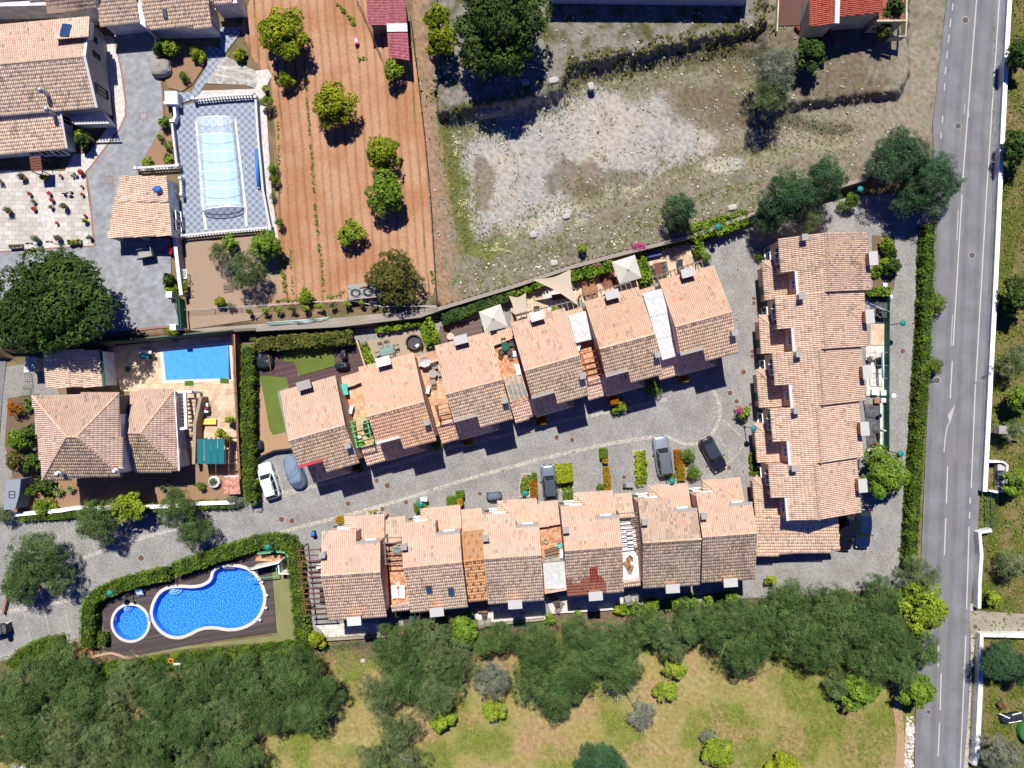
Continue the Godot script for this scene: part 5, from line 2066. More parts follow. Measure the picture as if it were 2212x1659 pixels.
	for k in 5:
		window(ho,p(lerpf(60,500,k/4.0),1300,3.0)*Vector3(1,0,1)+f*0.12+UP*2.75,f,1.2,1.3,false)
	for k in 3:
		window(ho,p(534,1030+k*85,3.2)*Vector3(1,0,1)+u*0.22+UP*2.8,u,0.9,1.5,false)
	s=ns()
	prism(s,ps([560,975,870,945,950,1062,640,1075],N+1.4),N,N+1.3)
	put(s,"balcony",M.wall_white,ho)
	for k in 12:
		s=ns()
		var a:Vector3=p(650,1070,N+1.8).lerp(p(940,1062,N+1.8),k/11.0)
		box(s,a,Vector3(0.1,0.9,0.1))
		put(s,"baluster",M.white_old,ho)
	s=ns()
	bar(s,p(645,1070,N+2.35),p(945,1062,N+2.35),0.16,0.12)
	put(s,"handrail",M.white_old,ho)
	var por:=thing("porch_canopy","small brown slatted canopy beside the white terrace","canopy",p(300,1430,N))
	for k in 6:
		s=ns()
		var a:=p(255+k*3,1365+k*22,N+2.3-k*0.05)
		bar(s,a,a+u*1.25,0.22,0.04)
		put(s,"slat",M.brown_wood,por)
	for e in [[255,1365],[345,1360],[275,1480],[365,1478]]:
		var a:=p(e[0],e[1],N+2.0)
		s=ns()
		bar(s,Vector3(a.x,N,a.z),a,0.08,0.08)
		put(s,"post",M.brown_wood,por)
	var hb:=thing("long_house","white walled house with three stepped tiled roofs north of the drive","house",p(1200,100,N))
	rng.seed=72
	dk=ns()
	slope(dk,[p(380,-60,6.0),p(835,-60,6.0),p(830,80,5.0),p(410,120,5.0)],f,Color(0.44,0.33,0.235),0.3)
	flush_roof(hb,dk)
	dk=ns()
	slope(dk,[p(830,-90,5.6),p(1165,-90,5.6),p(1207,198,4.4),p(865,232,4.4)],f,Color(0.44,0.33,0.235),0.25)
	flush_roof(hb,dk)
	dk=ns()
	slope(dk,[p(1200,-90,5.8),p(1785,-90,5.8),p(1832,238,4.6),p(1265,246,4.6)],f,Color(0.47,0.34,0.235),0.2)
	flush_roof(hb,dk)
	for e in [[[395,-60,825,-60,815,70,430,105],5.0],[[840,-90,1150,-90,1185,170,880,200],4.4],[[1215,-90,1775,-90,1815,210,1280,220],4.6]]:
		s=ns()
		prism(s,ps(e[0],e[1]),N,e[1]-0.1)
		put(s,"wall",M.wall_white,hb)
	s=ns()
	prism(s,ps([1168,-90,1205,-90,1262,240,1212,205],5.0),N,5.0)
	put(s,"wall",M.wall_white,hb)
	s=ns()
	box(s,p(1420,110,5.3)*Vector3(1,0,1)+UP*5.15,Vector3(0.45,0.2,0.9),Basis(Vector3.RIGHT,0.25))
	put(s,"roof_window",M.grey_dark,hb)
	window(hb,p(1480,252,3.4)*Vector3(1,0,1)+UP*3.3-f*0.28,f,1.6,1.0,false)
	s=ns()
	box(s,p(1760,255,3.2)*Vector3(1,0,1)+UP*(N+1.2)-f*0.33,Vector3(2.6,2.4,0.1),Basis(u,UP,f))
	put(s,"garage_door",mt("dark red door",Color(0.12,0.02,0.02),0.6),hb)
	var h2:=thing("white_house","white rendered house at the top edge beside the patterned path","house",p(1950,40,N))
	s=ns()
	prism(s,ps([1815,-120,2030,-120,2045,20,1830,30],4.8),N,4.7)
	put(s,"wall",M.wall_white,h2)
	dk=ns()
	rng.seed=5
	slope(dk,[p(1800,-120,5.4),p(2010,-120,5.4),p(2000,30,4.8),p(1803,30,4.8)],f,Color(0.55,0.40,0.32))
	flush_roof(h2,dk)
	window(h2,p(1880,30,3.6)*Vector3(1,0,1)+UP*3.4+f*0.08,f,0.9,0.8,false,M.grey_dark)
	var h3:=thing("white_house","white house with a tall brown door above the brown yard","house",p(150,30,N))
	s=ns()
	prism(s,ps([-240,-120,385,-120,400,45,-240,60],4.4),N,4.4)
	put(s,"wall",M.wall_white,h3)
	dk=ns()
	slope(dk,[p(-240,-150,5.2),p(385,-150,5.2),p(392,0,4.5),p(-240,5,4.5)],f,Color(0.5,0.36,0.27),0.2)
	flush_roof(h3,dk)
	s=ns()
	box(s,p(140,48,3.5)*Vector3(1,0,1)+UP*2.8+f*0.1,Vector3(1.5,2.2,0.12),Basis(u,UP,f))
	put(s,"door",M.brown_wood,h3)
	T(0,1)
	var ga:=thing("garage","open garage with a slanting pale tiled roof beside the drive","garage",p(1200,200,N))
	rng.seed=73
	dk=ns()
	slope(dk,[p(1048,-139,4.1),p(1425,-137,4.7),p(1452,86,4.7),p(990,84,4.1)],-u,Color(0.62,0.445,0.33))
	slope(dk,[p(985,90,4.0),p(1452,92,4.6),p(1480,376,4.6),p(932,398,4.0)],-u,Color(0.62,0.44,0.32))
	flush_roof(ga,dk)
	s=ns()
	prism(s,ps([1395,-130,1425,-130,1478,370,1445,372],4.5),N,4.4)
	put(s,"side_wall",M.wall_white,ga)
	s=ns()
	prism(s,ps([1060,-125,1395,-125,1400,-95,1055,-95],4.3),N,4.0)
	put(s,"back_wall",M.wall_white,ga)
	for e in [[955,380],[1200,372],[1008,80]]:
		s=ns()
		var a:=p(e[0],e[1],3.9)
		box(s,Vector3(a.x,(N+3.75)*0.5,a.z),Vector3(0.35,3.75-N,0.35))
		put(s,"pier",M.wall_white,ga)
	for e in [[240,0.0],[330,0.0]]:
		window(ga,p(1480,e[0]-60,4.4)*Vector3(1,0,1)+UP*3.0+u*0.02,u,0.9,0.9,false,M.white)
	garden_wall(ps([1508,390,1520,520,1548,760,1565,890],N+1.5),0.3,N,N+1.5,M.concrete,"grey wall between the drive and the bare yard",M.wall_white)
	var gate:=thing("gate","dark green sheet gate closing the drive","gate",p(1570,1040,N))
	s=ns()
	bar(s,p(1556,920,N+1.0),p(1580,1170,N+1.0),0.08,1.9)
	put(s,"panel",M.green_dark,gate)
	s=ns()
	bar(s,p(1542,920,N+2.0),p(1566,1170,N+2.0),0.14,0.1)
	put(s,"top_rail",M.green_dark,gate)
	for e in [[1535,905],[1568,1180]]:
		var pi:=thing("gate_pier",["white gate pier at the north end of the green gate","white gate pier at the south end of the green gate"][0 if e[1]<1000 else 1],"gate pier",p(e[0],e[1],N))
		s=ns()
		box(s,p(e[0],e[1],N)+UP*1.0,Vector3(0.5,2.0,0.5))
		put(s,"shaft",M.wall_white,pi)
		s=ns()
		box(s,p(e[0],e[1],N)+UP*2.06,Vector3(0.66,0.12,0.66))
		put(s,"cap",M.white,pi)
	T(0,2)
	sheet("villa_patio",PackedVector2Array(ds([232,750,502,720,508,829,512,950,513,1002,424,1002,380,850,262,845])),0.03,M.patio_sand)
	sheet("villa_garden",ds([20,1030,100,1000,420,1000,515,1000,522,1075,250,1096,30,1112]),0.022,M.soil_bed)
	sheet("villa_garden",ds([18,860,85,850,90,1030,30,1040,10,960]),0.024,M.soil_dark)
	var vi:=thing("villa","big villa with a four-sided tiled roof and two white round chimneys","house",p(650,450))
	rng.seed=81
	var a0:=p(280,103,6.0)
	var a1:=p(1030,75,6.0)
	var a2:=p(1056,795,6.0)
	var a3:=p(368,830,6.0)
	var r0:=p(577,456,7.9)
	var r1:=p(663,455,7.9)
	dk=ns()
	var pk:=Color(0.56,0.385,0.305)
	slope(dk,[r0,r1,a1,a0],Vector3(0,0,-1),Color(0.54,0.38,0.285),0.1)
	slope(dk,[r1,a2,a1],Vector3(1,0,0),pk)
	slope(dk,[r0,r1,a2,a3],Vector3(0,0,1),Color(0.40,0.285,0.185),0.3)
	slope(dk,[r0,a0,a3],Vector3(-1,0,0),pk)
	for e in [[r0,a0],[r1,a1],[r1,a2],[r0,a3],[r0,r1]]:ridge_row(e[0],e[1],Color(0.58,0.38,0.28))
	flush_roof(vi,dk)
	s=ns()
	prism(s,grow(plan([a0,a1,a2,a3]),-0.28),0.0,5.9)
	put(s,"wall",M.wall_white,vi)
	chimney_pot(vi,v(p(500,775,7.4),6.4),1.25,M.white)
	chimney_pot(vi,v(p(995,752,7.4),6.4),1.25,M.white)
	var ue:=Vector3(0.998,0,-0.03)
	window(vi,p(1052,605,5.6)*Vector3(1,0,1)+ue*(-0.2)+UP*4.75,ue,0.9,1.2)
	s=ns()
	box(s,v(p(1040,205,5.6),4.6)-ue*0.35,Vector3(0.5,2.0,2.6))
	put(s,"balcony_recess",M.grey_dark,vi)
	var v2:=thing("villa_wing","lower villa wing with a half-hipped tiled roof facing the pool","house",p(1330,400))
	var w0:=p(1125,60,3.3)
	var w1:=p(1508,45,3.3)
	var w2:=p(1550,750,3.3)
	var w3:=p(1170,765,3.3)
	var z0:=p(1113,425,4.9)
	var z1:=p(1214,420,4.9)
	dk=ns()
	slope(dk,[z0,z1,w1,w0],Vector3(0,0,-1),Color(0.56,0.395,0.295),0.05)
	slope(dk,[z1,w2,w1],Vector3(1,0,0),pk)
	slope(dk,[z0,z1,w2,w3],Vector3(0,0,1),Color(0.40,0.285,0.185),0.3)
	for e in [[z0,z1],[z1,w1],[z1,w2]]:ridge_row(e[0],e[1],Color(0.58,0.38,0.28))
	flush_roof(v2,dk)
	s=ns()
	prism(s,grow(plan([w0,w1,w2,w3]),-0.28),0.0,3.2)
	put(s,"wall",M.wall_white,v2)
	for k in 3:window(v2,v(p(1520+k*12,180+k*200,2.0),1.6)-ue*0.2,ue,1.0,1.3)
	s=ns()
	bar(s,p(1508,50,3.42),p(1550,745,3.42),0.1,0.08)
	put(s,"gutter",M.white,v2)
	var co:=thing("colonnade","white colonnade with round columns between the villa wing and the stair","colonnade",p(1590,230))
	s=ns()
	bar(s,p(1598,60,2.7),p(1612,390,2.7),0.3,0.3)
	put(s,"beam",M.white,co)
	s=ns()
	bar(s,p(1520,68,2.72),p(1660,66,2.72),0.28,0.28)
	put(s,"beam",M.white,co)
	s=ns()
	bar(s,p(1535,390,2.72),p(1600,383,2.72),0.28,0.28)
	put(s,"beam",M.white,co)
	for k in 9:
		s=ns()
		bar(s,p(1562+k*2,110+k*32,2.6),p(1598+k*1.5,108+k*32,2.6),0.07,0.1)
		put(s,"slat",M.grey_wood,co)
	for e in [[1598,70],[1610,380],[1540,390],[1655,70]]:
		s=ns(true)
		var q:=p(e[0],e[1],2.5)
		lathe(s,v(q,0),[0.2,0.0,0.16,0.15,0.15,2.35,0.2,2.5],12)
		put(s,"column",M.white,co)
	var stair:=thing("stair","long tan stair with a planted wall beside the villa wing","stair",p(1670,300))
	for k in 15:
		s=ns()
		var q:=p(1655-k*2.0,140+k*35,1.6-k*0.1)
		box(s,v(q,(1.6-k*0.1)*0.5),Vector3(0.95,1.6-k*0.1,0.50),Basis(UP,-0.06))
		put(s,"step",M.patio_sand,stair)
	s=ns()
	wall_run(s,ps([1740,110,1690,340,1680,690],1.5),0.36,0.0,1.75)
	put(s,"side_wall",M.patio_tan,stair)
	T(0,1)
	var ob:=thing("outbuilding","white outbuilding with a shaded two-sided tiled roof by the big tree","outbuilding",p(640,1500))
	rng.seed=83
	dk=ns()
	var m0:=p(590,1366,4.1)
	var m1:=p(607,1688,4.1)
	slope(dk,[m0,m1,p(402,1698,3.4),p(382,1370,3.4)],-u,Color(0.58,0.42,0.32))
	slope(dk,[m0,m1,p(885,1680,3.4),p(852,1362,3.4)],u,Color(0.60,0.43,0.325))
	ridge_row(m0,m1,pk)
	flush_roof(ob,dk)
	s=ns()
	prism(s,grow(plan([p(382,1370,3.4),p(852,1362,3.4),p(885,1680,3.4),p(402,1698,3.4)]),-0.15),0.0,3.3)
	put(s,"wall",M.wall_white,ob)
	window(ob,v(p(862,1470,3.0),2.2)+u*0.02,u,0.7,0.9,false,M.white)
	s=ns()
	box(s,v(p(885,1590,2.9),1.05)+u*-0.08,Vector3(0.1,2.1,1.0),Basis(u,UP,f))
	put(s,"door",M.green_dark,ob)
	s=ns()
	bar(s,p(870,1362,3.5),p(900,1680,3.5),0.28,0.1)  # dark green strip along the east eave
	put(s,"gutter",M.green_dark,ob)
	var rp:=thing("covered_pool","rectangular pool under a bright blue cover","swimming pool",p(1700,1480))
	s=ns()
	prism(s,grow(ps([1412,1380,1972,1324,1990,1606,1436,1624]),0.42),0.0,0.065)
	put(s,"coping",M.coping,rp)
	s=ns()
	prism(s,ps([1412,1380,1955,1326,1973,1607,1436,1624]),0.06,0.09)
	put(s,"cover",M.pool_cover,rp)
	s=ns(true)
	tube(s,p(1964,1325,0.25),p(1982,1606,0.25),0.13,0.13,10)
	put(s,"roller",M.pool_cover,rp)
	garden_wall(ds([505,722,508,829,514,940,518,1035],1.8),0.22,0.0,1.8,M.wall_orange,"tall orange wall between the villa patio and the long hedge")
	mesh_fence(ds([500,722,504,829,511,940,516,1035],2.4),1.8,0.55,M.grey_dark,"dark wire fence on top of the orange wall")
	T(0,2)
	garden_wall(ps([100,1132,530,1092,640,1072,980,1076,1270,1062,1500,1055,1640,1036,2030,1022],1.0),0.34,0.0,1.0,M.wall_white,"long low white wall between the villa garden and the street trees",M.white)
	pergola(p(1706,478,2.5),p(1985,466,2.5),p(1712,690,2.5)-p(1706,478,2.5),8,M.dark_wood,"dark pergola with a teal shade cloth by the yellow lounger",true,0.09)
	var sc:=thing("shade_cloth","teal shade cloth stretched over the dark pergola","awning",p(1820,580))
	for k in 4:
		s=ns()
		quad(s,p(1706+k*58,477,2.62),p(1762+k*58,475,2.62),p(1764+k*58,690,2.62),p(1709+k*58,690,2.62))
		put(s,"panel",mt("teal cloth",Color(0.012,0.13,0.15),0.8),sc)
	var tk:=thing("tiled_shed","small shed with a flat terracotta tiled roof in the villa garden corner","shed",p(2000,870))
	s=ns()
	prism(s,ps([1932,802,2062,800,2075,945,1935,950],1.6),0.0,1.5)
	put(s,"wall",M.wall_white,tk)
	s=ns()
	prism(s,ps([1930,806,2064,804,2078,950,1932,955],1.6),1.5,1.6)
	put(s,"roof",mt("terracotta_red",Color(0.64,0.30,0.23),0.85,M.terracotta.albedo_texture,0.55),tk)
	var rpl:=thing("round_planter","white round planter with a dry shrub in the villa garden","planter",p(1865,842))
	s=ns(true)
	lathe(s,p(1865,842),[0.62,0.0,0.66,0.5,0.66,0.6,0.46,0.6,0.46,0.45,0.0,0.45],22)
	put(s,"rim",M.white,rpl)
	crown(rpl,"olive",p(1862,842)+UP*0.75,0.5,0.35,0.5,6,"plant",1.5)
	var gp:=thing("grey_shelter","grey flat-roofed meter shelter with a dark frame on top","shelter",p(110,950))
	s=ns()
	prism(s,ps([55,830,180,822,165,960,130,1080,30,1090],2.2),0.0,2.2)
	put(s,"body",mt("shelter grey",Color(0.30,0.34,0.40),0.8,M.concrete.albedo_texture,1.0),gp)
	s=ns()
	var gc:=p(105,955,2.2)
	for sg in [-1,1]:
		box(s,gc+Vector3(sg*0.32,0.03,0),Vector3(0.07,0.05,0.8))
		box(s,gc+Vector3(0,0.03,sg*0.36),Vector3(0.57,0.05,0.07))
	box(s,gc+Vector3(0,0.03,0),Vector3(0.57,0.05,0.07))
	put(s,"hatch_frame",mt("hatch blue",Color(0.02,0.06,0.10),0.6),gp)
	T(0,1)
	var cb:=thing("meter_cabinet","beige meter cabinet on a pillar beside the west lane","cabinet",p(250,1500))
	s=ns()
	prism(s,ps([235,1440,300,1430,290,1540,215,1552],2.0),0.0,2.0)
	put(s,"case",M.concrete_pale,cb)
	s=ns()
	prism(s,ps([222,1432,306,1424,298,1550,204,1560],2.1),2.0,2.12)
	put(s,"lid",M.white_old,cb)
	mesh_fence(ps([215,1570,225,1640,170,1790,165,1920],1.2),0.0,1.3,M.green_dark,"green entrance gate of bars beside the cobbled forecourt",0.9)
	T(1,0)
	var shd:=thing("tin_shed","shed with faded red corrugated roofing at the edge of the vegetable field","shed",p(1200,250,N))
	var yy:=N+2.3
	for e in [[[955,-30,1142,-30,1146,214,966,216],0.0,"sheet_red"],[[1140,-30,1290,-30,1302,200,1135,205],0.08,"sheet_red"],[[1130,205,1304,198,1308,270,1133,275],0.14,"sheet_white"],[[1133,275,1308,270,1326,520,1146,494],0.06,"sheet_red"]]:
		var q:=q4(e[0],yy+e[1])
		s=ns()
		corrugated(s,q[0],q[3],q[2]-UP*0.1,q[1]-UP*0.1,0.3,0.06)
		put(s,"roof_sheet",M[e[2]],shd)
	s=ns()
	prism(s,ps([985,-30,1275,-30,1285,195,990,205],yy),N,yy-0.25)
	put(s,"wall",M.grey_wood,shd)
	for e in [[1150,485],[1315,505],[1300,280],[1150,290]]:
		s=ns()
		var a:=p(e[0],e[1],yy)
		bar(s,Vector3(a.x,N,a.z),a-UP*0.15,0.1,0.1)
		put(s,"post",M.grey_wood,shd)
	mesh_fence(ps([870,0,930,120,990,260,1040,400,1095,510],N),N,1.2,M.grey_dark,"wire fence of the hen run beside the tin shed")
	T(2,0)
	var wb:=thing("warehouse","long white walled building in shadow along the north edge","building",p(1200,-40,N))
	s=ns()
	prism(s,ps([320,-200,2020,-200,1995,52,340,32],2.9),2.0,5.2)
	put(s,"wall",mt("wall_white_shade_tint",Color(0.52,0.62,0.74),0.9,M.concrete.albedo_texture,0.2),wb)  # white wall; the blue of its shaded face is put into the colour
	s=ns()
	prism(s,ps([310,-210,2030,-210,2010,-10,325,-20],5.2),5.2,5.35)
	put(s,"roof",M.concrete,wb)
	T(3,0)
	var vc:=thing("cream_house","cream walled house with bright red roof tiles above the bank","house",p(700,120,2.8))
	rng.seed=91
	dk=ns()
	slope(dk,[p(590,-90,7.2),p(585,205,7.2),p(360,226,6.4),p(372,-90,6.4)],Vector3(-1,0,0),Color(0.42,0.10,0.065))
	flush_roof(vc,dk,Color(0.3,0.09,0.05))
	dk=ns()
	slope(dk,[p(612,-90,7.2),p(612,145,7.2),p(985,106,6.2),p(985,-90,6.2)],Vector3(1,0,0),Color(0.42,0.10,0.065))
	flush_roof(vc,dk,Color(0.3,0.09,0.05))
	s=ns()
	prism(s,ps([385,-90,975,-90,980,95,600,135,575,200,375,212],6.3),2.6,6.15)
	put(s,"wall",M.wall_cream,vc)
	s=ns()
	bar(s,p(602,-90,7.35),p(592,205,7.35),0.5,0.25)
	put(s,"ridge_wall",M.white_old,vc)
	s=ns()
	prism(s,ps([985,-90,1205,-90,1195,175,945,175],5.4),2.6,5.2)
	put(s,"terrace_wall",M.wall_cream,vc)
	s=ns()
	prism(s,ps([990,-90,1185,-90,1178,165,950,165],5.4),5.2,5.26)
	put(s,"terrace_floor",mt("terrace red",Color(0.38,0.14,0.09),0.9,M.sheet_red.albedo_texture,0.5),vc)
	s=ns()
	wall_run(s,ps([1200,-90,1192,178,940,180],5.6),0.2,5.2,5.65)
	put(s,"parapet",M.wall_cream,vc)
	s=ns()
	prism(s,ps([240,222,552,246,546,372,455,376,340,330],3.4),2.6,3.3)
	put(s,"lower_terrace",mt("terrace rust",Color(0.28,0.085,0.055),0.95,M.sheet_red.albedo_texture,0.5),vc)
	garden_wall(ps([95,-90,80,270],3.4),0.15,2.6,3.4,M.wall_cream,"thin cream wall west of the red roofed house")
	sheet("red_yard",ps([100,-90,350,-90,350,215,90,225],2.9),2.92,mt("yard brown",Color(0.16,0.085,0.07),0.95,M.earth.albedo_texture,0.6))
	garden_wall(ps([1205,100,1190,310,1060,318],3.6),0.14,2.6,3.6,M.wall_cream,"low cream wall corner of the red roofed house")
	var rw:=thing("roadside_wall","long whitewashed wall along the east side of the road","wall",sv(2150,375))
	s=ns()
	wall_run(s,ds([2184,-40,2178,60,2162,380,2150,640,2140,829,2128,1062],1.1),0.42,0.0,1.0)
	put(s,"masonry",M.wall_white,rw)
	s=ns()
	wall_run(s,ds([2184,-40,2178,60,2162,380,2150,640,2140,829,2128,1062],1.1),0.5,1.0,1.1)
	put(s,"coping",M.white,rw)
	var rw2:=thing("roadside_wall","short whitewashed wall south of the green field gate","wall",sv(2118,1200))
	s=ns()
	wall_run(s,ds([2144,1146,2118,1152,2122,1200,2118,1260,2117,1315],1.1),0.4,0.0,1.0)
	put(s,"masonry",M.wall_white,rw2)
	var rw3:=thing("roadside_wall","whitewashed wall beside the stony verge at the south-east corner","wall",sv(2118,1400))
	s=ns()
	wall_run(s,ds([2230,1374,2122,1373,2120,1480,2112,1640,2106,1655],1.0),0.55,0.0,0.9)
	put(s,"masonry",M.wall_white,rw3)
	T(3,2)
	mesh_fence(ps([1920,950,1922,1240],1.2),0.0,1.4,M.green_dark,"dark green wire gate between the roadside walls",0.8)
	mesh_fence(ps([1976,950,1974,1250],1.2),0.0,1.4,M.green_dark,"second green wire fence behind the field gate",1.4)
	var mb:=thing("meter_niche","white masonry niche with meter boxes set in the roadside wall","meter box",p(2000,800))
	s=ns()
	prism(s,ps([1965,690,2065,690,2065,920,1965,925],0.3),0.0,0.3)
	put(s,"slab",M.white_old,mb)
	s=ns()
	wall_run(s,ps([1905,672,2030,672,2070,700,2062,925,1975,935,1910,920],1.2),0.2,0.0,1.2)
	put(s,"wall",M.white,mb)
	for e in [[2015,720,1.1],[2015,780,0.5],[2015,812,0.5],[2018,850,0.6],[2015,900,0.9]]:
		s=ns()
		box(s,v(p(e[0],e[1],0.8),0.55),Vector3(0.8,0.5,e[2]*0.65))
		put(s,"meter_cupboard",M.concrete_pale if e[2]>0.55 else M.grey_dark,mb)
	var tf:=thing("transformer","grey transformer box on a post beyond the roadside wall","cabinet",p(2040,395))
	s=ns()
	box(s,v(p(2020,395,2.2),2.0),Vector3(0.95,0.9,0.9))
	put(s,"box",M.concrete,tf)
	s=ns()
	box(s,v(p(2085,395,2.0),1.6),Vector3(0.5,0.9,0.8))
	put(s,"housing",M.white_old,tf)
	s=ns()
	bar(s,v(p(2030,395,1.5),0.0),v(p(2030,395,1.5),1.55),0.3,0.3)
	put(s,"post",M.concrete,tf)
	s=ns(true)
	tube(s,p(2095,405,1.9),p(2260,410,2.3),0.13,0.13,8)
	put(s,"pipe",M.steel,tf)
	pool_area()
func pool_area()->void:
	T(0,3)
	sheet("pool_lawn",ds([178,1372,210,1395,330,1412,640,1382,632,1195,590,1200,585,1240,600,1370,420,1385,250,1418,200,1420],0.0),0.028,M.lawn_dry)
	sheet("pool_lawn",ds([586,1200,634,1192,641,1386,500,1392,400,1402,300,1420,280,1418,300,1408,600,1372,598,1360,588,1240]),0.032,M.lawn_dry)
	sheet("verge_lawn",ds([120,1395,172,1376,176,1400,130,1425]),0.028,M.lawn_dry)
	var main:=PackedVector2Array()
	var kid:=PackedVector2Array()
	T(0,3)
	var mo:=ps([1320,330,1335,240,1385,150,1460,105,1560,98,1680,105,1760,90,1840,40])
	T(1,2)
	mo.append_array(ps([-360,1610,-300,1585,-200,1575,-100,1590,-20,1640]))
	T(1,3)
	mo.append_array(ps([30,50,62,130,68,200,50,280,5,360,-60,410,-150,445]))
	T(0,3)
	mo.append_array(ps([1960,450,1880,432,1800,430,1720,445,1640,490,1560,520,1480,515,1400,470,1345,400]))
	main=ring(mo,1)
	var kc:=p(1132,402)
	for i in 28:
		kid.append(Vector2(kc.x,kc.z)+Vector2(cos(TAU*i/28),sin(TAU*i/28))*2.03)
	var deck_out:=ds([222,1320,235,1300,262,1285,330,1270,372,1250,440,1225,500,1213,585,1200,588,1240,597,1365,500,1378,400,1395,280,1420,232,1415,226,1380])
	var po:=thing("communal_pool","big blue pool of two rounded bays with a pale rim","swimming pool",v(p(1700,280),0))
	pool_basin(po,main,0.36,[1490,95],0.32)
	var pk:=thing("paddling_pool","small round blue paddling pool with a pale rim","swimming pool",kc)
	pool_basin(pk,kid,0.3,[1075,262],0.22)
	var ln:=thing("spillway","blue tiled spillway joining the round pool to the big pool","spillway",p(1296,360))
	var s:=ns()
	for k in 3:
		box(s,p(1298,340+k*18)+UP*0.13,Vector3(0.3,0.06,0.16))
	put(s,"steps",M.blue,ln)
	var dkk:=thing("pool_deck","dark timber deck around the two blue pools","deck",p(1100,620))
	var holes:=[grow(main,0.34),grow(kid,0.28)]
	var dir:=Vector2(0.985,-0.17)
	var nrm:=Vector2(0.17,0.985)
	var c:=deck_out[0]
	rng.seed=303
	var mats:=[]
	for k in 3:mats.append(mt("deck board %d" % k,Color(0.115,0.088,0.088)*[0.82,1.0,1.2][k],0.75,M.bark.albedo_texture,1.5))
	for i in range(-40,60):
		var o:=c+nrm*i*0.235
		var strip4:=PackedVector2Array([o-dir*8,o+dir*40,o+dir*40+nrm*0.205,o-dir*8+nrm*0.205])
		for piece in Geometry2D.intersect_polygons(strip4,deck_out):
			var left:=[piece]
			for h in holes:
				var nx:=[]
				for q in left:
					for r in Geometry2D.clip_polygons(q,h):
						if not Geometry2D.is_polygon_clockwise(r):nx.append(r)
				left=nx
			for q in left:
				s=ns()
				if Geometry2D.triangulate_polygon(q).is_empty():continue
				prism(s,q,0.05,0.085)
				put(s,"board",mats[rng.randi() % 3],dkk)
func pool_basin(o:Node3D,line:PackedVector2Array,rim:float,steps:Array,sr:float)->void:
	var s:=ns()
	var hole:=line
	var n:=90
	var ring_pts:=func(poly:PackedVector2Array,c:Vector2)->Array:
		var r:=[]
		for e in along_closed(poly,n):r.append(e)
		return r
	var a:Array=ring_pts.call(hole,Vector2.ZERO)
	for i in a.size():
		var q:Vector2=a[i]
		var q1:Vector2=a[(i+1) % a.size()]
		var qm:Vector2=a[(i+a.size()-1) % a.size()]
		var q2:Vector2=a[(i+2) % a.size()]
		var n0:=(q1-qm).normalized().orthogonal()
		var nb:=(q2-q).normalized().orthogonal()
		if Geometry2D.is_point_in_polygon(q+n0*0.05,hole):n0=-n0
		if Geometry2D.is_point_in_polygon(q1+nb*0.05,hole):nb=-nb
		quad(s,v3(q,0.14),v3(q1,0.14),v3(q1+nb*rim,0.12),v3(q+n0*rim,0.12))
		quad(s,v3(q,0.14),v3(q1,0.14),v3(q1,0.03),v3(q,0.03))
		quad(s,v3(q+n0*rim,0.12),v3(q1+nb*rim,0.12),v3(q1+nb*rim,0.02),v3(q+n0*rim,0.02))
	put(s,"rim",M.coping,o)
	s=ns()
	flat(s,grow(line,0.02),-0.75)
	for i in a.size():
		var q:Vector2=a[i]
		var q1:Vector2=a[(i+1) % a.size()]
		quad(s,v3(q,0.03),v3(q1,0.03),v3(q1,-0.76),v3(q,-0.76))
	put(s,"basin",M.caustic_mosaic,o)
	s=ns()
	flat(s,grow(line,0.01),0.10)
	put(s,"water",M.water,o)
	T(0,3)
	var c:=p(steps[0],steps[1])
	for k in 3:
		s=ns()
		var r:=(3-k)*sr+0.1
		var pl:=PackedVector2Array()
		for i in 20:pl.append(Vector2(c.x,c.z)+Vector2(cos(TAU*i/20),sin(TAU*i/20))*r)
		for q in Geometry2D.intersect_polygons(pl,line):
			prism(s,q,-0.74,-0.5+k*0.2)
		put(s,"step",mt("pool step %d" % k,Color(0.16+k*0.08,0.45+k*0.07,0.86),0.4),o)
func along_closed(poly:PackedVector2Array,n:int)->PackedVector2Array:
	var total:=0.0
	for i in poly.size():total+=poly[i].distance_to(poly[(i+1) % poly.size()])
	var o:=PackedVector2Array()
	var step:=total/n
	var acc:=0.0
	for i in poly.size():
		var a:=poly[i]
		var b:=poly[(i+1) % poly.size()]
		var l:=a.distance_to(b)
		while acc<l and o.size()<n:
			o.append(a.lerp(b,acc/l))
			acc+=step
		acc-=l
	return o
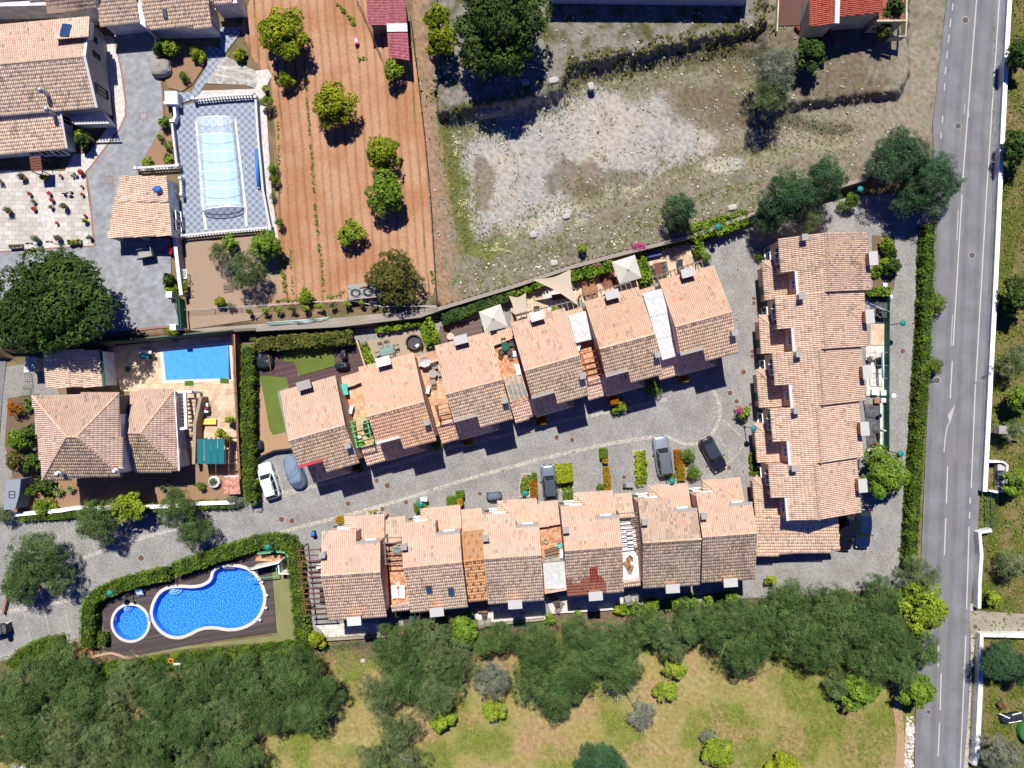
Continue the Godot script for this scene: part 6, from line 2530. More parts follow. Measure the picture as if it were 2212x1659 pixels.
# ---------- gardens, vehicles, furniture ----------
func furniture()->void:
	gardens()
	T(1,2)
	car(p(120,832),0.30,4.3,1.8,1.5,M.paint_white,"white estate car with roof rails parked beside the covered car","wagon")
	covered(p(346,757),0.38,4.2,1.75,1.5,M.tarp_blue,"covered_car","car under a loose blue-grey cover beside the red band house","car")
	covered(p(2056,972,0.6)*Vector3(1,0,1),1.65,1.85,0.85,1.1,M.tarp_slate,"covered_motorbike","motorbike under a slate blue cover before the lower row","motorbike",false)
	T(2,2)
	car(p(321,846),0.10,4.15,1.74,1.48,M.paint_grey,"grey hatchback parked between the clipped hedges of the lower row","hatch")
	car(p(1293,615),0.156,4.7,1.84,1.7,M.paint_silver,"silver off-road car with a dark cabin beside the gold hedge","suv")
	car(p(1723,602),-2.66,4.15,1.78,1.46,M.paint_navy,"dark navy hatchback parked askew by the turning circle","hatch")
	T(3,2)
	car(p(795,1243),PI-0.03,4.4,1.8,1.48,M.paint_blue,"dark blue car parked at the south end of the eastern row","hatch")
	car(p(650,1268),PI-0.12,4.3,1.78,1.45,M.paint_black,"black car in the shade at the end of the carport","hatch")
	T(0,1)
	trailer()
	for e in [[1,2,98,1413,"green globe lamp in the hedge by the pool gate stair"],[1,2,1420,1040,"green globe lamp above a clipped round bush"],[2,2,115,945,"green globe lamp beside the rust coloured hedge"],[2,2,1385,840,"green globe lamp behind the silver off-road car"],[2,2,2090,385,"green globe lamp with a long shadow near the pink bougainvillea"],[3,0,800,1632,"green globe lamp under the trees in the north-east corner"],[2,1,1780,298,"green globe lamp in the ivy by the boundary wall"],[3,1,1168,1132,"green globe lamp standing over the eastern cobbled lane"],[3,2,1150,602,"green globe lamp beside the round bushy tree"],[0,3,945,152,"green globe lamp in the hedge beside the paddling pool"]]:
		T(e[0],e[1])
		var hd:=p(e[2],e[3],3.3)
		globe_lamp(hd,Vector3(hd.x,0,hd.z),e[4])
	T(3,2)
	var hd:=p(1087,105,4.2)
	var sl:=thing("street_light","slim street light with a white flat head near the covers in the yard","street lamp",Vector3(hd.x-1.4,0,hd.z+0.05))
	var s:=ns(true)
	tube(s,Vector3(hd.x-1.4,0,hd.z+0.05),Vector3(hd.x-1.4,4.0,hd.z+0.05),0.06,0.045,8)
	put(s,"pole",M.lamp_green,sl)
	s=ns()
	tube(s,Vector3(hd.x-1.4,4.0,hd.z+0.05),hd+Vector3(-0.2,0.0,0),0.04,0.035,6)
	put(s,"arm",M.lamp_green,sl)
	s=ns(true)
	lathe(s,hd,[0.0,-0.08,0.26,-0.04,0.3,0.02,0.2,0.09,0.0,0.11],14)
	put(s,"head",M.white,sl)
	T(0,3)
	hd=p(75,395)
	globe_lamp(hd+UP*3.3,hd,"globe lamp at the west edge whose round shadow falls on the parking bays")
	var wb:=thing("white_box","small white box beside the western parking bays","box",p(88,400))
	s=ns()
	box(s,p(88,400)+UP*0.25,Vector3(0.3,0.5,0.3))
	put(s,"case",M.white,wb)
	s=ns()
	box(s,p(88,400)+UP*0.52,Vector3(0.34,0.04,0.34))
	put(s,"lid",M.white_old,wb)
	person()
	extras()
	lids()
	pots()
	field_things()
	pool_things()
func trailer()->void:
	var q:=p(1290,540,N)
	var o:=thing("farm_trailer","grey flatbed trailer standing in the shade of the garage","trailer",q)
	var s:=ns()
	var bx:=Basis(UP,0.18)
	box(s,q+UP*0.75,Vector3(1.75,0.08,0.95),bx)
	put(s,"bed",M.concrete,o)
	for e in [[0,0.5],[0,-0.5]]:
		s=ns()
		box(s,q+bx*Vector3(e[0],0.95,e[1]),Vector3(1.75,0.35,0.05),bx)
		put(s,"side_board",M.tarp_slate,o)
	s=ns()
	box(s,q+bx*Vector3(0.85,1.05,0),Vector3(0.05,0.6,0.98),bx)
	put(s,"head_board",M.concrete_pale,o)
	for sg in [-1,1]:
		s=ns(true)
		tube(s,q+bx*Vector3(0.15,0.33,sg*0.5),q+bx*Vector3(0.15,0.33,sg*0.66),0.33,0.33,14)
		var w:=put(s,"wheel",M.rubber,o)
		s=ns(true)
		tube(s,q+bx*Vector3(0.15,0.33,sg*0.6),q+bx*Vector3(0.15,0.33,sg*0.68),0.17,0.17,10)
		put(s,"rim",M.blue,w)
	s=ns()
	bar(s,q+bx*Vector3(-0.85,0.7,0),q+bx*Vector3(-1.5,0.55,0),0.07,0.07)
	put(s,"drawbar",M.grey_dark,o)
func lids()->void:
	var rl:=[[1,2,1135,877,0.32,"round iron cover in a stone ring on the street below the two upper terraces"],[1,2,1043,833,0.25,"small round iron cover at the edge of the house shadow"],[1,2,797,1033,0.30,"round iron cover on the street north of the narrow planter"],[1,2,222,1170,0.32,"western one of a pair of round covers near the pool hedge"],[1,2,310,1183,0.32,"eastern one of a pair of round covers near the pool hedge"],[2,2,387,460,0.28,"western one of two round covers in pale rings mid street"],[2,2,520,483,0.28,"eastern one of two round covers in pale rings mid street"],[2,2,1883,78,0.30,"round cover north of the bougainvillea"],[2,2,1940,150,0.27,"round cover just above the pink bougainvillea"],[0,2,1220,1503,0.34,"lone round cover on the street near the pool"],[2,1,2000,1557,0.30,"round cover by the turning circle near the eastern porches"],[3,1,1162,1375,0.28,"rusty round cover in the eastern lane beside the green screen"],[3,1,1210,400,0.28,"round cover at the shaded north end of the eastern lane"],[3,2,1135,1430,0.32,"round cover in a pale ring at the south end of the eastern lane"]]
	for e in rl:
		T(e[0],e[1])
		manhole(p(e[2],e[3]),e[4],e[5])
	var dk:=[[3,0,1700,178,0.36,"dark round cover on the road at its northern end"],[3,0,1638,1092,0.34,"reddish round cover on the road by the field entrance"],[3,1,1758,550,0.34,"patterned round cover on the eastern lane of the road"],[3,1,1455,1628,0.36,"round cover near the hedge side of the road"],[3,3,1383,1170,0.26,"round cover on the road beside the bright green tree"],[3,3,1785,435,0.26,"round cover at the mouth of the south-east lane"]]
	for e in dk:
		T(e[0],e[1])
		manhole(p(e[2],e[3])+UP*0.082,e[4],e[5],true,0.0,M.iron)
	var sq:=[[1,2,1935,947,0.22,"square rusty cover beside the covered motorbike"],[1,2,1297,1020,0.22,"square rusty cover west of the white bin"],[1,2,1095,1080,0.22,"square cover beside the narrow flower planter"],[2,2,967,805,0.22,"square cover north of the stacked crates"],[2,2,1875,722,0.22,"square cover behind the dark navy car"],[2,2,2053,638,0.2,"northern one of two square covers near the ivy strip"],[2,2,2053,682,0.2,"southern one of two square covers near the ivy strip"],[2,2,2060,178,0.2,"square cover before the eastern porch pots"],[2,1,2088,920,0.2,"northern square cover beside the long flower box"],[2,1,2090,960,0.2,"southern square cover beside the long flower box"],[2,1,2075,1380,0.2,"upper square cover of the pair by the porch"],[2,1,2075,1418,0.2,"lower square cover of the pair by the porch"]]
	for e in sq:
		T(e[0],e[1])
		manhole(p(e[2],e[3]),e[4],e[5],false,0.05)
	var dr:=[[1,2,2133,753,0.2,"street drain in the stone band near the middle of the street"],[1,2,1515,918,0.2,"street drain in the stone band near the white bin"],[2,2,530,592,0.2,"street drain in the stone band above the grey hatchback"],[2,2,2003,112,1.5,"upright drain between the two round covers and the porch"],[2,2,2000,755,1.5,"upright drain south of the parking lines"],[2,1,1950,672,1.5,"upright drain in the cobbles at the north corner"],[2,1,1938,1105,1.5,"upright drain beside the last house of the upper row"],[3,1,1250,1140,1.5,"upright drain under the green lamp in the eastern lane"],[3,2,1207,525,1.5,"upright drain north of the round bushy tree"],[3,2,890,1448,0.05,"drain in the cobbles south of the carport"]]
	for e in dr:
		T(e[0],e[1])
		manhole(p(e[2],e[3]),0.22,e[5],false,e[4],null,"street_drain")
func pots()->void:
	T(0,0)
	var l:=[[205,1535,0.34,0.6,"olive","clay","large clay pot with a round olive bush, north-west on the white terrace"],[388,1537,0.26,0.5,"lime","clay","clay pot with a bright yellow-green bush near the porch canopy"],[530,1522,0.16,0.35,"red","clay","small clay pot of red flowers north on the white terrace"],[657,1510,0.20,0.4,"box","white","white pot by the north edge of the white terrace"],[706,1492,0.28,0.5,"red","clay","big pot of red flowers at the corner by the drive"],[12,1572,0.22,0.4,"olive","pot_grey","grey pot at the west edge of the white terrace"],[712,1612,0.13,0.3,"box","clay","tiny clay pot near the terrace corner"],[632,1522,0.14,0.35,"box","pot_grey","small grey pot beside the white pot"]]
	for e in l:pot_plant(e[0],e[1],e[2],e[3],N+0.05,e[4],M[e[5]],e[6])
	T(0,1)
	l=[[82,165,0.30,0.6,"olive","clay","tall clay pot with a dry bush on the open west terrace"],[300,148,0.24,0.4,"red","clay","clay pot of dark red flowers beside the stone path"],[450,132,0.22,0.4,"box","pot_grey","grey pot with a green bush in the middle of the terrace"],[563,125,0.30,0.7,"olive","clay","tall clay urn with trailing green, east on the terrace"],[740,205,0.17,0.3,"red","clay","small red-flowered pot on the drive edge, the upper of two"],[742,250,0.20,0.4,"lime","clay","clay pot with a lime bush on the drive edge, the lower of two"],[495,268,0.16,0.35,"red","clay","small clay pot alone south of the tall urn"],[325,412,0.30,0.6,"olive","pot_blue","blue-grey urn with a dry bush at the terrace south edge"],[512,400,0.30,0.6,"olive","pot_grey","grey urn with a leafy bush at the terrace south edge"],[300,88,0.18,0.35,"grey","pot_grey","round grey pot with pale leaves by the stone path"],[432,15,0.2,0.45,"red","clay","clay pot of rusty flowers at the north end of the stone path"],[455,72,0.22,0.4,"red","clay","wide clay pot of rusty flowers beside the stone path"],[262,18,0.2,0.45,"red","clay","clay pot with a leaning rusty plant, west of the stone path"],[716,22,0.16,0.4,"red","clay","narrow clay pot at the north end of the drive edge"],[785,395,0.2,0.5,"box","pot_blue","dark blue pot at the south-east terrace corner"]]
	for e in l:pot_plant(e[0],e[1],e[2],e[3],N+0.05,e[4],M[e[5]],e[6])
	for e in [[155,475,"stone trough with low plants, western of two at the terrace edge"],[662,440,"stone trough with yellow plants, eastern of two at the terrace edge"]]:
		var q:=p(e[0],e[1],N)
		var o:=thing("planter_trough",e[2],"planter",q+UP*0.05)
		var b:=Basis(UP,0.06)
		var s:=ns()
		for k in [[0,0.2,1.5,0.07],[0,-0.2,1.5,0.07]]:box(s,q+b*Vector3(0,0.28,k[1]),Vector3(k[2],0.45,k[3]),b)
		for sg in [-1,1]:box(s,q+b*Vector3(sg*0.715,0.28,0),Vector3(0.07,0.45,0.33),b)
		put(s,"trough",M.pot_grey,o)
		s=ns()
		box(s,q+UP*0.34,Vector3(1.36,0.1,0.33),b)
		put(s,"soil",M.soil_dark,o)
		for k in 3:crown(o,"citrus" if e[0]>300 else "box",q+b*Vector3((k-1)*0.45,0.5,0),0.2,0.15,0.16,k+3,"plant",2.0)
	for e in [[372,480,262,440,"western one of two black lantern posts at the terrace edge"],[538,465,425,422,"eastern one of two black lantern posts at the terrace edge"]]:
		var f:=p(e[0],e[1],N)
		var o:=thing("lantern_post",e[4],"lamp post",f)
		var s:=ns(true)
		tube(s,f,f+UP*2.2,0.04,0.03,8)
		put(s,"post",M.black,o)
		for sg in [-1,0,1]:
			s=ns(true)
			var q:=f+Vector3(sg*0.28,2.2+0.12*(1-absi(sg)),0)
			lathe(s,q,[0.03,0.0,0.09,0.05,0.1,0.2,0.03,0.28,0.0,0.3],8)
			put(s,"lantern",M.grey_dark,o)
			s=ns()
			bar(s,f+UP*2.12,q,0.025,0.025)
			put(s,"arm",M.black,o)
	var c:=p(585,15,N+0.3)
	var cy:=thing("tricycle","dark tricycle standing on the white terrace","tricycle",Vector3(c.x,N+0.05,c.z))
	c.y=N+0.05
	for e in [[-0.4,0.0,0.24],[0.35,-0.22,0.2],[0.35,0.22,0.2]]:
		var s:=ns(true)
		var q:=c+Vector3(e[0],e[2],e[1])
		tube(s,q-Vector3(0,0,0.02),q+Vector3(0,0,0.02),e[2],e[2],14)
		put(s,"wheel",M.black,cy)
	var s:=ns()
	bar(s,c+Vector3(-0.38,0.62,0),c+Vector3(0.35,0.3,0),0.05,0.05)
	bar(s,c+Vector3(-0.4,0.24,0),c+Vector3(-0.34,0.8,0),0.04,0.04)
	bar(s,c+Vector3(0.35,0.2,-0.22),c+Vector3(0.35,0.2,0.22),0.04,0.04)
	put(s,"frame",M.grey_dark,cy)
	s=ns()
	box(s,c+Vector3(0.15,0.6,0),Vector3(0.25,0.06,0.18))
	put(s,"saddle",M.black,cy)
	s=ns()
	bar(s,c+Vector3(-0.33,0.82,-0.25),c+Vector3(-0.33,0.82,0.25),0.03,0.03)
	put(s,"handlebar",M.steel,cy)
	var g:=p(742,372,N+0.4)
	var fg:=thing("garden_figure","pale swan shaped garden figure on the terrace edge","garden figure",Vector3(g.x,N+0.05,g.z))
	s=ns(true)
	lathe(s,Vector3(g.x,N+0.05,g.z),[0.16,0.0,0.26,0.15,0.24,0.3,0.12,0.4,0.0,0.42],12)
	tube(s,Vector3(g.x+0.18,N+0.3,g.z),Vector3(g.x+0.3,N+0.6,g.z),0.06,0.045,8)
	tube(s,Vector3(g.x+0.3,N+0.6,g.z),Vector3(g.x+0.22,N+0.72,g.z),0.05,0.04,8)
	put(s,"body",M.white,fg)
func dining(c:Vector3,lx:float,lz:float,turn:float,tm:Material,cm:Node3D,spots:Array,tl:String,cl:Array,y0:=0.0,slats:=0)->void:
	table(v(c,y0),lx,lz,turn,tm,tl,slats)
	for i in spots.size():
		var e:Array=spots[i]
		copy(cm,v(c,y0)+Basis(UP,turn)*Vector3(e[0],0,e[1]),turn+e[2],cl[i])
func gardens()->void:
	T(1,1)
	sheet("garden_deck_base",ps([-20,1350,220,1345,240,1465,340,1465,365,1595,690,1505,650,1300,865,1280,945,1510,720,1620,300,1700,200,1659,-20,1600]),0.028,M.soil_dark)
	deck_boards(ps([-20,1350,220,1345,240,1465,340,1465,365,1595,690,1505,650,1300,865,1280,945,1510,720,1640,290,1700,265,1600,0,1580]),Vector2(0.97,-0.24),0.2,Color(0.125,0.075,0.08),"timber_terrace","plum coloured timber terrace with the covered hot tub and grill")
	sheet("artificial_lawn",ps([232,1345,655,1325,692,1500,370,1590,332,1470,235,1462]),0.10,M.lawn)
	T(1,2)
	sheet("artificial_lawn",ps([25,-80,272,-100,305,10,183,65,235,300,255,412,150,442,120,400,60,60]),0.05,M.lawn)
	sheet("gravel_yard",ps([-20,-40,30,-60,60,60,120,400,150,442,255,415,305,570,140,590,-20,660]),0.045,M.gravel_tan)
	T(1,1)
	sheet("sand_patio",ps([935,1290,1430,1180,1470,1370,1380,1410,1000,1510]),0.03,M.patio_tan)
	deck_boards(ps([1590,1160,1960,1090,2000,1215,2010,1260,1640,1350,1570,1300]),Vector2(0.97,-0.24),0.2,Color(0.18,0.13,0.11),"timber_terrace","brown timber terrace with a small round table")
	T(2,1)
	sheet("garden_paving",ps([-10,900,110,865,510,690,585,985,610,1000,300,1080,-10,1160]),0.03,M.patio_sand)
	sheet("white_paving",ps([250,860,390,800,520,1000,400,1000,300,1020]),0.036,M.patio_white)
	sheet("garden_paving",ps([550,680,880,600,920,790,1120,740,1130,830,640,980,560,900]),0.03,M.patio_sand)
	deck_boards(ps([745,665,870,625,905,800,800,850,760,780]),Vector2(0.24,0.97),0.18,Color(0.24,0.09,0.065),"timber_terrace","red-brown timber deck beside the square grey parasol")
	sheet("garden_paving",ps([1170,545,1290,455,1570,420,1625,600,1640,660,1220,790,1195,650]),0.03,M.patio_sand)
	T(1,1)
	var ht:=thing("hot_tub","square hot tub under a wrinkled black cover","hot tub",p(85,1450)+UP*0.09)
	var s:=ns(true)
	lump(s,p(85,1450),1.02,1.12,0.85,0.2,0.32,4)
	put(s,"cover",M.tarp_black,ht)
	s=ns()
	bar(s,p(100,1375,1.0),p(128,1540,1.0),0.06,0.05)
	put(s,"stick",M.teak,ht)
	var gr:=thing("covered_grill","kitchen grill under a black cover on the timber terrace","grill",p(760,1460)+UP*0.09)
	s=ns(true)
	lump(s,p(752,1500),0.85,0.4,0.95,0.06,0.3,5)
	lump(s,p(770,1410),0.36,0.62,1.1,0.06,0.3,6)
	put(s,"cover",M.tarp_black,gr)
	T(1,2)
	gr=thing("covered_grill","grill under a black cover beneath the green pergola","grill",p(962,370,3.5)*Vector3(1,0,1)+UP*3.0)
	s=ns(true)
	lump(s,gr.position,0.45,0.75,1.0,0.1,0.3,7)
	put(s,"cover",M.tarp_black,gr)
	gr=thing("covered_heap","bundle under a black cover on the tan gravel","cover",p(35,530))
	s=ns(true)
	lump(s,p(35,530),0.5,0.6,0.7,0.1,0.3,8)
	put(s,"cover",M.tarp_black,gr)
	garden_wall(ps([-20,665,60,620,150,580,310,562],0.8),0.2,0.0,0.8,M.tarp_black,"low dark screen between the gravel yard and the parked white car")
	T(1,1)
	garden_wall(ps([868,1275,945,1520],1.1),0.16,0.0,1.1,M.wall_pink,"low pink wall at the end of the plum timber terrace")
	var dark:=make_chair(M.rattan)
	var wood:=make_chair(M.teak)
	var pale:=make_chair(M.pot_grey)
	dining(p(1130,1365,0.7),1.75,1.0,0.28,M.pane,pale,[[-0.55,-0.75,PI],[0.2,-0.75,PI],[-0.55,0.75,0.0],[0.2,0.75,0.0],[1.15,-0.1,PI/2+PI],[-1.2,0.1,PI/2]],"glass dining table on the sand patio",["grey chair at the north-west of the glass table","grey chair at the north-east of the glass table","grey chair at the south-west of the glass table","grey chair at the south-east of the glass table","grey chair at the east end of the glass table","grey chair at the west end of the glass table"])
	daybed(p(1370,1305,0.3)*Vector3(1,0,1),0.2)
	table(p(1680,1247,0.5)*Vector3(1,0.18,1),0.85,0.85,0.0,M.canvas_sand,"small round pale table on the brown timber terrace",0,"garden_table",true,0.5)
	T(2,1)
	dining(p(678,850,0.75),1.75,0.9,0.25,M.teak,wood,[[-0.5,0.7,0.0],[0.4,0.7,0.0],[-0.5,-0.7,PI],[0.4,-0.7,PI]],"teak dining table under the grey pergola",["teak chair south-west of the teak table","teak chair south-east of the teak table","teak chair north-west of the teak table","teak chair north-east of the teak table"],0.035,8)
	dining(p(1265,675,0.75),0.85,1.7,0.2,M.brown_wood,dark,[[-0.68,-0.4,-PI/2],[-0.68,0.4,-PI/2],[0.68,-0.55,PI/2],[0.68,0.0,PI/2],[0.68,0.55,PI/2]],"long plum coloured table of the easternmost upper garden",["dark chair north-west of the plum table","dark chair south-west of the plum table","dark chair north-east of the plum table","dark chair midway on the east side of the plum table","dark chair south-east of the plum table"],0.035,6)
	lounger(p(1455,660,0.35)*Vector3(1,0,1)+UP*0.035,0.15,M.cushion_grey,M.black,"dark lounger under the grey pergola of the easternmost garden")
	lounger(p(400,905,0.35)*Vector3(1,0,1)+UP*0.04,1.75,M.brown_wood,M.brown_wood,"brown slatted lounger half shaded by the triangular sail",1.5)
	lounger(p(215,1030,0.35)*Vector3(1,0,1)+UP*0.04,0.1,M.cushion_grey,M.black,"short black lounger behind the white chimney cap",1.1)
	T(1,1)
	parasol([p(1925,1035,2.5),p(2112,968,2.5),p(2178,1165,2.5),p(1975,1212,2.5)],2.5,"square grey parasol beside the brown timber terrace",M.canvas)
	T(2,1)
	parasol([p(862,605,2.5),p(1062,543,2.5),p(1122,740,2.5),p(930,797,2.5)],2.5,"square grey parasol beside the red-brown timber deck",M.canvas)
	sail([p(180,758,3.2),p(505,668,2.9),p(582,988,2.7)],"large triangular sand coloured shade sail",M.canvas_sand)
	sail([p(-30,895,2.6),p(120,870,2.7),p(172,1090,2.5),p(40,1110,2.4),p(10,1050,2.4)],"flat sand coloured awning beside the triangular sail",M.canvas_sand)
	var bt:=thing("garden_bench","low table spread with a blue and orange cloth by the boundary wall","table",p(1220,520))
	s=ns()
	box(s,p(1222,525,0.6),Vector3(1.75,0.06,0.85),Basis(UP,0.2))
	put(s,"top",mt("blue cloth",Color(0.10,0.13,0.34),0.9,M.bark.albedo_texture,0.6),bt)
	s=ns()
	for e in [[1170,555],[1290,525]]:bar(s,p(e[0],e[1]),p(e[0],e[1],0.56),0.06,0.06)
	put(s,"legs",M.dark_wood,bt)
	for e in [[1345,445,0.55,"white canvas box by the wall of the easternmost garden"],[575,740,0.4,"white box on the paving below the wall ivy"],[1568,485,0.45,"blue-grey storage box in the corner of the easternmost garden"],[150,840,0.45,"white stone block west of the triangular sail"]]:
		var o:=thing("storage_box",e[3],"box",p(e[0],e[1]))
		s=ns()
		box(s,p(e[0],e[1])+UP*e[2]*0.6,Vector3(e[2]*1.5,e[2]*1.2,e[2]*1.2),Basis(UP,0.25))
		put(s,"case",M.white_old if e[0]!=1568 else M.tarp_slate,o)
		s=ns()
		box(s,p(e[0],e[1])+UP*(e[2]*1.2+0.03),Vector3(e[2]*1.6,0.06,e[2]*1.3),Basis(UP,0.25))
		put(s,"lid",M.white if e[0]!=1568 else M.tarp_blue,o)
	T(1,2)
	var c:=p(757,48,3.8)
	var tb:=thing("storage_chest","teal topped chest on the first upper roof terrace","chest",Vector3(c.x,3.0,c.z))
	s=ns()
	box(s,Vector3(c.x,3.4,c.z),Vector3(0.75,0.8,1.15),Basis(UP,0.18))
	put(s,"case",M.teal,tb)
	s=ns()
	box(s,Vector3(c.x,3.83,c.z),Vector3(0.85,0.06,1.25),Basis(UP,0.18))
	put(s,"lid",M.teal,tb)
	ac_unit(v(p(825,222,3.4),3.0),1.35,"white air conditioner beside the pink house wall")
	ac_unit(v(p(1490,50,3.4),3.0),1.35,"white air conditioner on the satellite dish terrace")
	for e in [[893,458,"white bench planter under the green pergola"]]:
		var o:=thing("planter_box",e[2],"planter",v(p(e[0],e[1],3.3),3.0))
		s=ns()
		box(s,v(p(e[0],e[1],3.3),3.22),Vector3(0.45,0.44,0.7),Basis(UP,0.3))
		put(s,"box",M.white_old,o)
		crown(o,"lime",v(p(e[0]+10,e[1]+50,3.5),3.45),0.4,0.25,0.3,6,"plant",2.0)
	T(1,1)
	dish(p(1460,1465,4.1),3.0,0.62,"big white satellite dish above an upper roof terrace")
	table(v(p(1527,1570,3.7),3.0),0.95,0.95,0.2,M.concrete,"round grey table on the satellite dish terrace",0,"garden_table",true)
	for e in [[1545,1510,PI+0.2,"grey chair north of the round grey table"],[1530,1635,0.2,"grey chair south of the round grey table"],[1590,1570,-PI/2+3.3,"grey chair east of the round grey table"]]:
		copy(pale,v(p(e[0],e[1],3.4),3.0),e[2],e[3])
	table(v(p(2155,1335,3.7),3.0),0.95,0.95,0.2,M.green_dark,"round dark green table on an upper roof terrace",0,"garden_table",true)
	for e in [[2140,1290,PI+0.2,"dark chair north of the round green table"],[2195,1385,0.2,"dark chair south-east of the round green table"],[2205,1310,PI/2,"dark chair east of the round green table"],[2120,1380,-0.6,"dark chair south-west of the round green table"]]:
		copy(dark,v(p(e[0],e[1],3.4),3.0),e[2],e[3])
	T(2,1)
	for e in [[15,1400,"white folded lounger cushion beside the terrace wall, upper one"],[45,1510,"white lounger cushion on the round green table terrace, middle one"],[58,1555,"white lounger cushion on the round green table terrace, lower one"]]:
		var o:=thing("cushion",e[2],"cushion",v(p(e[0],e[1],3.2),3.0))
		s=ns()
		box(s,v(p(e[0],e[1],3.2),3.12),Vector3(0.55,0.16,0.6),Basis(UP,0.2))
		put(s,"pad",M.white,o)
	ac_unit(v(p(575,1340,3.5),3.0),1.35,"white unit below the square metal roof")
	ac_unit(v(p(1605,1395,3.5)+Vector3(0,0,0),3.6),1.4,"grey unit on the porch roof ledge of the last upper house")
	T(1,2)
	table(v(p(1210,1430,3.7),3.0),1.05,1.05,0.0,M.pane,"round glass table on the narrow roof terrace",0,"garden_table",true)
	table(v(p(535,1585,1.0),0.02),0.7,0.5,0.3,M.white,"small white table under the red-brown pergola",0,"garden_table",false,0.5)
	T(1,3)
	table(v(p(1226,70,3.5),3.0),0.6,0.6,0.0,M.patio_sand,"small round table with an ashtray near the white loungers",0,"garden_table",true,0.5)
	lounger(v(p(1200,135,3.3),3.0),0.05,M.white,M.white,"white lounger, western of two on the narrow terrace",1.5)
	lounger(v(p(1262,135,3.3),3.0),-0.05,M.white,M.white,"white lounger, eastern of two on the narrow terrace",1.5)
	lounger(v(p(575,170,0.4),0.02),0.02,M.cushion_grey,M.black,"charcoal lounger beside the westernmost lower house",2.0)
	T(2,2)
	lounger(v(p(1020,1335,3.4),3.0),0.1,M.white,M.white_old,"white lounger, northern of those on the white terrace",1.9)
	for e in [[1045,1140,"pale armchair at the north end of the white terrace"],[1050,1180,"pale armchair beside the grey beams of the white terrace"],[1080,1410,"pale armchair at the east side of the white terrace"]]:
		copy(pale,v(p(e[0],e[1],3.4),3.0),0.4,e[2])
	for e in [[990,1545,0.6,"teak lounge chair on the south end of the white terrace"],[1025,1580,-0.4,"second teak lounge chair by the south parapet of the white terrace"],[1015,1505,2.4,"teak lounge chair turned away on the white terrace"]]:
		copy(wood,v(p(e[0],e[1],3.4),3.0),e[2],e[3])
	var tim:=thing("timber_stack","stack of old planks on the red-tiled roof terrace","timber stack",v(p(330,1465,3.3),3.0))
	rng.seed=8
	for k in 9:
		s=ns()
		var a:=v(p(270+rng.randf()*20,1440+k*9,3.2),3.08+(k % 3)*0.06)
		bar(s,a,v(p(392+rng.randf()*20,1405+k*10,3.2),3.08+(k % 3)*0.06),0.1,0.05)
		put(s,"plank",[M.dark_wood,M.teak,M.grey_wood][k % 3],tim)
	for e in [[292,1360,0.26,"pot_grey","grey wash tub on the red-tiled terrace"],[407,1393,0.3,"teal","pale teal tub on the red-tiled terrace"]]:
		var o:=thing("tub",e[4],"tub",v(p(e[0],e[1],3.2),3.0))
		s=ns(true)
		lathe(s,v(p(e[0],e[1],3.2),3.0),[e[2]*0.75,0.0,e[2],0.28,e[2]*0.9,0.28,e[2]*0.7,0.06,0.0,0.06],16)
		put(s,"shell",M[e[3]],o)
	ac_unit(v(p(425,1465,3.4),3.0),1.6,"white unit at the side of the red-tiled terrace")
	var bin:=thing("cabinet","white service cabinet beside the green lamp bush","cabinet",v(p(0,0),0))
	T(1,2)
	O=Vector3.ZERO
	bin.position=p(1460,985)
	O=bin.position
	s=ns()
	box(s,p(1460,985)+UP*0.5,Vector3(0.7,1.0,0.35))
	put(s,"case",M.white_old,bin)
	s=ns()
	box(s,p(1460,985)+UP*1.03,Vector3(0.8,0.06,0.45))
	put(s,"lid",M.white,bin)
	T(2,2)
	var cr:=thing("trolley","metal trolley with crates parked before the lower row","trolley",p(998,870))
	s=ns()
	box(s,p(998,870)+UP*0.4,Vector3(1.1,0.06,0.6))
	put(s,"tray",M.steel,cr)
	for k in 3:
		s=ns()
		box(s,p(965+k*32,870)+UP*0.58,Vector3(0.3,0.28,0.42))
		put(s,"crate",[M.grey_dark,M.concrete,M.steel][k],cr)
	for sx in [-0.45,0.45]:
		for sz in [-0.25,0.25]:
			s=ns()
			tube(s,p(998,870)+Vector3(sx-0.03,0.12,sz),p(998,870)+Vector3(sx+0.03,0.12,sz),0.1,0.1,8)
			put(s,"wheel",M.rubber,cr)
	T(2,1)
	for e in [[2150,930,2.6,"long flower box with pink and green plants by the eastern porches","ivy"],[2145,1440,0.9,"low stone planter south of the pair of square covers","box"]]:
		var o:=thing("flower_box",e[3],"planter",p(e[0],e[1]))
		s=ns()
		box(s,p(e[0],e[1])+UP*0.22,Vector3(0.5,0.42,e[2]),Basis(UP,0.04))
		put(s,"box",M.brown_wood,o)
		for k in 4:crown(o,e[4],p(e[0],e[1])+Vector3(0,0.6,(k-1.5)*e[2]*0.25),0.28,0.25,e[2]*0.16,k+20,"plant",1.6)
	T(2,2)
	sheet("ivy_bed",ps([2075,570,2140,580,2148,785,2085,780]),0.03,M.soil_dark)
	T(1,3)
	sheet("yard_paving",ps([500,420,1150,395,1165,515,615,545,560,460]),0.03,M.patio_white)
	deck_boards(ps([1255,310,1420,305,1425,430,1280,435]),Vector2(1,0),0.2,Color(0.13,0.10,0.085),"timber_terrace","small dark timber terrace with a folded parasol")
	sheet("yard_paving",ps([1900,280,2212,240,2500,200,2500,380,2212,395,1960,440,1900,360]),0.031,M.patio_white)
	T(2,3)
	sheet("yard_paving",ps([290,180,960,140,960,285,340,315]),0.033,M.patio_white)
	sheet("yard_paving",ps([962,90,1140,85,1150,215,962,235]),0.035,M.patio_grey)
	sheet("yard_paving",ps([1150,90,1900,30,1920,140,1400,200,1150,215]),0.034,M.patio_grey)
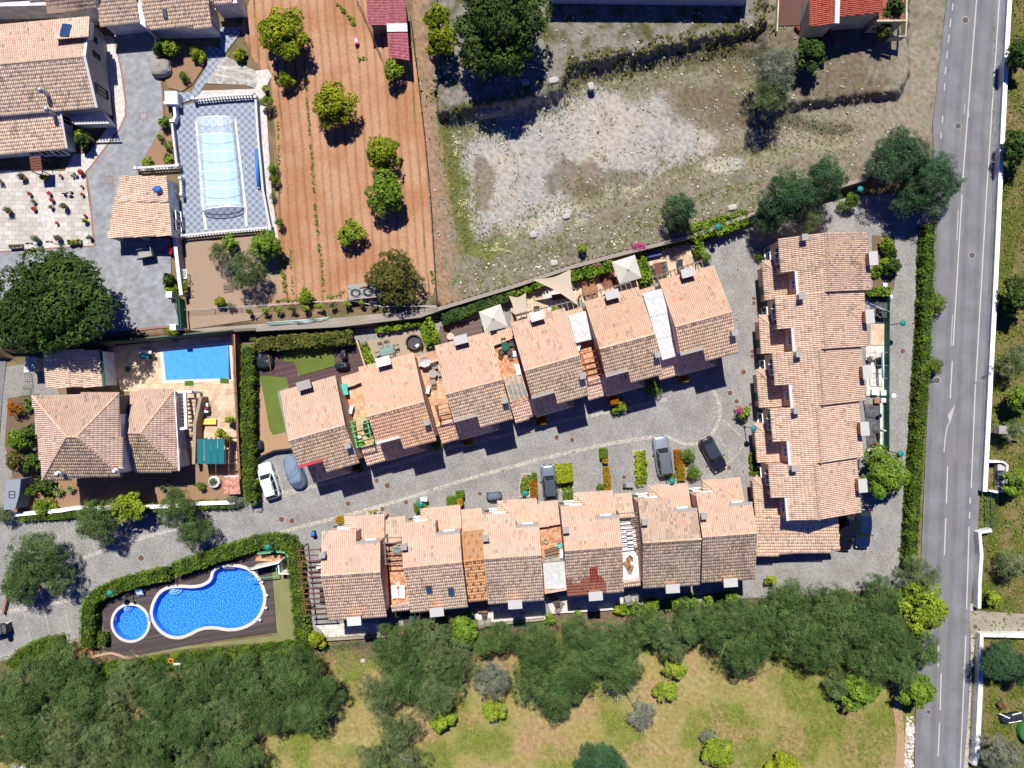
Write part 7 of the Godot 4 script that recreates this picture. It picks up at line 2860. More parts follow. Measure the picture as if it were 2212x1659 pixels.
	for e in [[1000,190,0.35,"grey wicker armchair, western of two beside the lawn hedge"],[1103,190,-0.35,"grey wicker armchair, eastern of two beside the lawn hedge"],[1038,112,PI,"grey wicker armchair against the house wall"]]:
		copy(pale,v(p(e[0],e[1],0.4),0.035),e[2],e[3],1.35)
	copy(dark,v(p(380,215,0.4),0.033),0.5,"blue-grey cushioned chair on the yard of the lean-to",1.15)
	lounger(v(p(410,265,0.3),0.033),2.7,M.grey_wood,M.grey_wood,"brown slatted deck chair beside the blue-grey chair",1.3)
	T(1,3)
	copy(pale,v(p(2000,385,0.4),0.033),0.0,"grey plastic chair at the corner of the green fence",1.1)
	copy(pale,v(p(1945,395,0.4),0.033),0.2,"white plastic chair beside the mint green box",1.2)
	dining(p(1958,287,0.75),1.1,0.8,0.0,M.teak,dark,[[0.2,0.65,0.0]],"teak table in the shade of the chequered roof",["dark chair at the shaded teak table"],0.033,5)
	var um:=thing("folded_parasol","folded dark green parasol leaning over the small timber terrace","parasol",p(1355,335))
	s=ns(true)
	lathe(s,p(1355,335),[0.03,0.0,0.03,0.7,0.34,0.8,0.28,1.4,0.1,2.1,0.0,2.2],10)
	put(s,"canopy",mt("parasol slate",Color(0.05,0.085,0.095),0.9),um)
	s=ns()
	box(s,p(1355,335)+UP*0.12,Vector3(0.5,0.08,0.5))
	put(s,"base",M.concrete,um)
	var bk:=thing("water_butt","round black tub on the white paved yard","tub",p(1105,455))
	s=ns(true)
	lathe(s,p(1105,455),[0.34,0.0,0.42,0.6,0.38,0.6,0.34,0.3,0.0,0.3],18)
	put(s,"shell",M.black,bk)
	mesh_fence(ps([575,640,900,600,1160,570],1.2),0.0,1.2,M.green_dark,"green wire fence below the westernmost lower house",1.9)
	mesh_fence(ps([1915,478,2212,445,2560,405],1.2),0.0,1.2,M.green_dark,"green wire fence below the yards in the middle of the lower row",1.9)
	T(2,3)
	mesh_fence(ps([950,340,1500,292,1900,240,2030,215],1.2),0.0,1.2,M.green_dark,"green wire fence below the east end of the lower row",1.9)
	T(1,3)
	garden_wall(ps([610,552,1160,518,1165,490],0.5),0.25,0.0,0.5,M.concrete_path,"low stone edge of the westernmost white yard")
	garden_wall(ps([1985,425,2212,405,2490,375],0.5),0.25,0.0,0.5,M.concrete_path,"low stone edge of the middle yards")
	T(2,3)
	garden_wall(ps([345,318,700,300,870,285],0.4),0.2,0.0,0.4,M.white_old,"low white edge of the yard below the red patched house")
	T(3,1)
	sheet("yard_paving",ps([880,880,1005,880,1005,1140,885,1140]),0.03,mt("dark paving",Color(0.09,0.095,0.105),0.8,M.patio_grey.albedo_texture,0.3))
	sheet("yard_paving",ps([885,1140,1005,1140,1005,1320,885,1320]),0.031,M.patio_sand)
	sheet("yard_paving",ps([845,1330,1005,1330,1002,1760,850,1760]),0.032,M.patio_white)
	sheet("garden_bed",ps([895,375,1090,380,1110,620,1085,850,905,860]),0.03,M.soil_dark)
	mesh_fence(ps([1005,890,1003,1330,1001,1659,1000,2230]),0.0,1.25,mt("screen green",Color(0.015,0.13,0.095),0.7),"long green screen fence between the eastern yards and the lane",1.95,true)
	table(v(p(995,985,0.75),0.03),0.95,0.75,0.0,M.grey_dark,"northern slatted dark table in the eastern yard",7)
	table(v(p(990,1060,0.75),0.03),0.95,0.7,0.0,M.grey_dark,"southern slatted dark table in the eastern yard",7)
	rack(p(960,1500,1.0),"tubular clothes rack with blue covers in the middle eastern yard")
	gr=thing("covered_grill","round grill under a black cover in the middle eastern yard","grill",v(p(950,1462),0.03))
	s=ns(true)
	lump(s,p(950,1462),0.5,0.45,0.9,0.3,0.3,17)
	put(s,"cover",M.tarp_black,gr)
	copy(dark,v(p(875,1445,0.4),0.033),0.3,"dark green chair in the middle eastern yard",1.0)
	for e in [[1035,905,0.4,"white storage box behind the ivy strip of the eastern yard"],[995,810,0.35,"white stone block at the end of the northern garden"]]:
		var o:=thing("storage_box",e[3],"box",p(e[0],e[1]))
		s=ns()
		box(s,p(e[0],e[1])+UP*e[2]*0.6,Vector3(e[2]*1.3,e[2]*1.2,e[2]*1.3))
		put(s,"case",M.white_old,o)
		s=ns()
		box(s,p(e[0],e[1])+UP*(e[2]*1.2+0.025),Vector3(e[2]*1.4,0.05,e[2]*1.4))
		put(s,"lid",M.white,o)
	T(3,2)
	sheet("yard_paving",ps([830,175,965,175,962,565,850,570]),0.034,mt("slate paving",Color(0.115,0.115,0.13),0.8,M.patio_grey.albedo_texture,0.3))
	garden_wall(ps([980,165,978,560,860,572],0.5),0.28,0.0,0.5,M.white_old,"low white wall around the dark paved eastern yard")
	for e in [[905,68,0.55,"white"],[985,75,0.5,"white"],[925,145,0.45,"teak"],[985,140,0.42,"white"]]:
		var o:=thing("storage_box",{905:"white box nearest the wall in the southern clutter",985:"white box by the green screen",925:"orange box below the street light arm"}.get(e[0],"")+(" north of the arm" if e[1]==75 else " south of the arm" if e[0]==985 else ""),"box",p(e[0],e[1]))
		s=ns()
		box(s,p(e[0],e[1])+UP*e[2]*0.5,Vector3(e[2]*1.3,e[2],e[2]*1.1))
		put(s,"case",M[e[3]],o)
		s=ns()
		box(s,p(e[0],e[1])+UP*(e[2]+0.025),Vector3(e[2]*1.4,0.05,e[2]*1.2))
		put(s,"lid",M[e[3]],o)
	um=thing("folded_parasol","folded pale parasol on a dark base in the dark paved yard","parasol",p(935,395))
	s=ns(true)
	lathe(s,p(935,395),[0.025,0.0,0.025,0.9,0.16,1.0,0.12,1.9,0.0,2.3],10)
	put(s,"canopy",M.canvas_white,um)
	s=ns(true)
	lathe(s,p(935,395),[0.5,0.03,0.48,0.12,0.06,0.16,0.0,0.16],16)
	put(s,"base",M.grey_dark,um)
	bicycle(p(905,512),0.5,"small red bicycle lying in the dark paved yard")
func deck_boards(poly:PackedVector2Array,dir:Vector2,w:float,col:Color,called:String,label:String)->void:
	var o:=thing(called,label,"terrace",v3(poly[0],0.0))
	rng.seed=int(absf(poly[0].x)*13)+2
	var nrm:=Vector2(-dir.y,dir.x).normalized()
	dir=dir.normalized()
	var m:=[]
	for k in 3:m.append(mt("board %s %d" % [col.to_html(),k],col*[0.85,1.0,1.18][k],0.8,M.bark.albedo_texture,1.5))
	for i in range(-60,60):
		var q:=poly[0]+nrm*i*w
		for piece in Geometry2D.intersect_polygons(PackedVector2Array([q-dir*30,q+dir*30,q+dir*30+nrm*(w-0.02),q-dir*30+nrm*(w-0.02)]),poly):
			if Geometry2D.triangulate_polygon(piece).is_empty():continue
			var s:=ns()
			prism(s,piece,0.05,0.085)
			put(s,"board",m[rng.randi() % 3],o)
func lump(s:SurfaceTool,c:Vector3,rx:float,rz:float,h:float,turn:float,pw:float,sd:int)->void:
	var g:=[]
	var b:=Basis(UP,turn)
	for i in 11:
		var r:=[]
		var t:=i/10.0
		for k in 24:
			var a:=TAU*k/24
			var e:=pow(cos(t*PI*0.5),pw)
			var w:=1.0+0.09*n2.get_noise_2d(k*11.0+sd*50.0,i*14.0)
			var q:=Vector3(signf(cos(a))*pow(absf(cos(a)),0.6)*rx*e*w,h*pow(sin(t*PI*0.5),0.7)*(1.0+0.06*n2.get_noise_2d(k*8.0,sd*20.0+i*9.0)),signf(sin(a))*pow(absf(sin(a)),0.6)*rz*e*w)
			r.append(c+b*q+UP*0.09)
		g.append(r)
	for i in 10:
		for k in 24:
			quad(s,g[i][k],g[i][(k+1) % 24],g[i+1][(k+1) % 24],g[i+1][k])
func daybed(q:Vector3,turn:float)->void:
	var o:=thing("daybed","round dark rattan daybed with a cushion on the sand patio","daybed",q)
	var s:=ns(true)
	lathe(s,q,[0.85,0.03,0.95,0.36,0.0,0.36],24)
	put(s,"base",M.rattan,o)
	s=ns(true)
	for k in 12:
		var a:=PI*0.85+PI*1.3*k/12.0+turn
		var b:=PI*0.85+PI*1.3*(k+1)/12.0+turn
		var f:=func(t:float,r:float,y:float)->Vector3:return q+Vector3(cos(t)*r,y,sin(t)*r)
		quad(s,f.call(a,0.95,0.36),f.call(b,0.95,0.36),f.call(b,1.0,0.8),f.call(a,1.0,0.8))
		quad(s,f.call(a,0.82,0.36),f.call(b,0.82,0.36),f.call(b,0.86,0.8),f.call(a,0.86,0.8))
		quad(s,f.call(a,1.0,0.8),f.call(b,1.0,0.8),f.call(b,0.86,0.8),f.call(a,0.86,0.8))
	put(s,"backrest",M.rattan,o)
	s=ns()
	lathe(s,q,[0.78,0.36,0.78,0.46,0.0,0.48],20)
	put(s,"mattress",M.cushion_grey,o)
	s=ns()
	box(s,q+Vector3(0.35,0.54,0.3),Vector3(0.4,0.12,0.3),Basis(UP,0.6))
	put(s,"cushion",M.canvas_white,o)
func sail(c:Array,label:String,m:Material)->void:
	var mid:=Vector3.ZERO
	for q in c:mid+=q
	mid /= c.size()
	var o:=thing("shade_sail",label,"shade sail",Vector3(mid.x,0,mid.z))
	var s:=ns(true)
	var n:=c.size()
	for i in n:
		var a:Vector3=c[i]
		var b:Vector3=c[(i+1) % n]
		var low:=mid-UP*0.15
		for k in 6:
			var t0:=k/6.0
			var t1:=(k+1)/6.0
			var e0:=a.lerp(b,t0).lerp(low,0.22*sin(PI*t0))
			var e1:=a.lerp(b,t1).lerp(low,0.22*sin(PI*t1))
			tri(s,low,e0,e1)
	put(s,"cloth",m,o)
	for q in c:
		s=ns()
		tube(s,Vector3(q.x,0,q.z),q+UP*0.1,0.035,0.035,6)
		put(s,"post",M.grey_dark,o)
func dish(c:Vector3,base:float,r:float,label:String)->void:
	var o:=thing("satellite_dish",label,"satellite dish",Vector3(c.x,base,c.z))
	var s:=ns(true)
	var up:=Vector3(0.25,0.85,0.45).normalized()
	var x:=up.cross(Vector3.RIGHT).normalized()
	var z:=x.cross(up)
	for i in 24:
		var a:=TAU*i/24
		var b:=TAU*(i+1)/24
		for k in 4:
			var r0:=r*k/4.0
			var r1:=r*(k+1)/4.0
			var f:=func(t:float,rr:float)->Vector3:return c+(x*cos(t)+z*sin(t))*rr+up*(rr*rr*0.4)
			quad(s,f.call(a,r0),f.call(b,r0),f.call(b,r1),f.call(a,r1))
	put(s,"reflector",M.white,o)
	s=ns(true)
	tube(s,Vector3(c.x,base,c.z),c,0.045,0.045,8)
	put(s,"mast",M.steel,o)
	s=ns()
	bar(s,c+z*r*0.9+up*0.1,c+up*r*0.75,0.025,0.025)
	box(s,c+up*r*0.75,Vector3(0.1,0.1,0.14))
	put(s,"receiver",M.grey_dark,o)
func rack(c:Vector3,label:String)->void:
	var o:=thing("clothes_rack",label,"clothes rack",Vector3(c.x,0.03,c.z))
	var s:=ns()
	for sx in [-0.7,0.7]:
		for sz in [-1.5,1.5]:bar(s,Vector3(c.x+sx,0.03,c.z+sz),Vector3(c.x+sx,1.5,c.z+sz),0.04,0.04)
	for sz in [-1.5,0.0,1.5]:bar(s,Vector3(c.x-0.7,1.5,c.z+sz),Vector3(c.x+0.7,1.5,c.z+sz),0.04,0.04)
	bar(s,Vector3(c.x-0.7,1.5,c.z-1.5),Vector3(c.x-0.7,1.5,c.z+1.5),0.04,0.04)
	put(s,"frame",M.steel,o)
	for k in 2:
		s=ns(true)
		tube(s,Vector3(c.x+0.05+k*0.16,1.5,c.z-1.4),Vector3(c.x+0.12+k*0.16,1.5,c.z+1.4),0.07,0.07,8)
		put(s,"rolled_cover",[M.tarp_blue,M.canvas_white][k],o)
func bicycle(q:Vector3,turn:float,label:String)->void:
	var o:=thing("bicycle",label,"bicycle",Vector3(q.x,0.035,q.z))
	var b:=Basis(UP,turn)
	q=Vector3(q.x,0.035,q.z)
	for sx in [-0.42,0.42]:
		var s:=ns(true)
		for k in 16:
			var a:=TAU*k/16
			var a2:=TAU*(k+1)/16
			tube(s,q+b*Vector3(sx+cos(a)*0.26,0.28+sin(a)*0.26,0),q+b*Vector3(sx+cos(a2)*0.26,0.28+sin(a2)*0.26,0),0.02,0.02,5,false)
		put(s,"wheel",M.rubber,o)
	var s:=ns()
	for e in [[-0.42,0.28,-0.1,0.62],[-0.42,0.28,0.0,0.26],[0.0,0.26,-0.12,0.66],[0.0,0.26,0.32,0.68],[-0.1,0.6,0.32,0.68],[0.42,0.28,0.3,0.82]]:
		bar(s,q+b*Vector3(e[0],e[1],0),q+b*Vector3(e[2],e[3],0),0.035,0.035)
	put(s,"frame",M.tail_red,o)
	s=ns()
	box(s,q+b*Vector3(-0.13,0.7,0),Vector3(0.22,0.05,0.12),b)
	put(s,"saddle",M.black,o)
	s=ns()
	bar(s,q+b*Vector3(0.3,0.84,-0.24),q+b*Vector3(0.3,0.84,0.24),0.025,0.025)
	put(s,"handlebar",M.black,o)
func field_things()->void:
	T(1,1)
	var o:=thing("field_shelter","low shelter with a grey sheet roof and coiled hoses on it","shelter",p(930,870,N))
	var s:=ns()
	corrugated(s,p(788,805,N+1.2),p(1060,775,N+1.25),p(1090,905,N+1.15),p(805,932,N+1.1),0.22,0.03)
	put(s,"roof_sheet",M.concrete,o)
	for e in [[810,830],[1050,800],[1075,890],[820,915]]:
		var a:=p(e[0],e[1],N+1.0)
		s=ns()
		bar(s,Vector3(a.x,N,a.z),a,0.08,0.08)
		put(s,"post",M.grey_wood,o)
	for e in [[860,870,"tarp_black","western coil of black hose on the grey sheet roof"],[970,860,"tarp_black","eastern coil of black hose on the grey sheet roof"]]:
		var hs:=thing("hose_coil",e[3],"hose",p(e[0],e[1],N+1.25))
		rng.seed=int(e[0])
		s=ns()
		for r in 5:
			var rr:=0.42+rng.randf()*0.16
			var dx:=rng.randf_range(-0.08,0.08)
			for k in 18:
				var a:=TAU*k/18
				var a2:=TAU*(k+1)/18
				tube(s,p(e[0],e[1],N+1.27+r*0.02)+Vector3(cos(a)*rr+dx,0,sin(a)*rr*0.8),p(e[0],e[1],N+1.27+r*0.02)+Vector3(cos(a2)*rr+dx,0,sin(a2)*rr*0.8),0.018,0.018,4,false)
		put(s,"hose",M[e[2]],hs)
	var gh:=thing("garden_hose","green hose lying across the grey sheet roof","hose",p(880,880,N+1.25))
	s=ns()
	cable(s,p(790,825,N+1.3),p(960,895,N+1.24),0.0,0.025)
	cable(s,p(960,895,N+1.24),p(1010,890,N+1.3),-0.03,0.025)
	put(s,"hose",M.teal,gh)
	var pk:=thing("plank","loose pale plank on the edge of the grey sheet roof","plank",p(960,810,N+1.3))
	s=ns()
	bar(s,p(895,825,N+1.32),p(1028,798,N+1.33),0.14,0.05)
	put(s,"board",M.teak,pk)
	var drum:=thing("barrel","white and black barrel under the corner of the grey sheet roof","barrel",p(815,945,N))
	s=ns(true)
	lathe(s,p(815,945,N),[0.26,0.0,0.3,0.4,0.26,0.8,0.2,0.8,0.0,0.78],14)
	put(s,"body",M.grey_dark,drum)
	pot_plant(963,737,0.28,0.4,N,"amber",M.clay,"terracotta bowl among the weeds behind the hose shelter",false,"")
	var pal:=thing("pallet","wooden pallet leaning upright at the field corner","pallet",p(1425,815,N))
	for k in 6:
		s=ns()
		bar(s,p(1400+k*11,775,N+0.5),p(1405+k*11,860,N+0.3),0.07,0.03)
		put(s,"slat",M.patio_tan,pal)
	s=ns()
	for vv in [780,815,855]:bar(s,p(1395,vv,N+0.44-(vv-780)*0.0024),p(1462,vv-8,N+0.44-(vv-780)*0.0024),0.08,0.07)
	put(s,"bearers",M.grey_wood,pal)
	var fr:=thing("field_frame","leaning frame of slats in the bare yard","frame",p(1970,820,N))
	T(0,1)
	O=p(1970,820,N)
	fr.position=O
	for k in 5:
		s=ns()
		bar(s,p(1930+k*18,790,N+0.4),p(1940+k*18,855,N+0.15),0.06,0.03)
		put(s,"slat",M.grey_wood,fr)
	s=ns()
	for vv in [795,825,850]:bar(s,p(1922,vv+3,N+0.36),p(2012,vv-8,N+0.36),0.05,0.04)
	put(s,"bearers",M.grey_wood,fr)
	var rk:=thing("pot_rack","rack of red flower pots against the grey wall","rack",p(1620,820,N))
	s=ns()
	for e in [[1595,770],[1650,770],[1595,880],[1650,880]]:bar(s,p(e[0],e[1],N),p(e[0],e[1],N+0.6),0.05,0.05)
	for vv in [770,825,880]:bar(s,p(1590,vv,N+0.6),p(1655,vv,N+0.6),0.05,0.04)
	put(s,"frame",M.dark_wood,rk)
	for k in 4:pot_plant(1603,785+k*26,0.13,0.2,N+0.62,"lime",M.clay,["red pot with a yellow-green plant, first from the north on the rack","red pot with a yellow-green plant, second from the north on the rack","red pot with a yellow-green plant, third from the north on the rack","red pot with a yellow-green plant at the south end of the rack"][k],true,"flower pots on the rack")
	var fr2:=thing("window_frame_scrap","white framed pane leaning on the grey wall","window frame",p(1585,710,N))
	s=ns()
	for e in [[1562,672,1612,672],[1568,748,1612,745]]:bar(s,p(e[0],e[1],N+0.8),p(e[2],e[3],N+0.8),0.07,0.05)
	for e in [[1562,672,1568,748],[1612,672,1612,745]]:bar(s,p(e[0],e[1],N+0.86),p(e[2],e[3],N+0.86),0.07,0.05)
	put(s,"frame",M.white,fr2)
	s=ns()
	quad(s,p(1562,672,N+0.8),p(1612,672,N+0.8),p(1612,745,N+0.8),p(1568,748,N+0.8))
	put(s,"pane",M.clear,fr2)
	T(1,0)
	var hen:=thing("hen","red-brown hen standing in the open pen of the tin shed","hen",p(1108,325,N))
	s=ns(true)
	var c:=p(1108,325,N)
	lathe(s,c,[0.0,0.16,0.12,0.2,0.17,0.3,0.13,0.42,0.0,0.46],12)
	tube(s,c+Vector3(0,0.36,0.1),c+Vector3(0,0.56,0.2),0.08,0.05,8)
	lathe(s,c+Vector3(0,0.52,0.21),[0.0,0.0,0.055,0.03,0.055,0.08,0.0,0.11],8)
	tube(s,c+Vector3(0,0.36,-0.12),c+Vector3(0,0.56,-0.28),0.09,0.02,8)
	put(s,"body",mt("hen rust",Color(0.42,0.12,0.03),0.8),hen)
	s=ns()
	for sg in [-1,1]:tube(s,c+Vector3(sg*0.06,0.0,0.02),c+Vector3(sg*0.05,0.2,0),0.015,0.015,5)
	put(s,"legs",M.yellow,hen)
	s=ns()
	box(s,c+Vector3(0,0.65,0.21),Vector3(0.02,0.07,0.09))
	put(s,"comb",M.tail_red,hen)
	var toy:=thing("toy_car","child's pink toy car on the bed beside the hen run","toy car",p(872,365,N))
	s=ns()
	var bt:=Basis(UP,0.25)
	var tq:=p(872,365,N)
	box(s,tq+UP*0.25,Vector3(0.42,0.22,0.85),bt)
	box(s,tq+bt*Vector3(0,0.42,0.25),Vector3(0.36,0.14,0.2),bt)
	put(s,"body",mt("toy pink",Color(0.75,0.09,0.2),0.4),toy)
	s=ns()
	box(s,tq+bt*Vector3(0,0.38,-0.02),Vector3(0.3,0.06,0.3),bt)
	put(s,"seat",M.white,toy)
	for e in [[-0.22,-0.28],[0.22,-0.28],[-0.22,0.28],[0.22,0.28]]:
		s=ns()
		tube(s,tq+bt*Vector3(e[0]-0.04,0.13,e[1]),tq+bt*Vector3(e[0]+0.04,0.13,e[1]),0.12,0.12,10)
		put(s,"wheel",M.black,toy)
	mesh_fence(ds([887,40,903,170,918,300,930,430,940,600,943,660],N+0.5),N,1.1,M.grey_dark,"wire fence with thin posts between the vegetable field and the lot",2.2)
	T(1,1)
	mesh_fence(ps([-600,1020,0,985,400,955,780,935,1100,990,1560,985],N+0.6),N,1.0,M.steel,"thin fence with posts along the south end of the vegetable field",3.0)
	for e in [[90,1130,600,1090,"bundle of pale pipes lying along the boundary wall"],[320,1120,640,1080,"second bundle of pale pipes along the boundary wall"]]:
		var pb:=thing("pipe_bundle",e[4],"pipes",p(e[0],e[1],N+0.1))
		for k in 4:
			s=ns(true)
			tube(s,p(e[0]+k*12,e[1]+k*8,N+0.12),p(e[2]-k*10,e[3]+k*8,N+0.12),0.05,0.05,6)
			put(s,"pipe",[M.white_old,M.teal,M.concrete_pale,M.steel][k],pb)
	for k in 9:
		var vp:=thing("vine","bare vine by the concrete path, %s from the west" % ["first","second","third","fourth","fifth","sixth","seventh","eighth","ninth"][k],"vine",p(-30+k*118,1075-k*9,N),"vines by the concrete path")
		s=ns()
		rng.seed=60+k
		var b:=vp.position
		tube(s,b,b+Vector3(0.1,0.7,-0.25),0.035,0.025,5)
		tube(s,b+Vector3(0.1,0.7,-0.25),b+Vector3(0.6,0.9,-0.7),0.022,0.012,5)
		tube(s,b+Vector3(0.1,0.7,-0.25),b+Vector3(-0.4,0.95,-0.6),0.022,0.012,5)
		put(s,"stem",M.bark,vp)
		crown(vp,"amber" if k % 3==0 else "lime",b+Vector3(0.05,0.9,-0.45),0.45,0.2,0.35,k+90,"foliage",0.7)
func pool_things()->void:
	T(0,3)
	var o:=thing("pool_shower","dark pool shower post with its long shadow by the paddling pool","shower",p(1150,130))
	var s:=ns(true)
	tube(s,p(1150,130)+UP*0.09,p(1150,130)+UP*2.2,0.06,0.05,8)
	put(s,"post",M.grey_dark,o)
	s=ns(true)
	lathe(s,p(1150,130)+Vector3(0.12,2.15,0.1),[0.0,0.0,0.16,0.0,0.16,0.04,0.0,0.08],12)
	put(s,"head",M.grey_dark,o)
	o=thing("pool_board","blue and white rules board leaning at the pool hedge","sign",p(1228,130))
	s=ns()
	var b:=Basis(UP,0.1)*Basis(Vector3.RIGHT,0.5)
	box(s,p(1228,130)+UP*0.6,Vector3(0.85,0.05,0.85),b)
	put(s,"board",mt("board blue",Color(0.14,0.32,0.66),0.5),o)
	s=ns()
	box(s,p(1228,130)+b*Vector3(0.0,0.035,0.05)+UP*0.6,Vector3(0.6,0.02,0.4),b)
	put(s,"face",M.white,o)
	s=ns()
	for sg in [-1,1]:bar(s,p(1228,130)+Vector3(sg*0.35,0.085,-0.2),p(1228,130)+Vector3(sg*0.35,0.7,-0.1),0.05,0.05)
	put(s,"legs",M.steel,o)
	T(1,3)
	for e in [[62,48,"north-east"],[103,160,"east"],[96,268,"lower east"],[45,372,"south-east"]]:
		o=thing("pool_light","small white globe light on the deck at the %s rim of the big pool" % e[2],"lamp",p(e[0],e[1])+UP*0.09)
		s=ns(true)
		lathe(s,p(e[0],e[1])+UP*0.09,[0.06,0.0,0.06,0.12,0.15,0.2,0.17,0.3,0.1,0.42,0.0,0.45],12)
		put(s,"globe",M.white,o)
	T(0,3)
	o=thing("brick_steps","terracotta steps leading down to the pool lawn","steps",p(745,660))
	for k in 5:
		s=ns()
		box(s,p(685+k*29,662)+UP*(0.22-k*0.035),Vector3(0.37,0.44-k*0.07,0.95),Basis(UP,0.06))
		put(s,"step",mt("brick red",Color(0.46,0.20,0.12),0.9,M.bark.albedo_texture,2.0),o)
	s=ns()
	wall_run(s,smooth_line(ps([690,710,850,685,930,665,990,665,1110,712,1200,690]),1),0.3,0.0,0.14)
	put(s,"path_edge",mt("pink paving",Color(0.56,0.36,0.29),0.9,M.bark.albedo_texture,1.0),o)
	o=thing("life_ring","orange lifebuoy hanging over the southern pool hedge","lifebuoy",p(1478,733,1.6))
	s=ns(true)
	for k in 16:
		var a:=TAU*k/16
		var a2:=TAU*(k+1)/16
		tube(s,p(1478,733,1.6)+Vector3(cos(a)*0.3,0,sin(a)*0.22),p(1478,733,1.6)+Vector3(cos(a2)*0.3,0,sin(a2)*0.22),0.07,0.07,7,false)
	put(s,"ring",mt("buoy orange",Color(0.75,0.2,0.05),0.6),o)
	for e in [[1530,762,"white board mounted behind the southern pool hedge"]]:
		o=thing("notice_board",e[2],"board",p(e[0],e[1],1.5))
		s=ns()
		box(s,p(e[0],e[1],1.6),Vector3(0.85,0.06,0.3),Basis(Vector3.RIGHT,0.5))
		put(s,"board",M.white,o)
		s=ns()
		bar(s,p(e[0],e[1]-5),p(e[0],e[1],1.55),0.06,0.06)
		put(s,"post",M.steel,o)
	T(1,2)
	o=thing("pool_gatehouse","small green-edged gate canopy with terracotta stairs by the pool","canopy",p(90,1570))
	for k in 9:
		s=ns()
		box(s,p(10+k*27,1498-k*1.5)+UP*(0.1+k*0.06),Vector3(0.33,0.2+k*0.12,0.75),Basis(UP,0.05))
		put(s,"step",M.terracotta,o)
	s=ns()
	wall_run(s,smooth_line(ps([10,1468,200,1450,255,1462,275,1495],1.6),1),0.16,0.0,1.6)
	put(s,"curved_rail",mt("rail green",Color(0.13,0.33,0.16),0.6),o)
	s=ns()
	wall_run(s,ps([-40,1600,190,1545,215,1520],1.9),0.2,0.0,1.9)
	wall_run(s,ps([190,1545,200,1640,290,1640],1.5),0.18,0.0,1.5)
	put(s,"wall",M.wall_white,o)
	s=ns()
	for e in [[-80,1590,172,1562],[172,1562,182,1660],[182,1660,-80,1690]]:bar(s,p(e[0],e[1],1.0),p(e[2],e[3],1.0),0.1,0.06)
	for k in 14:bar(s,p(-70+k*18,1589-k*2),p(-70+k*18,1589-k*2,0.97),0.04,0.04)
	put(s,"railing",mt("rail green",Color(0.13,0.33,0.16),0.6),o)
	T(0,3)
	garden_wall(ps([85,60,20,330],0.5),0.24,0.0,0.5,M.brick_edge,"low brown wall at the street entrance")
	for e in [[335,110,0.28,"round brown tree pit ring in the cobbles under the street trees"]]:
		o=thing("tree_pit",e[3],"tree pit",p(e[0],e[1]))
		s=ns(true)
		lathe(s,p(e[0],e[1]),[0.36,0.0,0.36,0.16,0.26,0.16,0.26,0.05,0.0,0.05],18)
		put(s,"ring",M.brick_edge,o)
	T(0,2)
	lounger(v(p(1795,326,0.35),0.035),PI/2,M.yellow,M.white,"yellow sun lounger on the villa patio",2.0)
	table(v(p(1775,205,0.7),0.035),0.65,1.1,0.0,M.white,"white garden table with a basket on the villa patio")
	o=thing("basket","basket of red flowers on the white garden table","basket",v(p(1785,205,0.8),0.78))
	s=ns(true)
	lathe(s,o.position,[0.16,0.0,0.22,0.2,0.19,0.2,0.16,0.1,0.0,0.1],12)
	put(s,"wicker",M.brown_wood,o)
	crown(o,"red",o.position+UP*0.26,0.2,0.1,0.2,3,"flowers",1.2)
	o=thing("doormat","dark wire mat north of the yellow lounger","mat",v(p(1780,282),0.035))
	s=ns()
	for k in 8:box(s,v(p(1748+k*9,282),0.06),Vector3(0.04,0.03,0.42))
	put(s,"bars",M.grey_dark,o)
	T(0,1)
	for e in [[1636,1652,"green mat at the south edge of the covered pool"],[1942,1630,"green mat at the south-east corner of the covered pool"],[1106,1535,"dark green mat on the patio west of the covered pool"]]:
		o=thing("mat",e[2],"mat",v(p(e[0],e[1]),0.07))
		s=ns()
		box(s,v(p(e[0],e[1]),0.08),Vector3(1.0 if e[0]>1200 else 0.55,0.03,0.55),Basis(UP,-0.1 if e[0]>1900 else 0.03))
		put(s,"mat",M.mat_green if e[0]>1200 else M.green_dark,o)
	o=thing("pool_cabinet","cabinet with a teal lid beside the covered pool","cabinet",p(1275,1412))
	s=ns()
	box(s,p(1280,1412)+UP*0.5,Vector3(0.85,0.9,0.85))
	put(s,"case",M.grey_dark,o)
	s=ns()
	box(s,p(1280,1412)+UP*0.99,Vector3(0.95,0.08,0.95))
	put(s,"lid",mt("lid teal",Color(0.03,0.23,0.25),0.5),o)
	s=ns()
	bar(s,p(1165,1378,1.2),p(1310,1385,1.2),0.35,0.12)
	put(s,"shelf",M.white_old,o)
	for e in [[1520,90,0,"artificial green cube planter on the garage landing, upper"],[1575,290,0,"long green planter beside the ring-tiled pool terrace"]]:
		o=thing("green_planter",e[3],"planter",p(e[0]-5,e[1]-50 if e[1]<100 else e[1],N))
		s=ns()
		box(s,p(e[0],e[1]-50 if e[1]<100 else e[1],N)+UP*0.35,Vector3(0.5,0.6,1.1),Basis(UP,0.03))
		put(s,"box",M.mat_green,o)
		s=ns()
		box(s,p(e[0]+18,e[1]-50 if e[1]<100 else e[1],N)+UP*0.32,Vector3(0.2,0.64,1.1),Basis(UP,0.03))
		put(s,"case",M.concrete_pale,o)
	T(3,3)
	o=thing("dinghy","upturned dark dinghy with white edges among clutter","boat",p(2090,1215))
	s=ns(true)
	lump(s,p(2090,1215),1.35,0.6,0.65,0.15,0.6,30)
	put(s,"hull",M.tarp_black,o)
	s=ns()
	for e in [[2000,1190,2090,1230],[2080,1270,2190,1250],[2110,1200,2190,1180]]:bar(s,p(e[0],e[1],0.7),p(e[2],e[3],0.7),0.1,0.05)
	put(s,"edge",M.white,o)
	o=thing("round_tank","green topped round tank at the south-east edge","tank",p(2230,1330))
	s=ns(true)
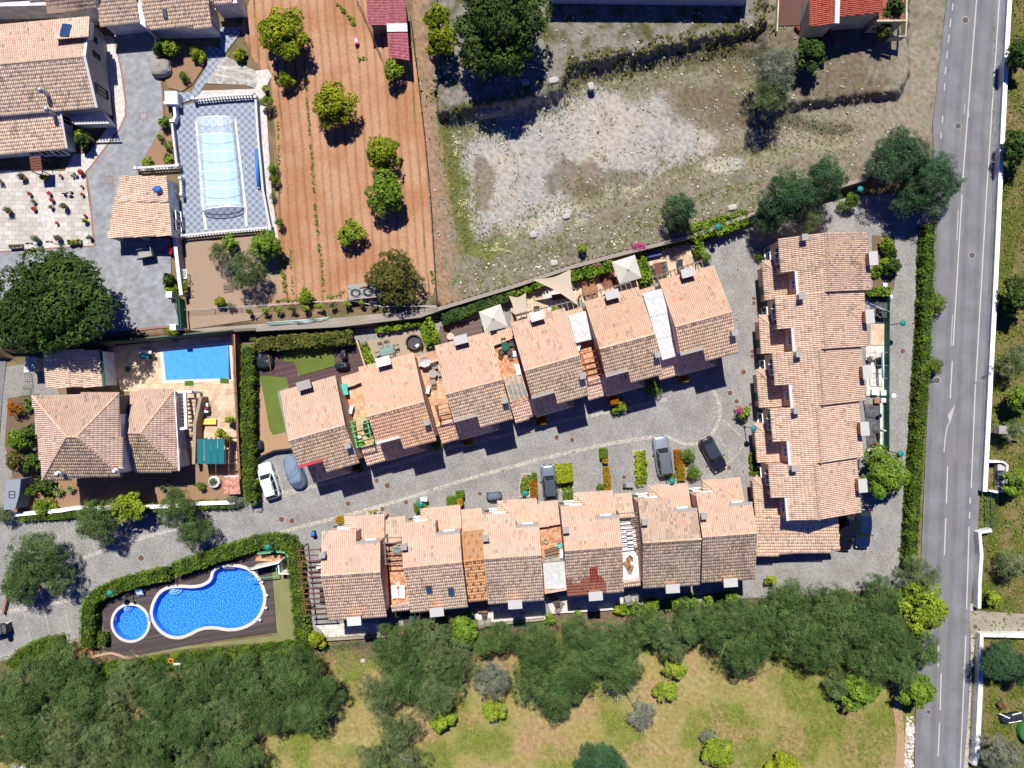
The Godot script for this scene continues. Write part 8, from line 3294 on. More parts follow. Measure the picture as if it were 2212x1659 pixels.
	lathe(s,p(2230,1330),[1.25,0.0,1.25,0.8,1.15,0.85,0.0,0.85],24)
	put(s,"cover",mt("tank green",Color(0.03,0.14,0.03),0.7),o)
	o=thing("brown_chair","brown wooden chair on the bare soil of the south-east garden","chair",p(1985,1095))
	O=p(1985,1095)
	var cc:=make_chair(M.brown_wood)
	for ch in cc.get_children():
		cc.remove_child(ch)
		o.add_child(ch,true)
	o.rotation.y=0.7
func extras()->void:
	T(0,0)
	var q:=p(1365,1635,5.0)
	var o:=thing("covered_flue","flue wrapped in a bright blue tarpaulin on the garage roof","flue",v(q,4.5))
	var s:=ns()
	box(s,v(q,4.6)+Vector3(0.05,0,0.1),Vector3(0.55,0.8,0.55))
	put(s,"stack",M.wall_brown,o)
	s=ns()
	lump(s,v(q,4.85),0.36,0.36,0.35,0.3,0.3,12)
	lump(s,v(q,4.75)+Vector3(-0.4,0,-0.1),0.3,0.14,0.2,0.5,0.5,13)
	put(s,"tarpaulin",mt("tarp bright",Color(0.02,0.13,0.42),0.5),o)
	T(1,2)
	o=thing("blue_bundle","blue bundle on a dark stand before the westernmost lower house","bundle",p(507,1285))
	s=ns()
	lump(s,p(507,1285)+UP*0.55,0.26,0.24,0.4,0.3,0.4,14)
	put(s,"bundle",M.blue,o)
	s=ns()
	lump(s,p(507,1285),0.22,0.3,0.6,0.1,0.4,15)
	put(s,"stand",M.black,o)
	o=thing("boards","pair of white boards leaning by the blue bundle","boards",p(485,1302))
	for k in 2:
		s=ns()
		bar(s,p(470+k*12,1312)+UP*0.1,p(496+k*8,1290)+UP*0.7,0.14,0.03)
		put(s,"board",M.white,o)
	T(3,1)
	o=thing("washing_line","washing line with blue and white laundry over the dark garden tables","washing line",v(p(885,965,1.8),0.03))
	var a:=p(880,962,1.9)
	var b:=p(1052,1032,1.9)
	s=ns()
	cable(s,a,b,0.06,0.01)
	put(s,"line",M.white,o)
	for e in [a,b]:
		s=ns()
		tube(s,v(e,0),e+UP*0.1,0.03,0.03,6)
		put(s,"post",M.steel,o)
	for k in 7:
		s=ns()
		var t:=0.06+k*0.12
		var d:=(b-a).normalized()
		box(s,a.lerp(b,t)-UP*0.38,Vector3(0.06,0.62,0.26),Basis(d.cross(UP).normalized(),UP,-d))
		put(s,"garment",[M.blue,M.tarp_blue,M.blue,M.white,M.white,M.canvas_white,M.white][k],o)
	T(0,3)
	o=thing("grey_roof","dark grey flat roofed kiosk at the west entrance","kiosk",p(10,460))
	s=ns()
	prism(s,ps([-90,440,40,425,50,470,48,500,-90,540],1.2),0.0,1.2)
	put(s,"body",M.grey_dark,o)
	s=ns()
	prism(s,ps([-95,437,43,421,53,468,50,478,-95,512],1.26),1.2,1.26)
	put(s,"roof",M.iron,o)
func person()->void:
	T(1,1)
	var at:=p(1035,956,N+0.9)
	at.y=N
	var o:=thing("person","person in dark blue clothes bending forward beside the hose shelter","person",at)
	O=Vector3.ZERO
	var bones:=[]
	for e in [[0.02,0.92,0,-0.42,1.22,0,0.145,0.165,0],[-0.42,1.22,0,-0.52,1.30,0,0.07,0.06,1],[-0.6,1.36,0,-0.63,1.31,0,0.105,0.095,1],[-0.72,1.31,0,-0.7,1.33,0,0.02,0.03,1],[-0.56,1.42,0,-0.62,1.44,0,0.085,0.07,3]]:bones.append(e)
	for g in [-1.0,1.0]:
		for e in [[0.03,0.92,0.09,-0.02,0.5,0.13,0.10,0.07,2],[-0.02,0.5,0.13,0.06,0.1,0.14,0.068,0.045,2],[0.05,0.06,0.14,-0.14,0.05,0.16,0.05,0.04,3],[-0.38,1.2,0.19,-0.36,0.93,0.25,0.062,0.05,0],[-0.36,0.93,0.25,-0.55,0.78,0.2,0.048,0.036,0],[-0.56,0.77,0.2,-0.63,0.71,0.19,0.036,0.034,1]]:bones.append([e[0],e[1],e[2]*g,e[3],e[4],e[5]*g,e[6],e[7],e[8]])
	var cell:=0.026
	var lo:=Vector3(-0.85,-0.02,-0.42)
	var n:=Vector3i(44,62,33)
	var val:=PackedFloat32Array()
	val.resize(n.x*n.y*n.z)
	for k in n.z:
		for j in n.y:
			for i in n.x:
				var q:=lo+Vector3(i,j,k)*cell
				var sum:=0.0
				for e in bones:
					var a:=Vector3(e[0],e[1],e[2])
					var d:=Vector3(e[3],e[4],e[5])-a
					var t:=clampf((q-a).dot(d)/maxf(d.length_squared(),1e-6),0,1)
					sum+=exp(-(q.distance_to(a+d*t)-lerpf(e[6],e[7],t))*50.0)
				val[(k*n.y+j)*n.x+i]=-log(maxf(sum,1e-9))/50.0
	var s:=ns(true)
	var look:=[Color(0.02,0.035,0.11),Color(0.48,0.27,0.19),Color(0.025,0.028,0.045),Color(0.05,0.04,0.035)]
	var vert:={}
	var st:=[1,n.x,n.x*n.y]
	for k in n.z-1:
		for j in n.y-1:
			for i in n.x-1:
				var b0:int=(k*n.y+j)*n.x+i
				var m:=Vector3.ZERO
				var c:=0
				for e in [[0,0,0,0],[0,1,0,0],[0,0,1,0],[0,1,1,0],[1,0,0,0],[1,1,0,0],[1,0,1,0],[1,1,1,0],[2,0,0,0],[2,1,0,0],[2,0,1,0],[2,1,1,0]]:
					var ax:int=e[0]
					var off:=Vector3i.ZERO
					off[(ax+1) % 3]=e[1]
					off[(ax+2) % 3]=e[2]
					var f0:float=val[b0+off.x*st[0]+off.y*st[1]+off.z*st[2]]
					var f1:float=val[b0+off.x*st[0]+off.y*st[1]+off.z*st[2]+st[ax]]
					if (f0<0)==(f1<0):continue
					var r:=Vector3(off)
					r[ax]+=f0/(f0-f1)
					m+=r
					c+=1
				if c:vert[b0]=lo+(Vector3(i,j,k)+m/c)*cell
	for k in range(1,n.z-1):
		for j in range(1,n.y-1):
			for i in range(1,n.x-1):
				var b0:int=(k*n.y+j)*n.x+i
				for ax in 3:
					if (val[b0]<0)==(val[b0+st[ax]]<0):continue
					var u:int=st[(ax+1) % 3]
					var w:int=st[(ax+2) % 3]
					var qd:=[b0,b0-u,b0-u-w,b0-w]
					if val[b0]<0:qd.reverse()
					for ix in [0,1,2,0,2,3]:
						var q:Vector3=vert[qd[ix]]
						var near:=9.0
						for e in bones:
							var a:=Vector3(e[0],e[1],e[2])
							var cp:=Geometry3D.get_closest_point_to_segment(q,a,Vector3(e[3],e[4],e[5]))
							if q.distance_to(cp)-e[6]<near:
								near=q.distance_to(cp)-e[6]
								s.set_color(look[e[8]])
						s.add_vertex(q)
	s.set_color(look[1])
	for g in [-1.0,1.0]:  # four fingers and a thumb on each hand
		for f in 5:
			var r:=Vector3(-0.64,0.70,(0.165+f*0.017)*g)
			if f==4:r=Vector3(-0.6,0.735,0.155*g)
			var tip:=r+Vector3(-0.05-0.012*(f % 3),-0.045,0) if f<4 else r+Vector3(-0.05,-0.02,-0.03*g)
			tube(s,r,tip,0.0095,0.009,6)
			tube(s,tip,tip+Vector3(0.0,-0.03,0),0.009,0.007,6)
	put(s,"body",M.tile,o)
	s=ns()
	for g in [-1,1]:box(s,Vector3(-0.728,1.345,0.034*g),Vector3(0.012,0.014,0.024))
	box(s,Vector3(-0.722,1.262,0),Vector3(0.012,0.01,0.045))
	put(s,"face",M.black,o)
	o.rotation.y=0.1
# ---------- trees, hedges, shrubs, ground cover ----------
func plants()->void:
	var G := "carob and olive trees of the southern grove"
	var grove:=[
		[130,1445,62,5,"carob","carob touching the south-west tip of the pool hedge"],[45,1500,66,5,"carob","carob at the west edge of the grove, second from the lane"],[185,1500,68,5.5,"carob","dense carob below the brick steps of the pool lawn"],
		[285,1470,56,5,"olive","pale olive below the white board in the pool hedge"],[360,1500,62,5.5,"carob","carob south of the middle of the pool hedge"],[448,1468,58,5,"carob","carob touching the pool hedge below the big bay"],[540,1462,60,5,"carob","carob below the south-east bend of the pool hedge"],
		[640,1450,62,5.5,"carob","dark carob south of the lime bush at the pool corner"],[695,1490,50,5,"carob","carob at the east rim of the western grove"],[55,1590,70,5.5,"carob","carob in the grove near the west edge, south of the lane hedge"],[150,1590,72,5.5,"olive","silvery olive deep in the western grove"],
		[245,1575,70,5.5,"olive","wide pale olive in the heart of the western grove"],[335,1590,64,5,"carob","carob in the southern half of the western grove"],[420,1560,68,5.5,"carob","tall carob in the western grove, south of the big bay"],[500,1540,58,5,"olive","olive beside the shaded gap in the grove"],
		[590,1520,62,5,"carob","carob at the edge of the dry meadow, with a long shadow"],[670,1530,54,5,"carob","easternmost low carob of the western grove"],[520,1630,56,5,"carob","carob at the south rim of the western grove near the meadow"],[440,1645,58,5,"olive","olive at the bottom edge of the grove"],[330,1655,58,5,"carob","carob at the bottom edge, south of the wide olive"],[220,1665,60,5,"olive","grey olive at the bottom edge west of centre of the grove"],[110,1668,52,4.5,"olive","low olive at the bottom edge by the white stones"],
		[862,1395,58,5,"carob","carob below the small timber terrace"],[940,1365,50,4.5,"olive","twiggy olive at the green fence of the two-window house"],[975,1420,62,5.2,"olive","broad olive between the timber terrace and the mint box"],[885,1455,62,5.2,"carob","carob in the middle clump west of the gravel patch"],[830,1490,56,4.8,"olive","olive at the west side of the middle clump"],[940,1490,62,5.2,"olive","wide olive at the south side of the middle clump"],[1000,1360,34,4,"green","bright green tree at the corner of the green fence"],
		[860,1575,48,4.5,"olive","narrow olive standing south of the middle clump"],[815,1640,46,4.3,"olive","olive with bare limbs at the bottom edge of the meadow"],[880,1650,42,4.2,"olive","second bare limbed olive at the bottom edge of the meadow"],[1065,1458,42,4.5,"grey","round silver-grey tree alone between two clumps"],[1045,1388,30,3.5,"carob","small carob above the round silver-grey tree"],
		[1165,1395,56,5,"carob","carob below the yard of the lean-to"],[1245,1370,46,4.8,"carob","carob below the red patched house"],[1165,1465,56,5.2,"carob","carob in the western half of the central clump"],[1235,1445,58,5.2,"carob","big carob at the heart of the central clump"],[1205,1495,50,4.8,"carob","low carob at the south point of the central clump"],[1325,1385,52,5,"carob","deep green carob below the two wicker armchairs"],[1340,1440,52,5,"carob","carob at the east end of the central clump"],[1430,1365,44,4.6,"olive","thin olive with grey twigs south of the fifth lower house"],[1455,1400,34,4,"olive","smaller olive beside the one with grey twigs"],
		[1555,1345,58,5.2,"carob","carob at the west end of the eastern clump"],[1610,1400,60,5.4,"carob","carob reaching down to the meadow from the eastern clump"],[1620,1330,50,5,"carob","carob close to the fence of the last lower house"],[1690,1345,66,5.6,"carob","large carob below the cobbled yard"],[1700,1290,44,5,"carob","carob leaning over the edge of the cobbled yard"],[1765,1385,62,5.5,"carob","carob in the middle of the eastern clump"],[1790,1310,56,5.3,"carob","carob beside the wall of the cobbled yard"],[1850,1345,62,5.6,"carob","wide carob near the road in the eastern clump"],[1880,1420,56,5.3,"carob","carob hanging low over the meadow by the road"],[1930,1370,58,5.4,"carob","carob overhanging the road"],[1900,1290,46,5,"carob","carob at the end of the clipped roadside hedge"],[1490,1345,50,5,"carob","carob filling the gap west of the eastern clump"],[1395,1350,42,4.6,"carob","carob below the leafy hedge of the armchairs"],[1288,1405,46,4.8,"carob","carob joining the two halves of the central clump"],[1085,1372,36,4,"carob","carob at the fence of the middle yards"],[1980,1240,44,5,"olive","pale tree spreading over the road at the hedge end"],[1990,1400,36,4.5,"carob","outermost carob over the road lane"],[1940,1440,40,4.5,"carob","carob just above the bright green roadside tree"]]
	for e in grove:tree(e[0],e[1],e[2],e[3],e[4],e[5],G,{"carob":"carob_tree","olive":"olive_tree"}.get(e[4],"tree"))
	tree(1985,1312,52,6,"lime","bright lime green tree standing out over the road","","tree",1.1)
	tree(1975,1492,38,4.5,"green","bright green tree on the dirt track beside the road")
	tree(1855,1490,46,3.6,"green","wide green bush-like tree near the dirt track","","tree",0.9)
	tree(1808,1475,30,3.0,"olive","grey twiggy tree joined to the wide green bush")
	tree(1300,1655,58,3.6,"fir","round blue-green tree alone at the bottom of the meadow")
	for e in [[1455,1440,26,2.2,"lime","thin shrub with dead wood, northern of three in the meadow"],[1440,1490,28,2.0,"lime","thin shrub with dead wood in the middle of the meadow"],[1385,1545,34,1.8,"grey","shrub of grey dead branches with green tips"],[1548,1625,40,2.6,"lime","yellow-green shrub with a grey dead branch at the meadow bottom"],[1065,1530,30,2.2,"lime","green and grey shrub south of the round silver tree"],[955,1552,30,2.4,"lime","lime green shrub below the middle clump"],[1690,1655,34,2.0,"citrus","low yellow-green bush at the bottom edge near the road"],[1530,1590,18,1.4,"grey","small grey dead bush beside the yellow-green shrub"]]:
		var o:=shrub(e[0],e[1],e[2],e[3],e[4],e[5],"shrubs of the meadow")
		if e[0]!=955 and e[0]!=1690:twigs(o,e[0],e[1],e[3]*0.6,16,e[2]*K*1.1,int(e[0]))
	var dead:=thing("dead_bush","big spray of bare grey branches below the central clump","bush",sv(1335,1485))
	dead.position.y=0
	twigs(dead,1335,1470,0.5,46,3.0,44)
	var ST := "trees along the street by the villa wall"
	for e in [[85,1205,60,5.5,"carob","big grey-green street tree at the west entrance"],[45,1260,44,4.5,"carob","street tree at the west edge near the low brown wall"],[215,1125,48,4.8,"carob","street tree against the white villa wall, west of the lime one"],[390,1095,44,5,"carob","large street tree with a lacy shadow on the cobbles"],[425,1145,36,4.4,"carob","low side crown of the lacy street tree"],[130,1250,36,4.2,"olive","small street tree over the parking bays by the entrance"]]:
		tree(e[0],e[1],e[2],e[3],e[4],e[5],ST,"street_tree")
	tree(283,1095,42,4,"lime","yellow-green tree growing over the white villa wall","","tree",0.7)
	tree(135,655,128,8,"dark","huge dark round tree by the outbuilding and drive","","great_tree",0.86)
	tree(30,690,58,6,"dark","western half of the huge dark tree, by the lane")
	for e in [[612,72,56,4.5,"citrus","largest yellow-green orange tree at the north of the vegetable field"],[722,228,43,4,"citrus","orange tree in the middle of the vegetable field, alone"],[827,335,37,3.6,"citrus","upper of two orange trees standing close together"],[837,418,44,4,"green","lower and greener of two orange trees standing close together"],[757,505,28,2.6,"lime","small bright orange tree at the south of the field"],[848,152,21,2.6,"lime","small lime tree at the corner of the tin shed"],[618,175,16,1.8,"citrus","little yellow-green tree below the largest orange tree"],[662,640,17,1.6,"lime","small lime bush at the southern field fence"]]:
		tree(e[0],e[1],e[2],e[3],e[4],e[5],"citrus trees of the vegetable field","orange_tree")
	tree(852,600,54,3.6,"amber","brownish rounded tree over the hose shelter","","tree",1.05)
	for e in [[540,585,46,4,"olive","grey olive in the bare yard west of the field"],[575,530,32,3.5,"green","dark green fruit tree at the corner of the pool terrace"],[478,545,26,3,"olive","small olive by the white balustrade in the bare yard"],[497,528,17,2.4,"green","small round tree just below the balustrade"],[500,580,22,2.2,"grey","sparse grey shrub tree beside the leaning frame"]]:
		tree(e[0],e[1],e[2],e[3],e[4],e[5],"trees of the bare yard")
	tree(1085,52,92,8,"dark","great deep green tree beside the long white building","","great_tree",1.1)
	tree(1040,110,46,5,"dark","lower crown of the great deep green tree")
	for e in [[945,45,28,4.2,"citrus","yellow-green slender tree, northern of two by the great tree"],[952,95,34,4.5,"citrus","yellow-green slender tree, southern of two by the great tree"]]:tree(e[0],e[1],e[2],e[3],e[4],e[5])
	for e in [[1672,150,52,4.5,"grey","feathery grey-green bamboo-like tree below the red roofed house"],[1660,205,44,4,"olive","drooping grey tree at the foot of the bank"],[1750,118,34,3.6,"dark","dark green tree in the shadow of the cream house"],[1920,25,30,4.5,"dark","dark tree between the cream house and the road"],[1905,72,18,3,"amber","thin brownish tree beside the cream house wall"]]:tree(e[0],e[1],e[2],e[3],e[4],e[5])
	var NE := "blue-green trees along the north-east corner"
	for e in [[1935,345,66,6.5,"fir","large blue-green tree nearest the field entrance"],[2005,395,62,6.2,"fir","dark blue-green tree leaning over the road"],[1965,430,40,5,"fir","shaded tree at the top of the clipped roadside hedge"],[1775,395,48,5.5,"fir","blue-green tree beside the lamp in the corner"],[1700,430,62,6,"fir","wide blue-green tree north of the eastern row"],[1660,470,40,4.8,"fir","tree shading the cobbles at the north corner"],[1745,470,36,4.5,"olive","greyer tree over the roof end of the eastern row"],[1468,455,36,4.2,"fir","dark green tree on the slope above the ivy wall"]]:
		tree(e[0],e[1],e[2],e[3],e[4],e[5],NE)
	shrub(1465,482,20,1.6,"citrus","lime bush below the dark slope tree")
	shrub(1837,435,20,2.0,"box","clipped dark round bush at the corner of the northern cobbles")
	shrub(1822,447,13,1.3,"box","smaller clipped bush beside the dark round one")
	tree(1906,1022,46,4.2,"green","round bushy tree beside the eastern house at the lane","","tree",1.2)
	for e in [[2190,320,34,4,"dark","dark tree east of the road, northern"],[2195,640,36,4.5,"dark","dark tree behind the roadside wall by the shadow"],[2185,780,34,4,"olive","olive with pale bare limbs behind the roadside wall"],[2200,860,30,4,"green","green tree with a bent pale limb east of the road"],[2195,1040,28,3.5,"green","green tree beside the meter niche"],[2185,1220,34,3.6,"olive","tree with bare limbs north of the south-east lane"],[2155,1425,44,5,"fir","deep green tree behind the wall south of the lane"],[2200,1440,34,4.5,"fir","second deep green tree behind the wall south of the lane"],[2160,1625,42,4.5,"grey","grey-green olive at the south-east corner"],[2145,1292,16,1.8,"lime","small lime bush at the lane mouth"],[2195,120,32,4,"dark","dark tree at the far north-east edge"],[2180,930,26,3,"olive","low olive above the transformer post"]]:
		var o:=tree(e[0],e[1],e[2],e[3],e[4],e[5],"trees beyond the road")
		if e[4] == "olive":twigs(o,e[0],e[1],e[3]*0.75,12,1.5,int(e[1]))
	for e in [[240,1500,4.2],[930,1480,4.0],[985,1425,4.0],[1165,1470,4.2],[1430,1370,3.8],[90,1550,4.2],[1600,1345,4.2],[1900,1390,4.4],[345,1545,4.2],[870,1640,3.2]]:
		var tw:=thing("dead_limb","bare grey limb sticking out of %s" % {240:"the pale grove below the white board",930:"the southern middle clump",985:"the broad olive clump",1165:"the western central clump",1430:"the thin olive",90:"the south-western grove",1600:"the western end of the eastern clump",1900:"the roadside clump",345:"the heart of the western grove",870:"the olives at the bottom of the meadow"}[int(e[0])],"branch",sv(e[0],e[1],e[2]),"bare limbs in the grove")
		tw.position.y=0
		twigs(tw,e[0],e[1],e[2]-0.3,9,1.4,int(e[0]+e[1]))
	hedge(smooth_line(ds([533,750,532,850,533,950,536,1040,541,1085],1.9),1),1.25,1.9,0.0,"hedge","tall hedge between the villa's orange wall and the estate","",0.06)
	hedge(smooth_line(ds([550,745,640,737,752,729],1.7),1),1.3,1.7,0.0,"amber","dry topped hedge under the boundary wall behind the plum timber terrace")
	hedge(smooth_line(ds([2013,485,2009,600,2005,700,1998,829,1990,940,1981,1080,1972,1230],1.8),1),1.1,1.8,0.0,"hedge","long clipped hedge between the eastern lane and the road")
	for e in [[2018,655,"rounded bulge of shrub on the roadside hedge near the lamp"],[2012,790,"leafy bulge on the roadside hedge further south"]]:shrub(e[0],e[1],24,2.2,"hedge",e[2])
	hedge(smooth_line(ds([372,1232,440,1210,500,1190,560,1172,600,1168,628,1178,634,1210,642,1290,652,1395],1.7),1),1.5,1.7,0.0,"hedge","clipped hedge from the street round the east side of the communal pool")
	hedge(smooth_line(ds([184,1400,184,1350,186,1310,205,1286,250,1268,310,1250,360,1241],1.7),1),1.4,1.7,0.0,"hedge","clipped hedge round the west side of the paddling pool")
	hedge(smooth_line(ds([215,1452,300,1442,400,1428,500,1418,600,1407,655,1400],1.5),1),1.35,1.5,0.0,"hedge","clipped hedge along the south side of the communal pool")
	hedge(smooth_line(ds([20,1445,50,1415,90,1398,125,1395],1.6),1),1.7,1.6,0.0,"hedge","thick hedge south of the parking bays at the west entrance")
	hedge(smooth_line(ds([40,1118,140,1112,260,1105,330,1098,420,1092,510,1088],0.8),1),0.9,0.8,0.0,"hedge","low hedge along the street side of the white villa wall")
	hedge(ds([219,1395,219,1372],1.2),0.8,1.2,0.0,"box","short hedge stub at the west end of the pool deck")
	hedge(smooth_line(ds([918,697,926,720,932,742],1.9),1),1.4,1.9,0.0,"ivy","bright ivy covered divider between two upper gardens")
	hedge(smooth_line(ds([1384,560,1394,585,1400,612],1.8),1),1.1,1.8,0.0,"ivy","narrow ivy divider east of the square grey parasol")
	hedge(ds([815,710,860,703,905,694],0.9),0.8,0.9,0.0,"ivy","low leafy hedge along the north of the sand patio")
	hedge(ds([784,745,800,785],0.9),0.7,0.9,0.0,"ivy","low leafy strip beside the low pink wall")
	hedge(ds([1240,590,1290,575,1316,566],1.5),1.6,1.5,0.0,"ivy","mass of climbing plants on the boundary wall west of the sand sail")
	hedge(ds([960,690,1030,662,1106,635],1.3),0.9,1.3,0.0,"dark","dark climbers under the boundary wall near the first parasol")
	hedge(ds([1106,630,1160,612,1215,592],1.3),0.9,1.3,0.0,"ivy","ivy at the foot of the boundary wall beside the flat awning")
	hedge(ds([1395,533,1450,520,1500,505],1.2),0.9,1.2,0.0,"dark","dark shrubs at the foot of the boundary wall in the last upper garden")
	hedge(ds([1500,500,1560,485,1610,468],1.8),1.7,1.8,0.0,"ivy","bright ivy spilling over the boundary wall at the north corner")
	hedge(ds([1508,515,1514,548],1.4),0.8,1.4,0.0,"ivy","ivy column at the corner of the last upper garden")
	hedge(ds([1627,975,1630,1022],0.5),0.7,0.5,0.0,"ivy","ivy strip against the eastern row by the pair of square covers")
	hedge(ds([1876,630,1925,628],1.2),0.8,1.2,0.0,"ivy","ivy strip between the first two eastern yards")
	for e in [[1345,1318,1420,1305,"leafy hedge below the two wicker armchairs"],[1445,1308,1480,1304,"leafy hedge west of the white pillar in the fence line"],[1490,1290,1500,1310,"upright leafy hedge stub in the fence line"],[1525,1300,1590,1290,"hedge with yellow leaves below the last lower house"]]:
		hedge(ds([e[0],e[1],e[2],e[3]],0.9),1.0,0.9,0.0,"ivy",e[4])
	T(2,2)
	for e in [[795,600,0.85,1.0,1.0,"box","green clipped block at the head of the gold hedge row"],[808,660,0.6,0.62,0.8,"gold","gold clipped block just below the green one"],[818,755,0.62,0.9,0.8,"gold","gold clipped block in the middle of the hedge row"],[828,850,0.72,1.55,0.85,"gold","long gold clipped block at the foot of the hedge row"],[1442,645,0.75,1.9,0.85,"rust","rust-orange clipped block beside the two round bushes"],[1465,765,0.9,1.75,0.85,"gold","gold clipped block south of the rust-orange one"],[188,910,0.75,1.8,0.9,"rust","rust coloured clipped block beside the grey hatchback"],[192,805,0.55,0.8,0.8,"box","green clipped block behind the rust coloured one"],[452,775,1.7,1.75,1.3,"citrus","big square clipped yellow-green bush beside the grey hatchback"],[490,970,1.25,0.9,0.7,"box","low clipped block at the foot of the square bush"],[250,318,1.0,0.85,1.3,"rust","rust cube bush under the eave of the third upper house"],[887,142,0.85,0.8,1.9,"rust","rust cube bush rising over a round green bush"]]:block(e)
	T(1,2)
	for e in [[1825,500,0.9,0.75,1.4,"gold","gold cube bush under the eave of the second upper house"],[725,1180,1.05,0.6,1.3,"gold","gold cube bush at the north-west corner of the lower row"],[1688,1015,1.1,0.85,1.2,"box","green cube bush in front of the two-window house"],[1760,955,0.85,0.6,1.1,"box","small green cube bush at the back of the cube group"],[1762,1018,0.62,0.75,1.2,"gold","small gold cube bush beside the green cube"]]:block(e)
	T(2,1)
	block([1490,1612,0.85,0.7,1.5,"gold","gold cube bush under the eave of the last upper house"])
	for e in [[1485,982,19,1.7,"box","northern of two big round clipped bushes by the navy car"],[1497,1020,18,1.5,"box","southern of two big round clipped bushes by the navy car"],[1336,876,19,1.4,"ivy","round green bush beneath the rust cube bush"],[1408,838,22,1.6,"box","large dark ball bush in the house shadow"],[907,1095,19,1.8,"box","round clipped bush under the green lamp"],[945,963,14,1.2,"box","dark bush in the shade of the second upper house"],[1452,1030,10,0.9,"box","small ball bush behind the off-road car"],[1297,1053,11,0.8,"box","low round bush in the stone corner"],[774,1010,10,1.4,"dark","dark shrub at the corner of the red band house"],[685,1380,20,2.2,"citrus","lime bush at the south-east corner of the pool hedge"]]:
		shrub(e[0],e[1],e[2],e[3],e[4],e[5],"","clipped_bush")
	for e in [[2,2,[1045,580,1150,570,1168,720,1165,850,1120,885,1065,870,1050,720],"lime",0.55,"long bed of pale succulents and weeds in the parking court"],[2,2,[65,870,90,775,165,775,160,880,150,970,70,970],"ivy",0.6,"leafy bed around the green lamp by the rust hedge"],[2,2,[410,840,525,830,530,920,420,930],"ivy",0.35,"shaded plants under the square clipped bush"],[2,2,[1360,790,1420,790,1415,850,1365,860],"box",0.5,"plants beside the lamp behind the off-road car"],[1,2,[960,1085,1065,1075,1070,1110,965,1118],"lime",0.35,"narrow white-edged bed of flowers before the lower row"]]:
		T(e[0],e[1])
		var pl:=ps(e[2])
		var o:=thing("flower_bed",e[5],"flower bed",v3(pl[0],0))
		var s:=ns()
		prism(s,pl,0.0,0.09)
		put(s,"soil",M.soil_bed,o)
		s=ns()
		var closed:=pl.duplicate()
		closed.append(pl[0])
		rng.seed=int(e[2][0])
		for k in along(closed,0.3):
			box(s,v3(k[0],0.08),Vector3(rng.randf_range(0.18,0.3),0.16,rng.randf_range(0.15,0.24)),Basis(UP,rng.randf()*3.0))
		put(s,"stone_edge",M.rock_pale,o).set_meta("kind","stuff")
		bed_leaves(o,grow(pl,-0.12),0.08,e[4],e[3],34.0)
	var bo:=shrub(1606,892,17,1.8,"ivy","bougainvillea bush with magenta flowers beside the turning circle","","bougainvillea")
	crown(bo,"pink",sv(1598,886,1.6),0.5,0.4,0.55,5,"flowers",1.3)
	T(2,1)
	for e in [[1100,470,0.8,"magenta bougainvillea spilling over the boundary wall"],[735,630,0.35,"small magenta flowers in the wall climbers"]]:
		var o:=thing("bougainvillea",e[3],"flowers",p(e[0],e[1],1.8))
		var s:=ns()
		tube(s,p(e[0],e[1],0),p(e[0],e[1],1.6),0.04,0.02,5)
		put(s,"stem",M.bark,o)
		crown(o,"pink",p(e[0],e[1],1.75),e[2]*1.5,0.25,e[2]*0.6,int(e[0]),"flowers",1.0)
	T(1,1)
	var fl:=thing("bougainvillea","little magenta flowers at the edge of the sand patio","flowers",p(1070,1228,0.5))
	var s:=ns()
	tube(s,p(1070,1228,0),p(1070,1228,0.4),0.02,0.02,5)
	put(s,"stem",M.bark,fl)
	crown(fl,"pink",p(1070,1228,0.5),0.3,0.2,0.2,3,"flowers",1.0)
	for e in [[577,222,17,2.0,"box","round clipped bush, northernmost beside the ring-tiled terrace"],[591,365,14,1.4,"box","upper of two clipped balls east of the terrace"],[593,390,13,1.3,"box","lower of two clipped balls east of the terrace"],[606,481,12,1.5,"box","clipped ball near the south-east corner of the terrace"],[574,192,6,0.8,"lime","tiny round bush at the paved corner"],[590,428,8,0.8,"olive","small grey bush between the clipped balls"],[348,104,15,1.8,"dark","dark round bush at the garden bed by the white house"],[372,105,18,2.0,"lime","bright green tree-like bush in the garden bed"],[425,118,16,1.0,"citrus","pale spreading bush at the east of the garden bed"],[398,166,13,1.0,"box","round bush in the big grey planter"],[358,265,12,1.4,"green","green bush at the north of the driveway bed"],[365,315,10,1.0,"box","dark bush with white flowers in the driveway bed"],[348,298,8,0.8,"box","small dark bush at the kerb of the driveway bed"],[320,350,12,0.9,"lime","spiky bright green bush at the tip of the driveway bed"],[366,345,12,1.0,"ivy","bush with white blooms near the railings"],[181,305,16,2.0,"dark","dark bush in the shaded garden triangle"],[175,290,12,1.2,"lime","bush with white flowers in the shaded garden triangle"],[519,120,12,1.0,"citrus","yellow-green bush at the corner of the vegetable field"],[373,540,13,1.3,"red","bush of bright red-pink flowers by the garage"],[366,605,14,1.4,"dark","dark shrub at the grey wall of the drive"],[372,630,15,1.2,"ivy","light green climber on the grey wall of the drive"],[373,715,12,0.8,"citrus","low yellow bush by the gate pier"],[478,652,12,1.2,"citrus","yellow-green bush at the south of the bare yard"],[500,662,9,0.9,"grey","grey agave-like bush beside the yellow one"]]:
		shrub(e[0],e[1],e[2],e[3],e[4],e[5],"garden bushes of the upper villa")
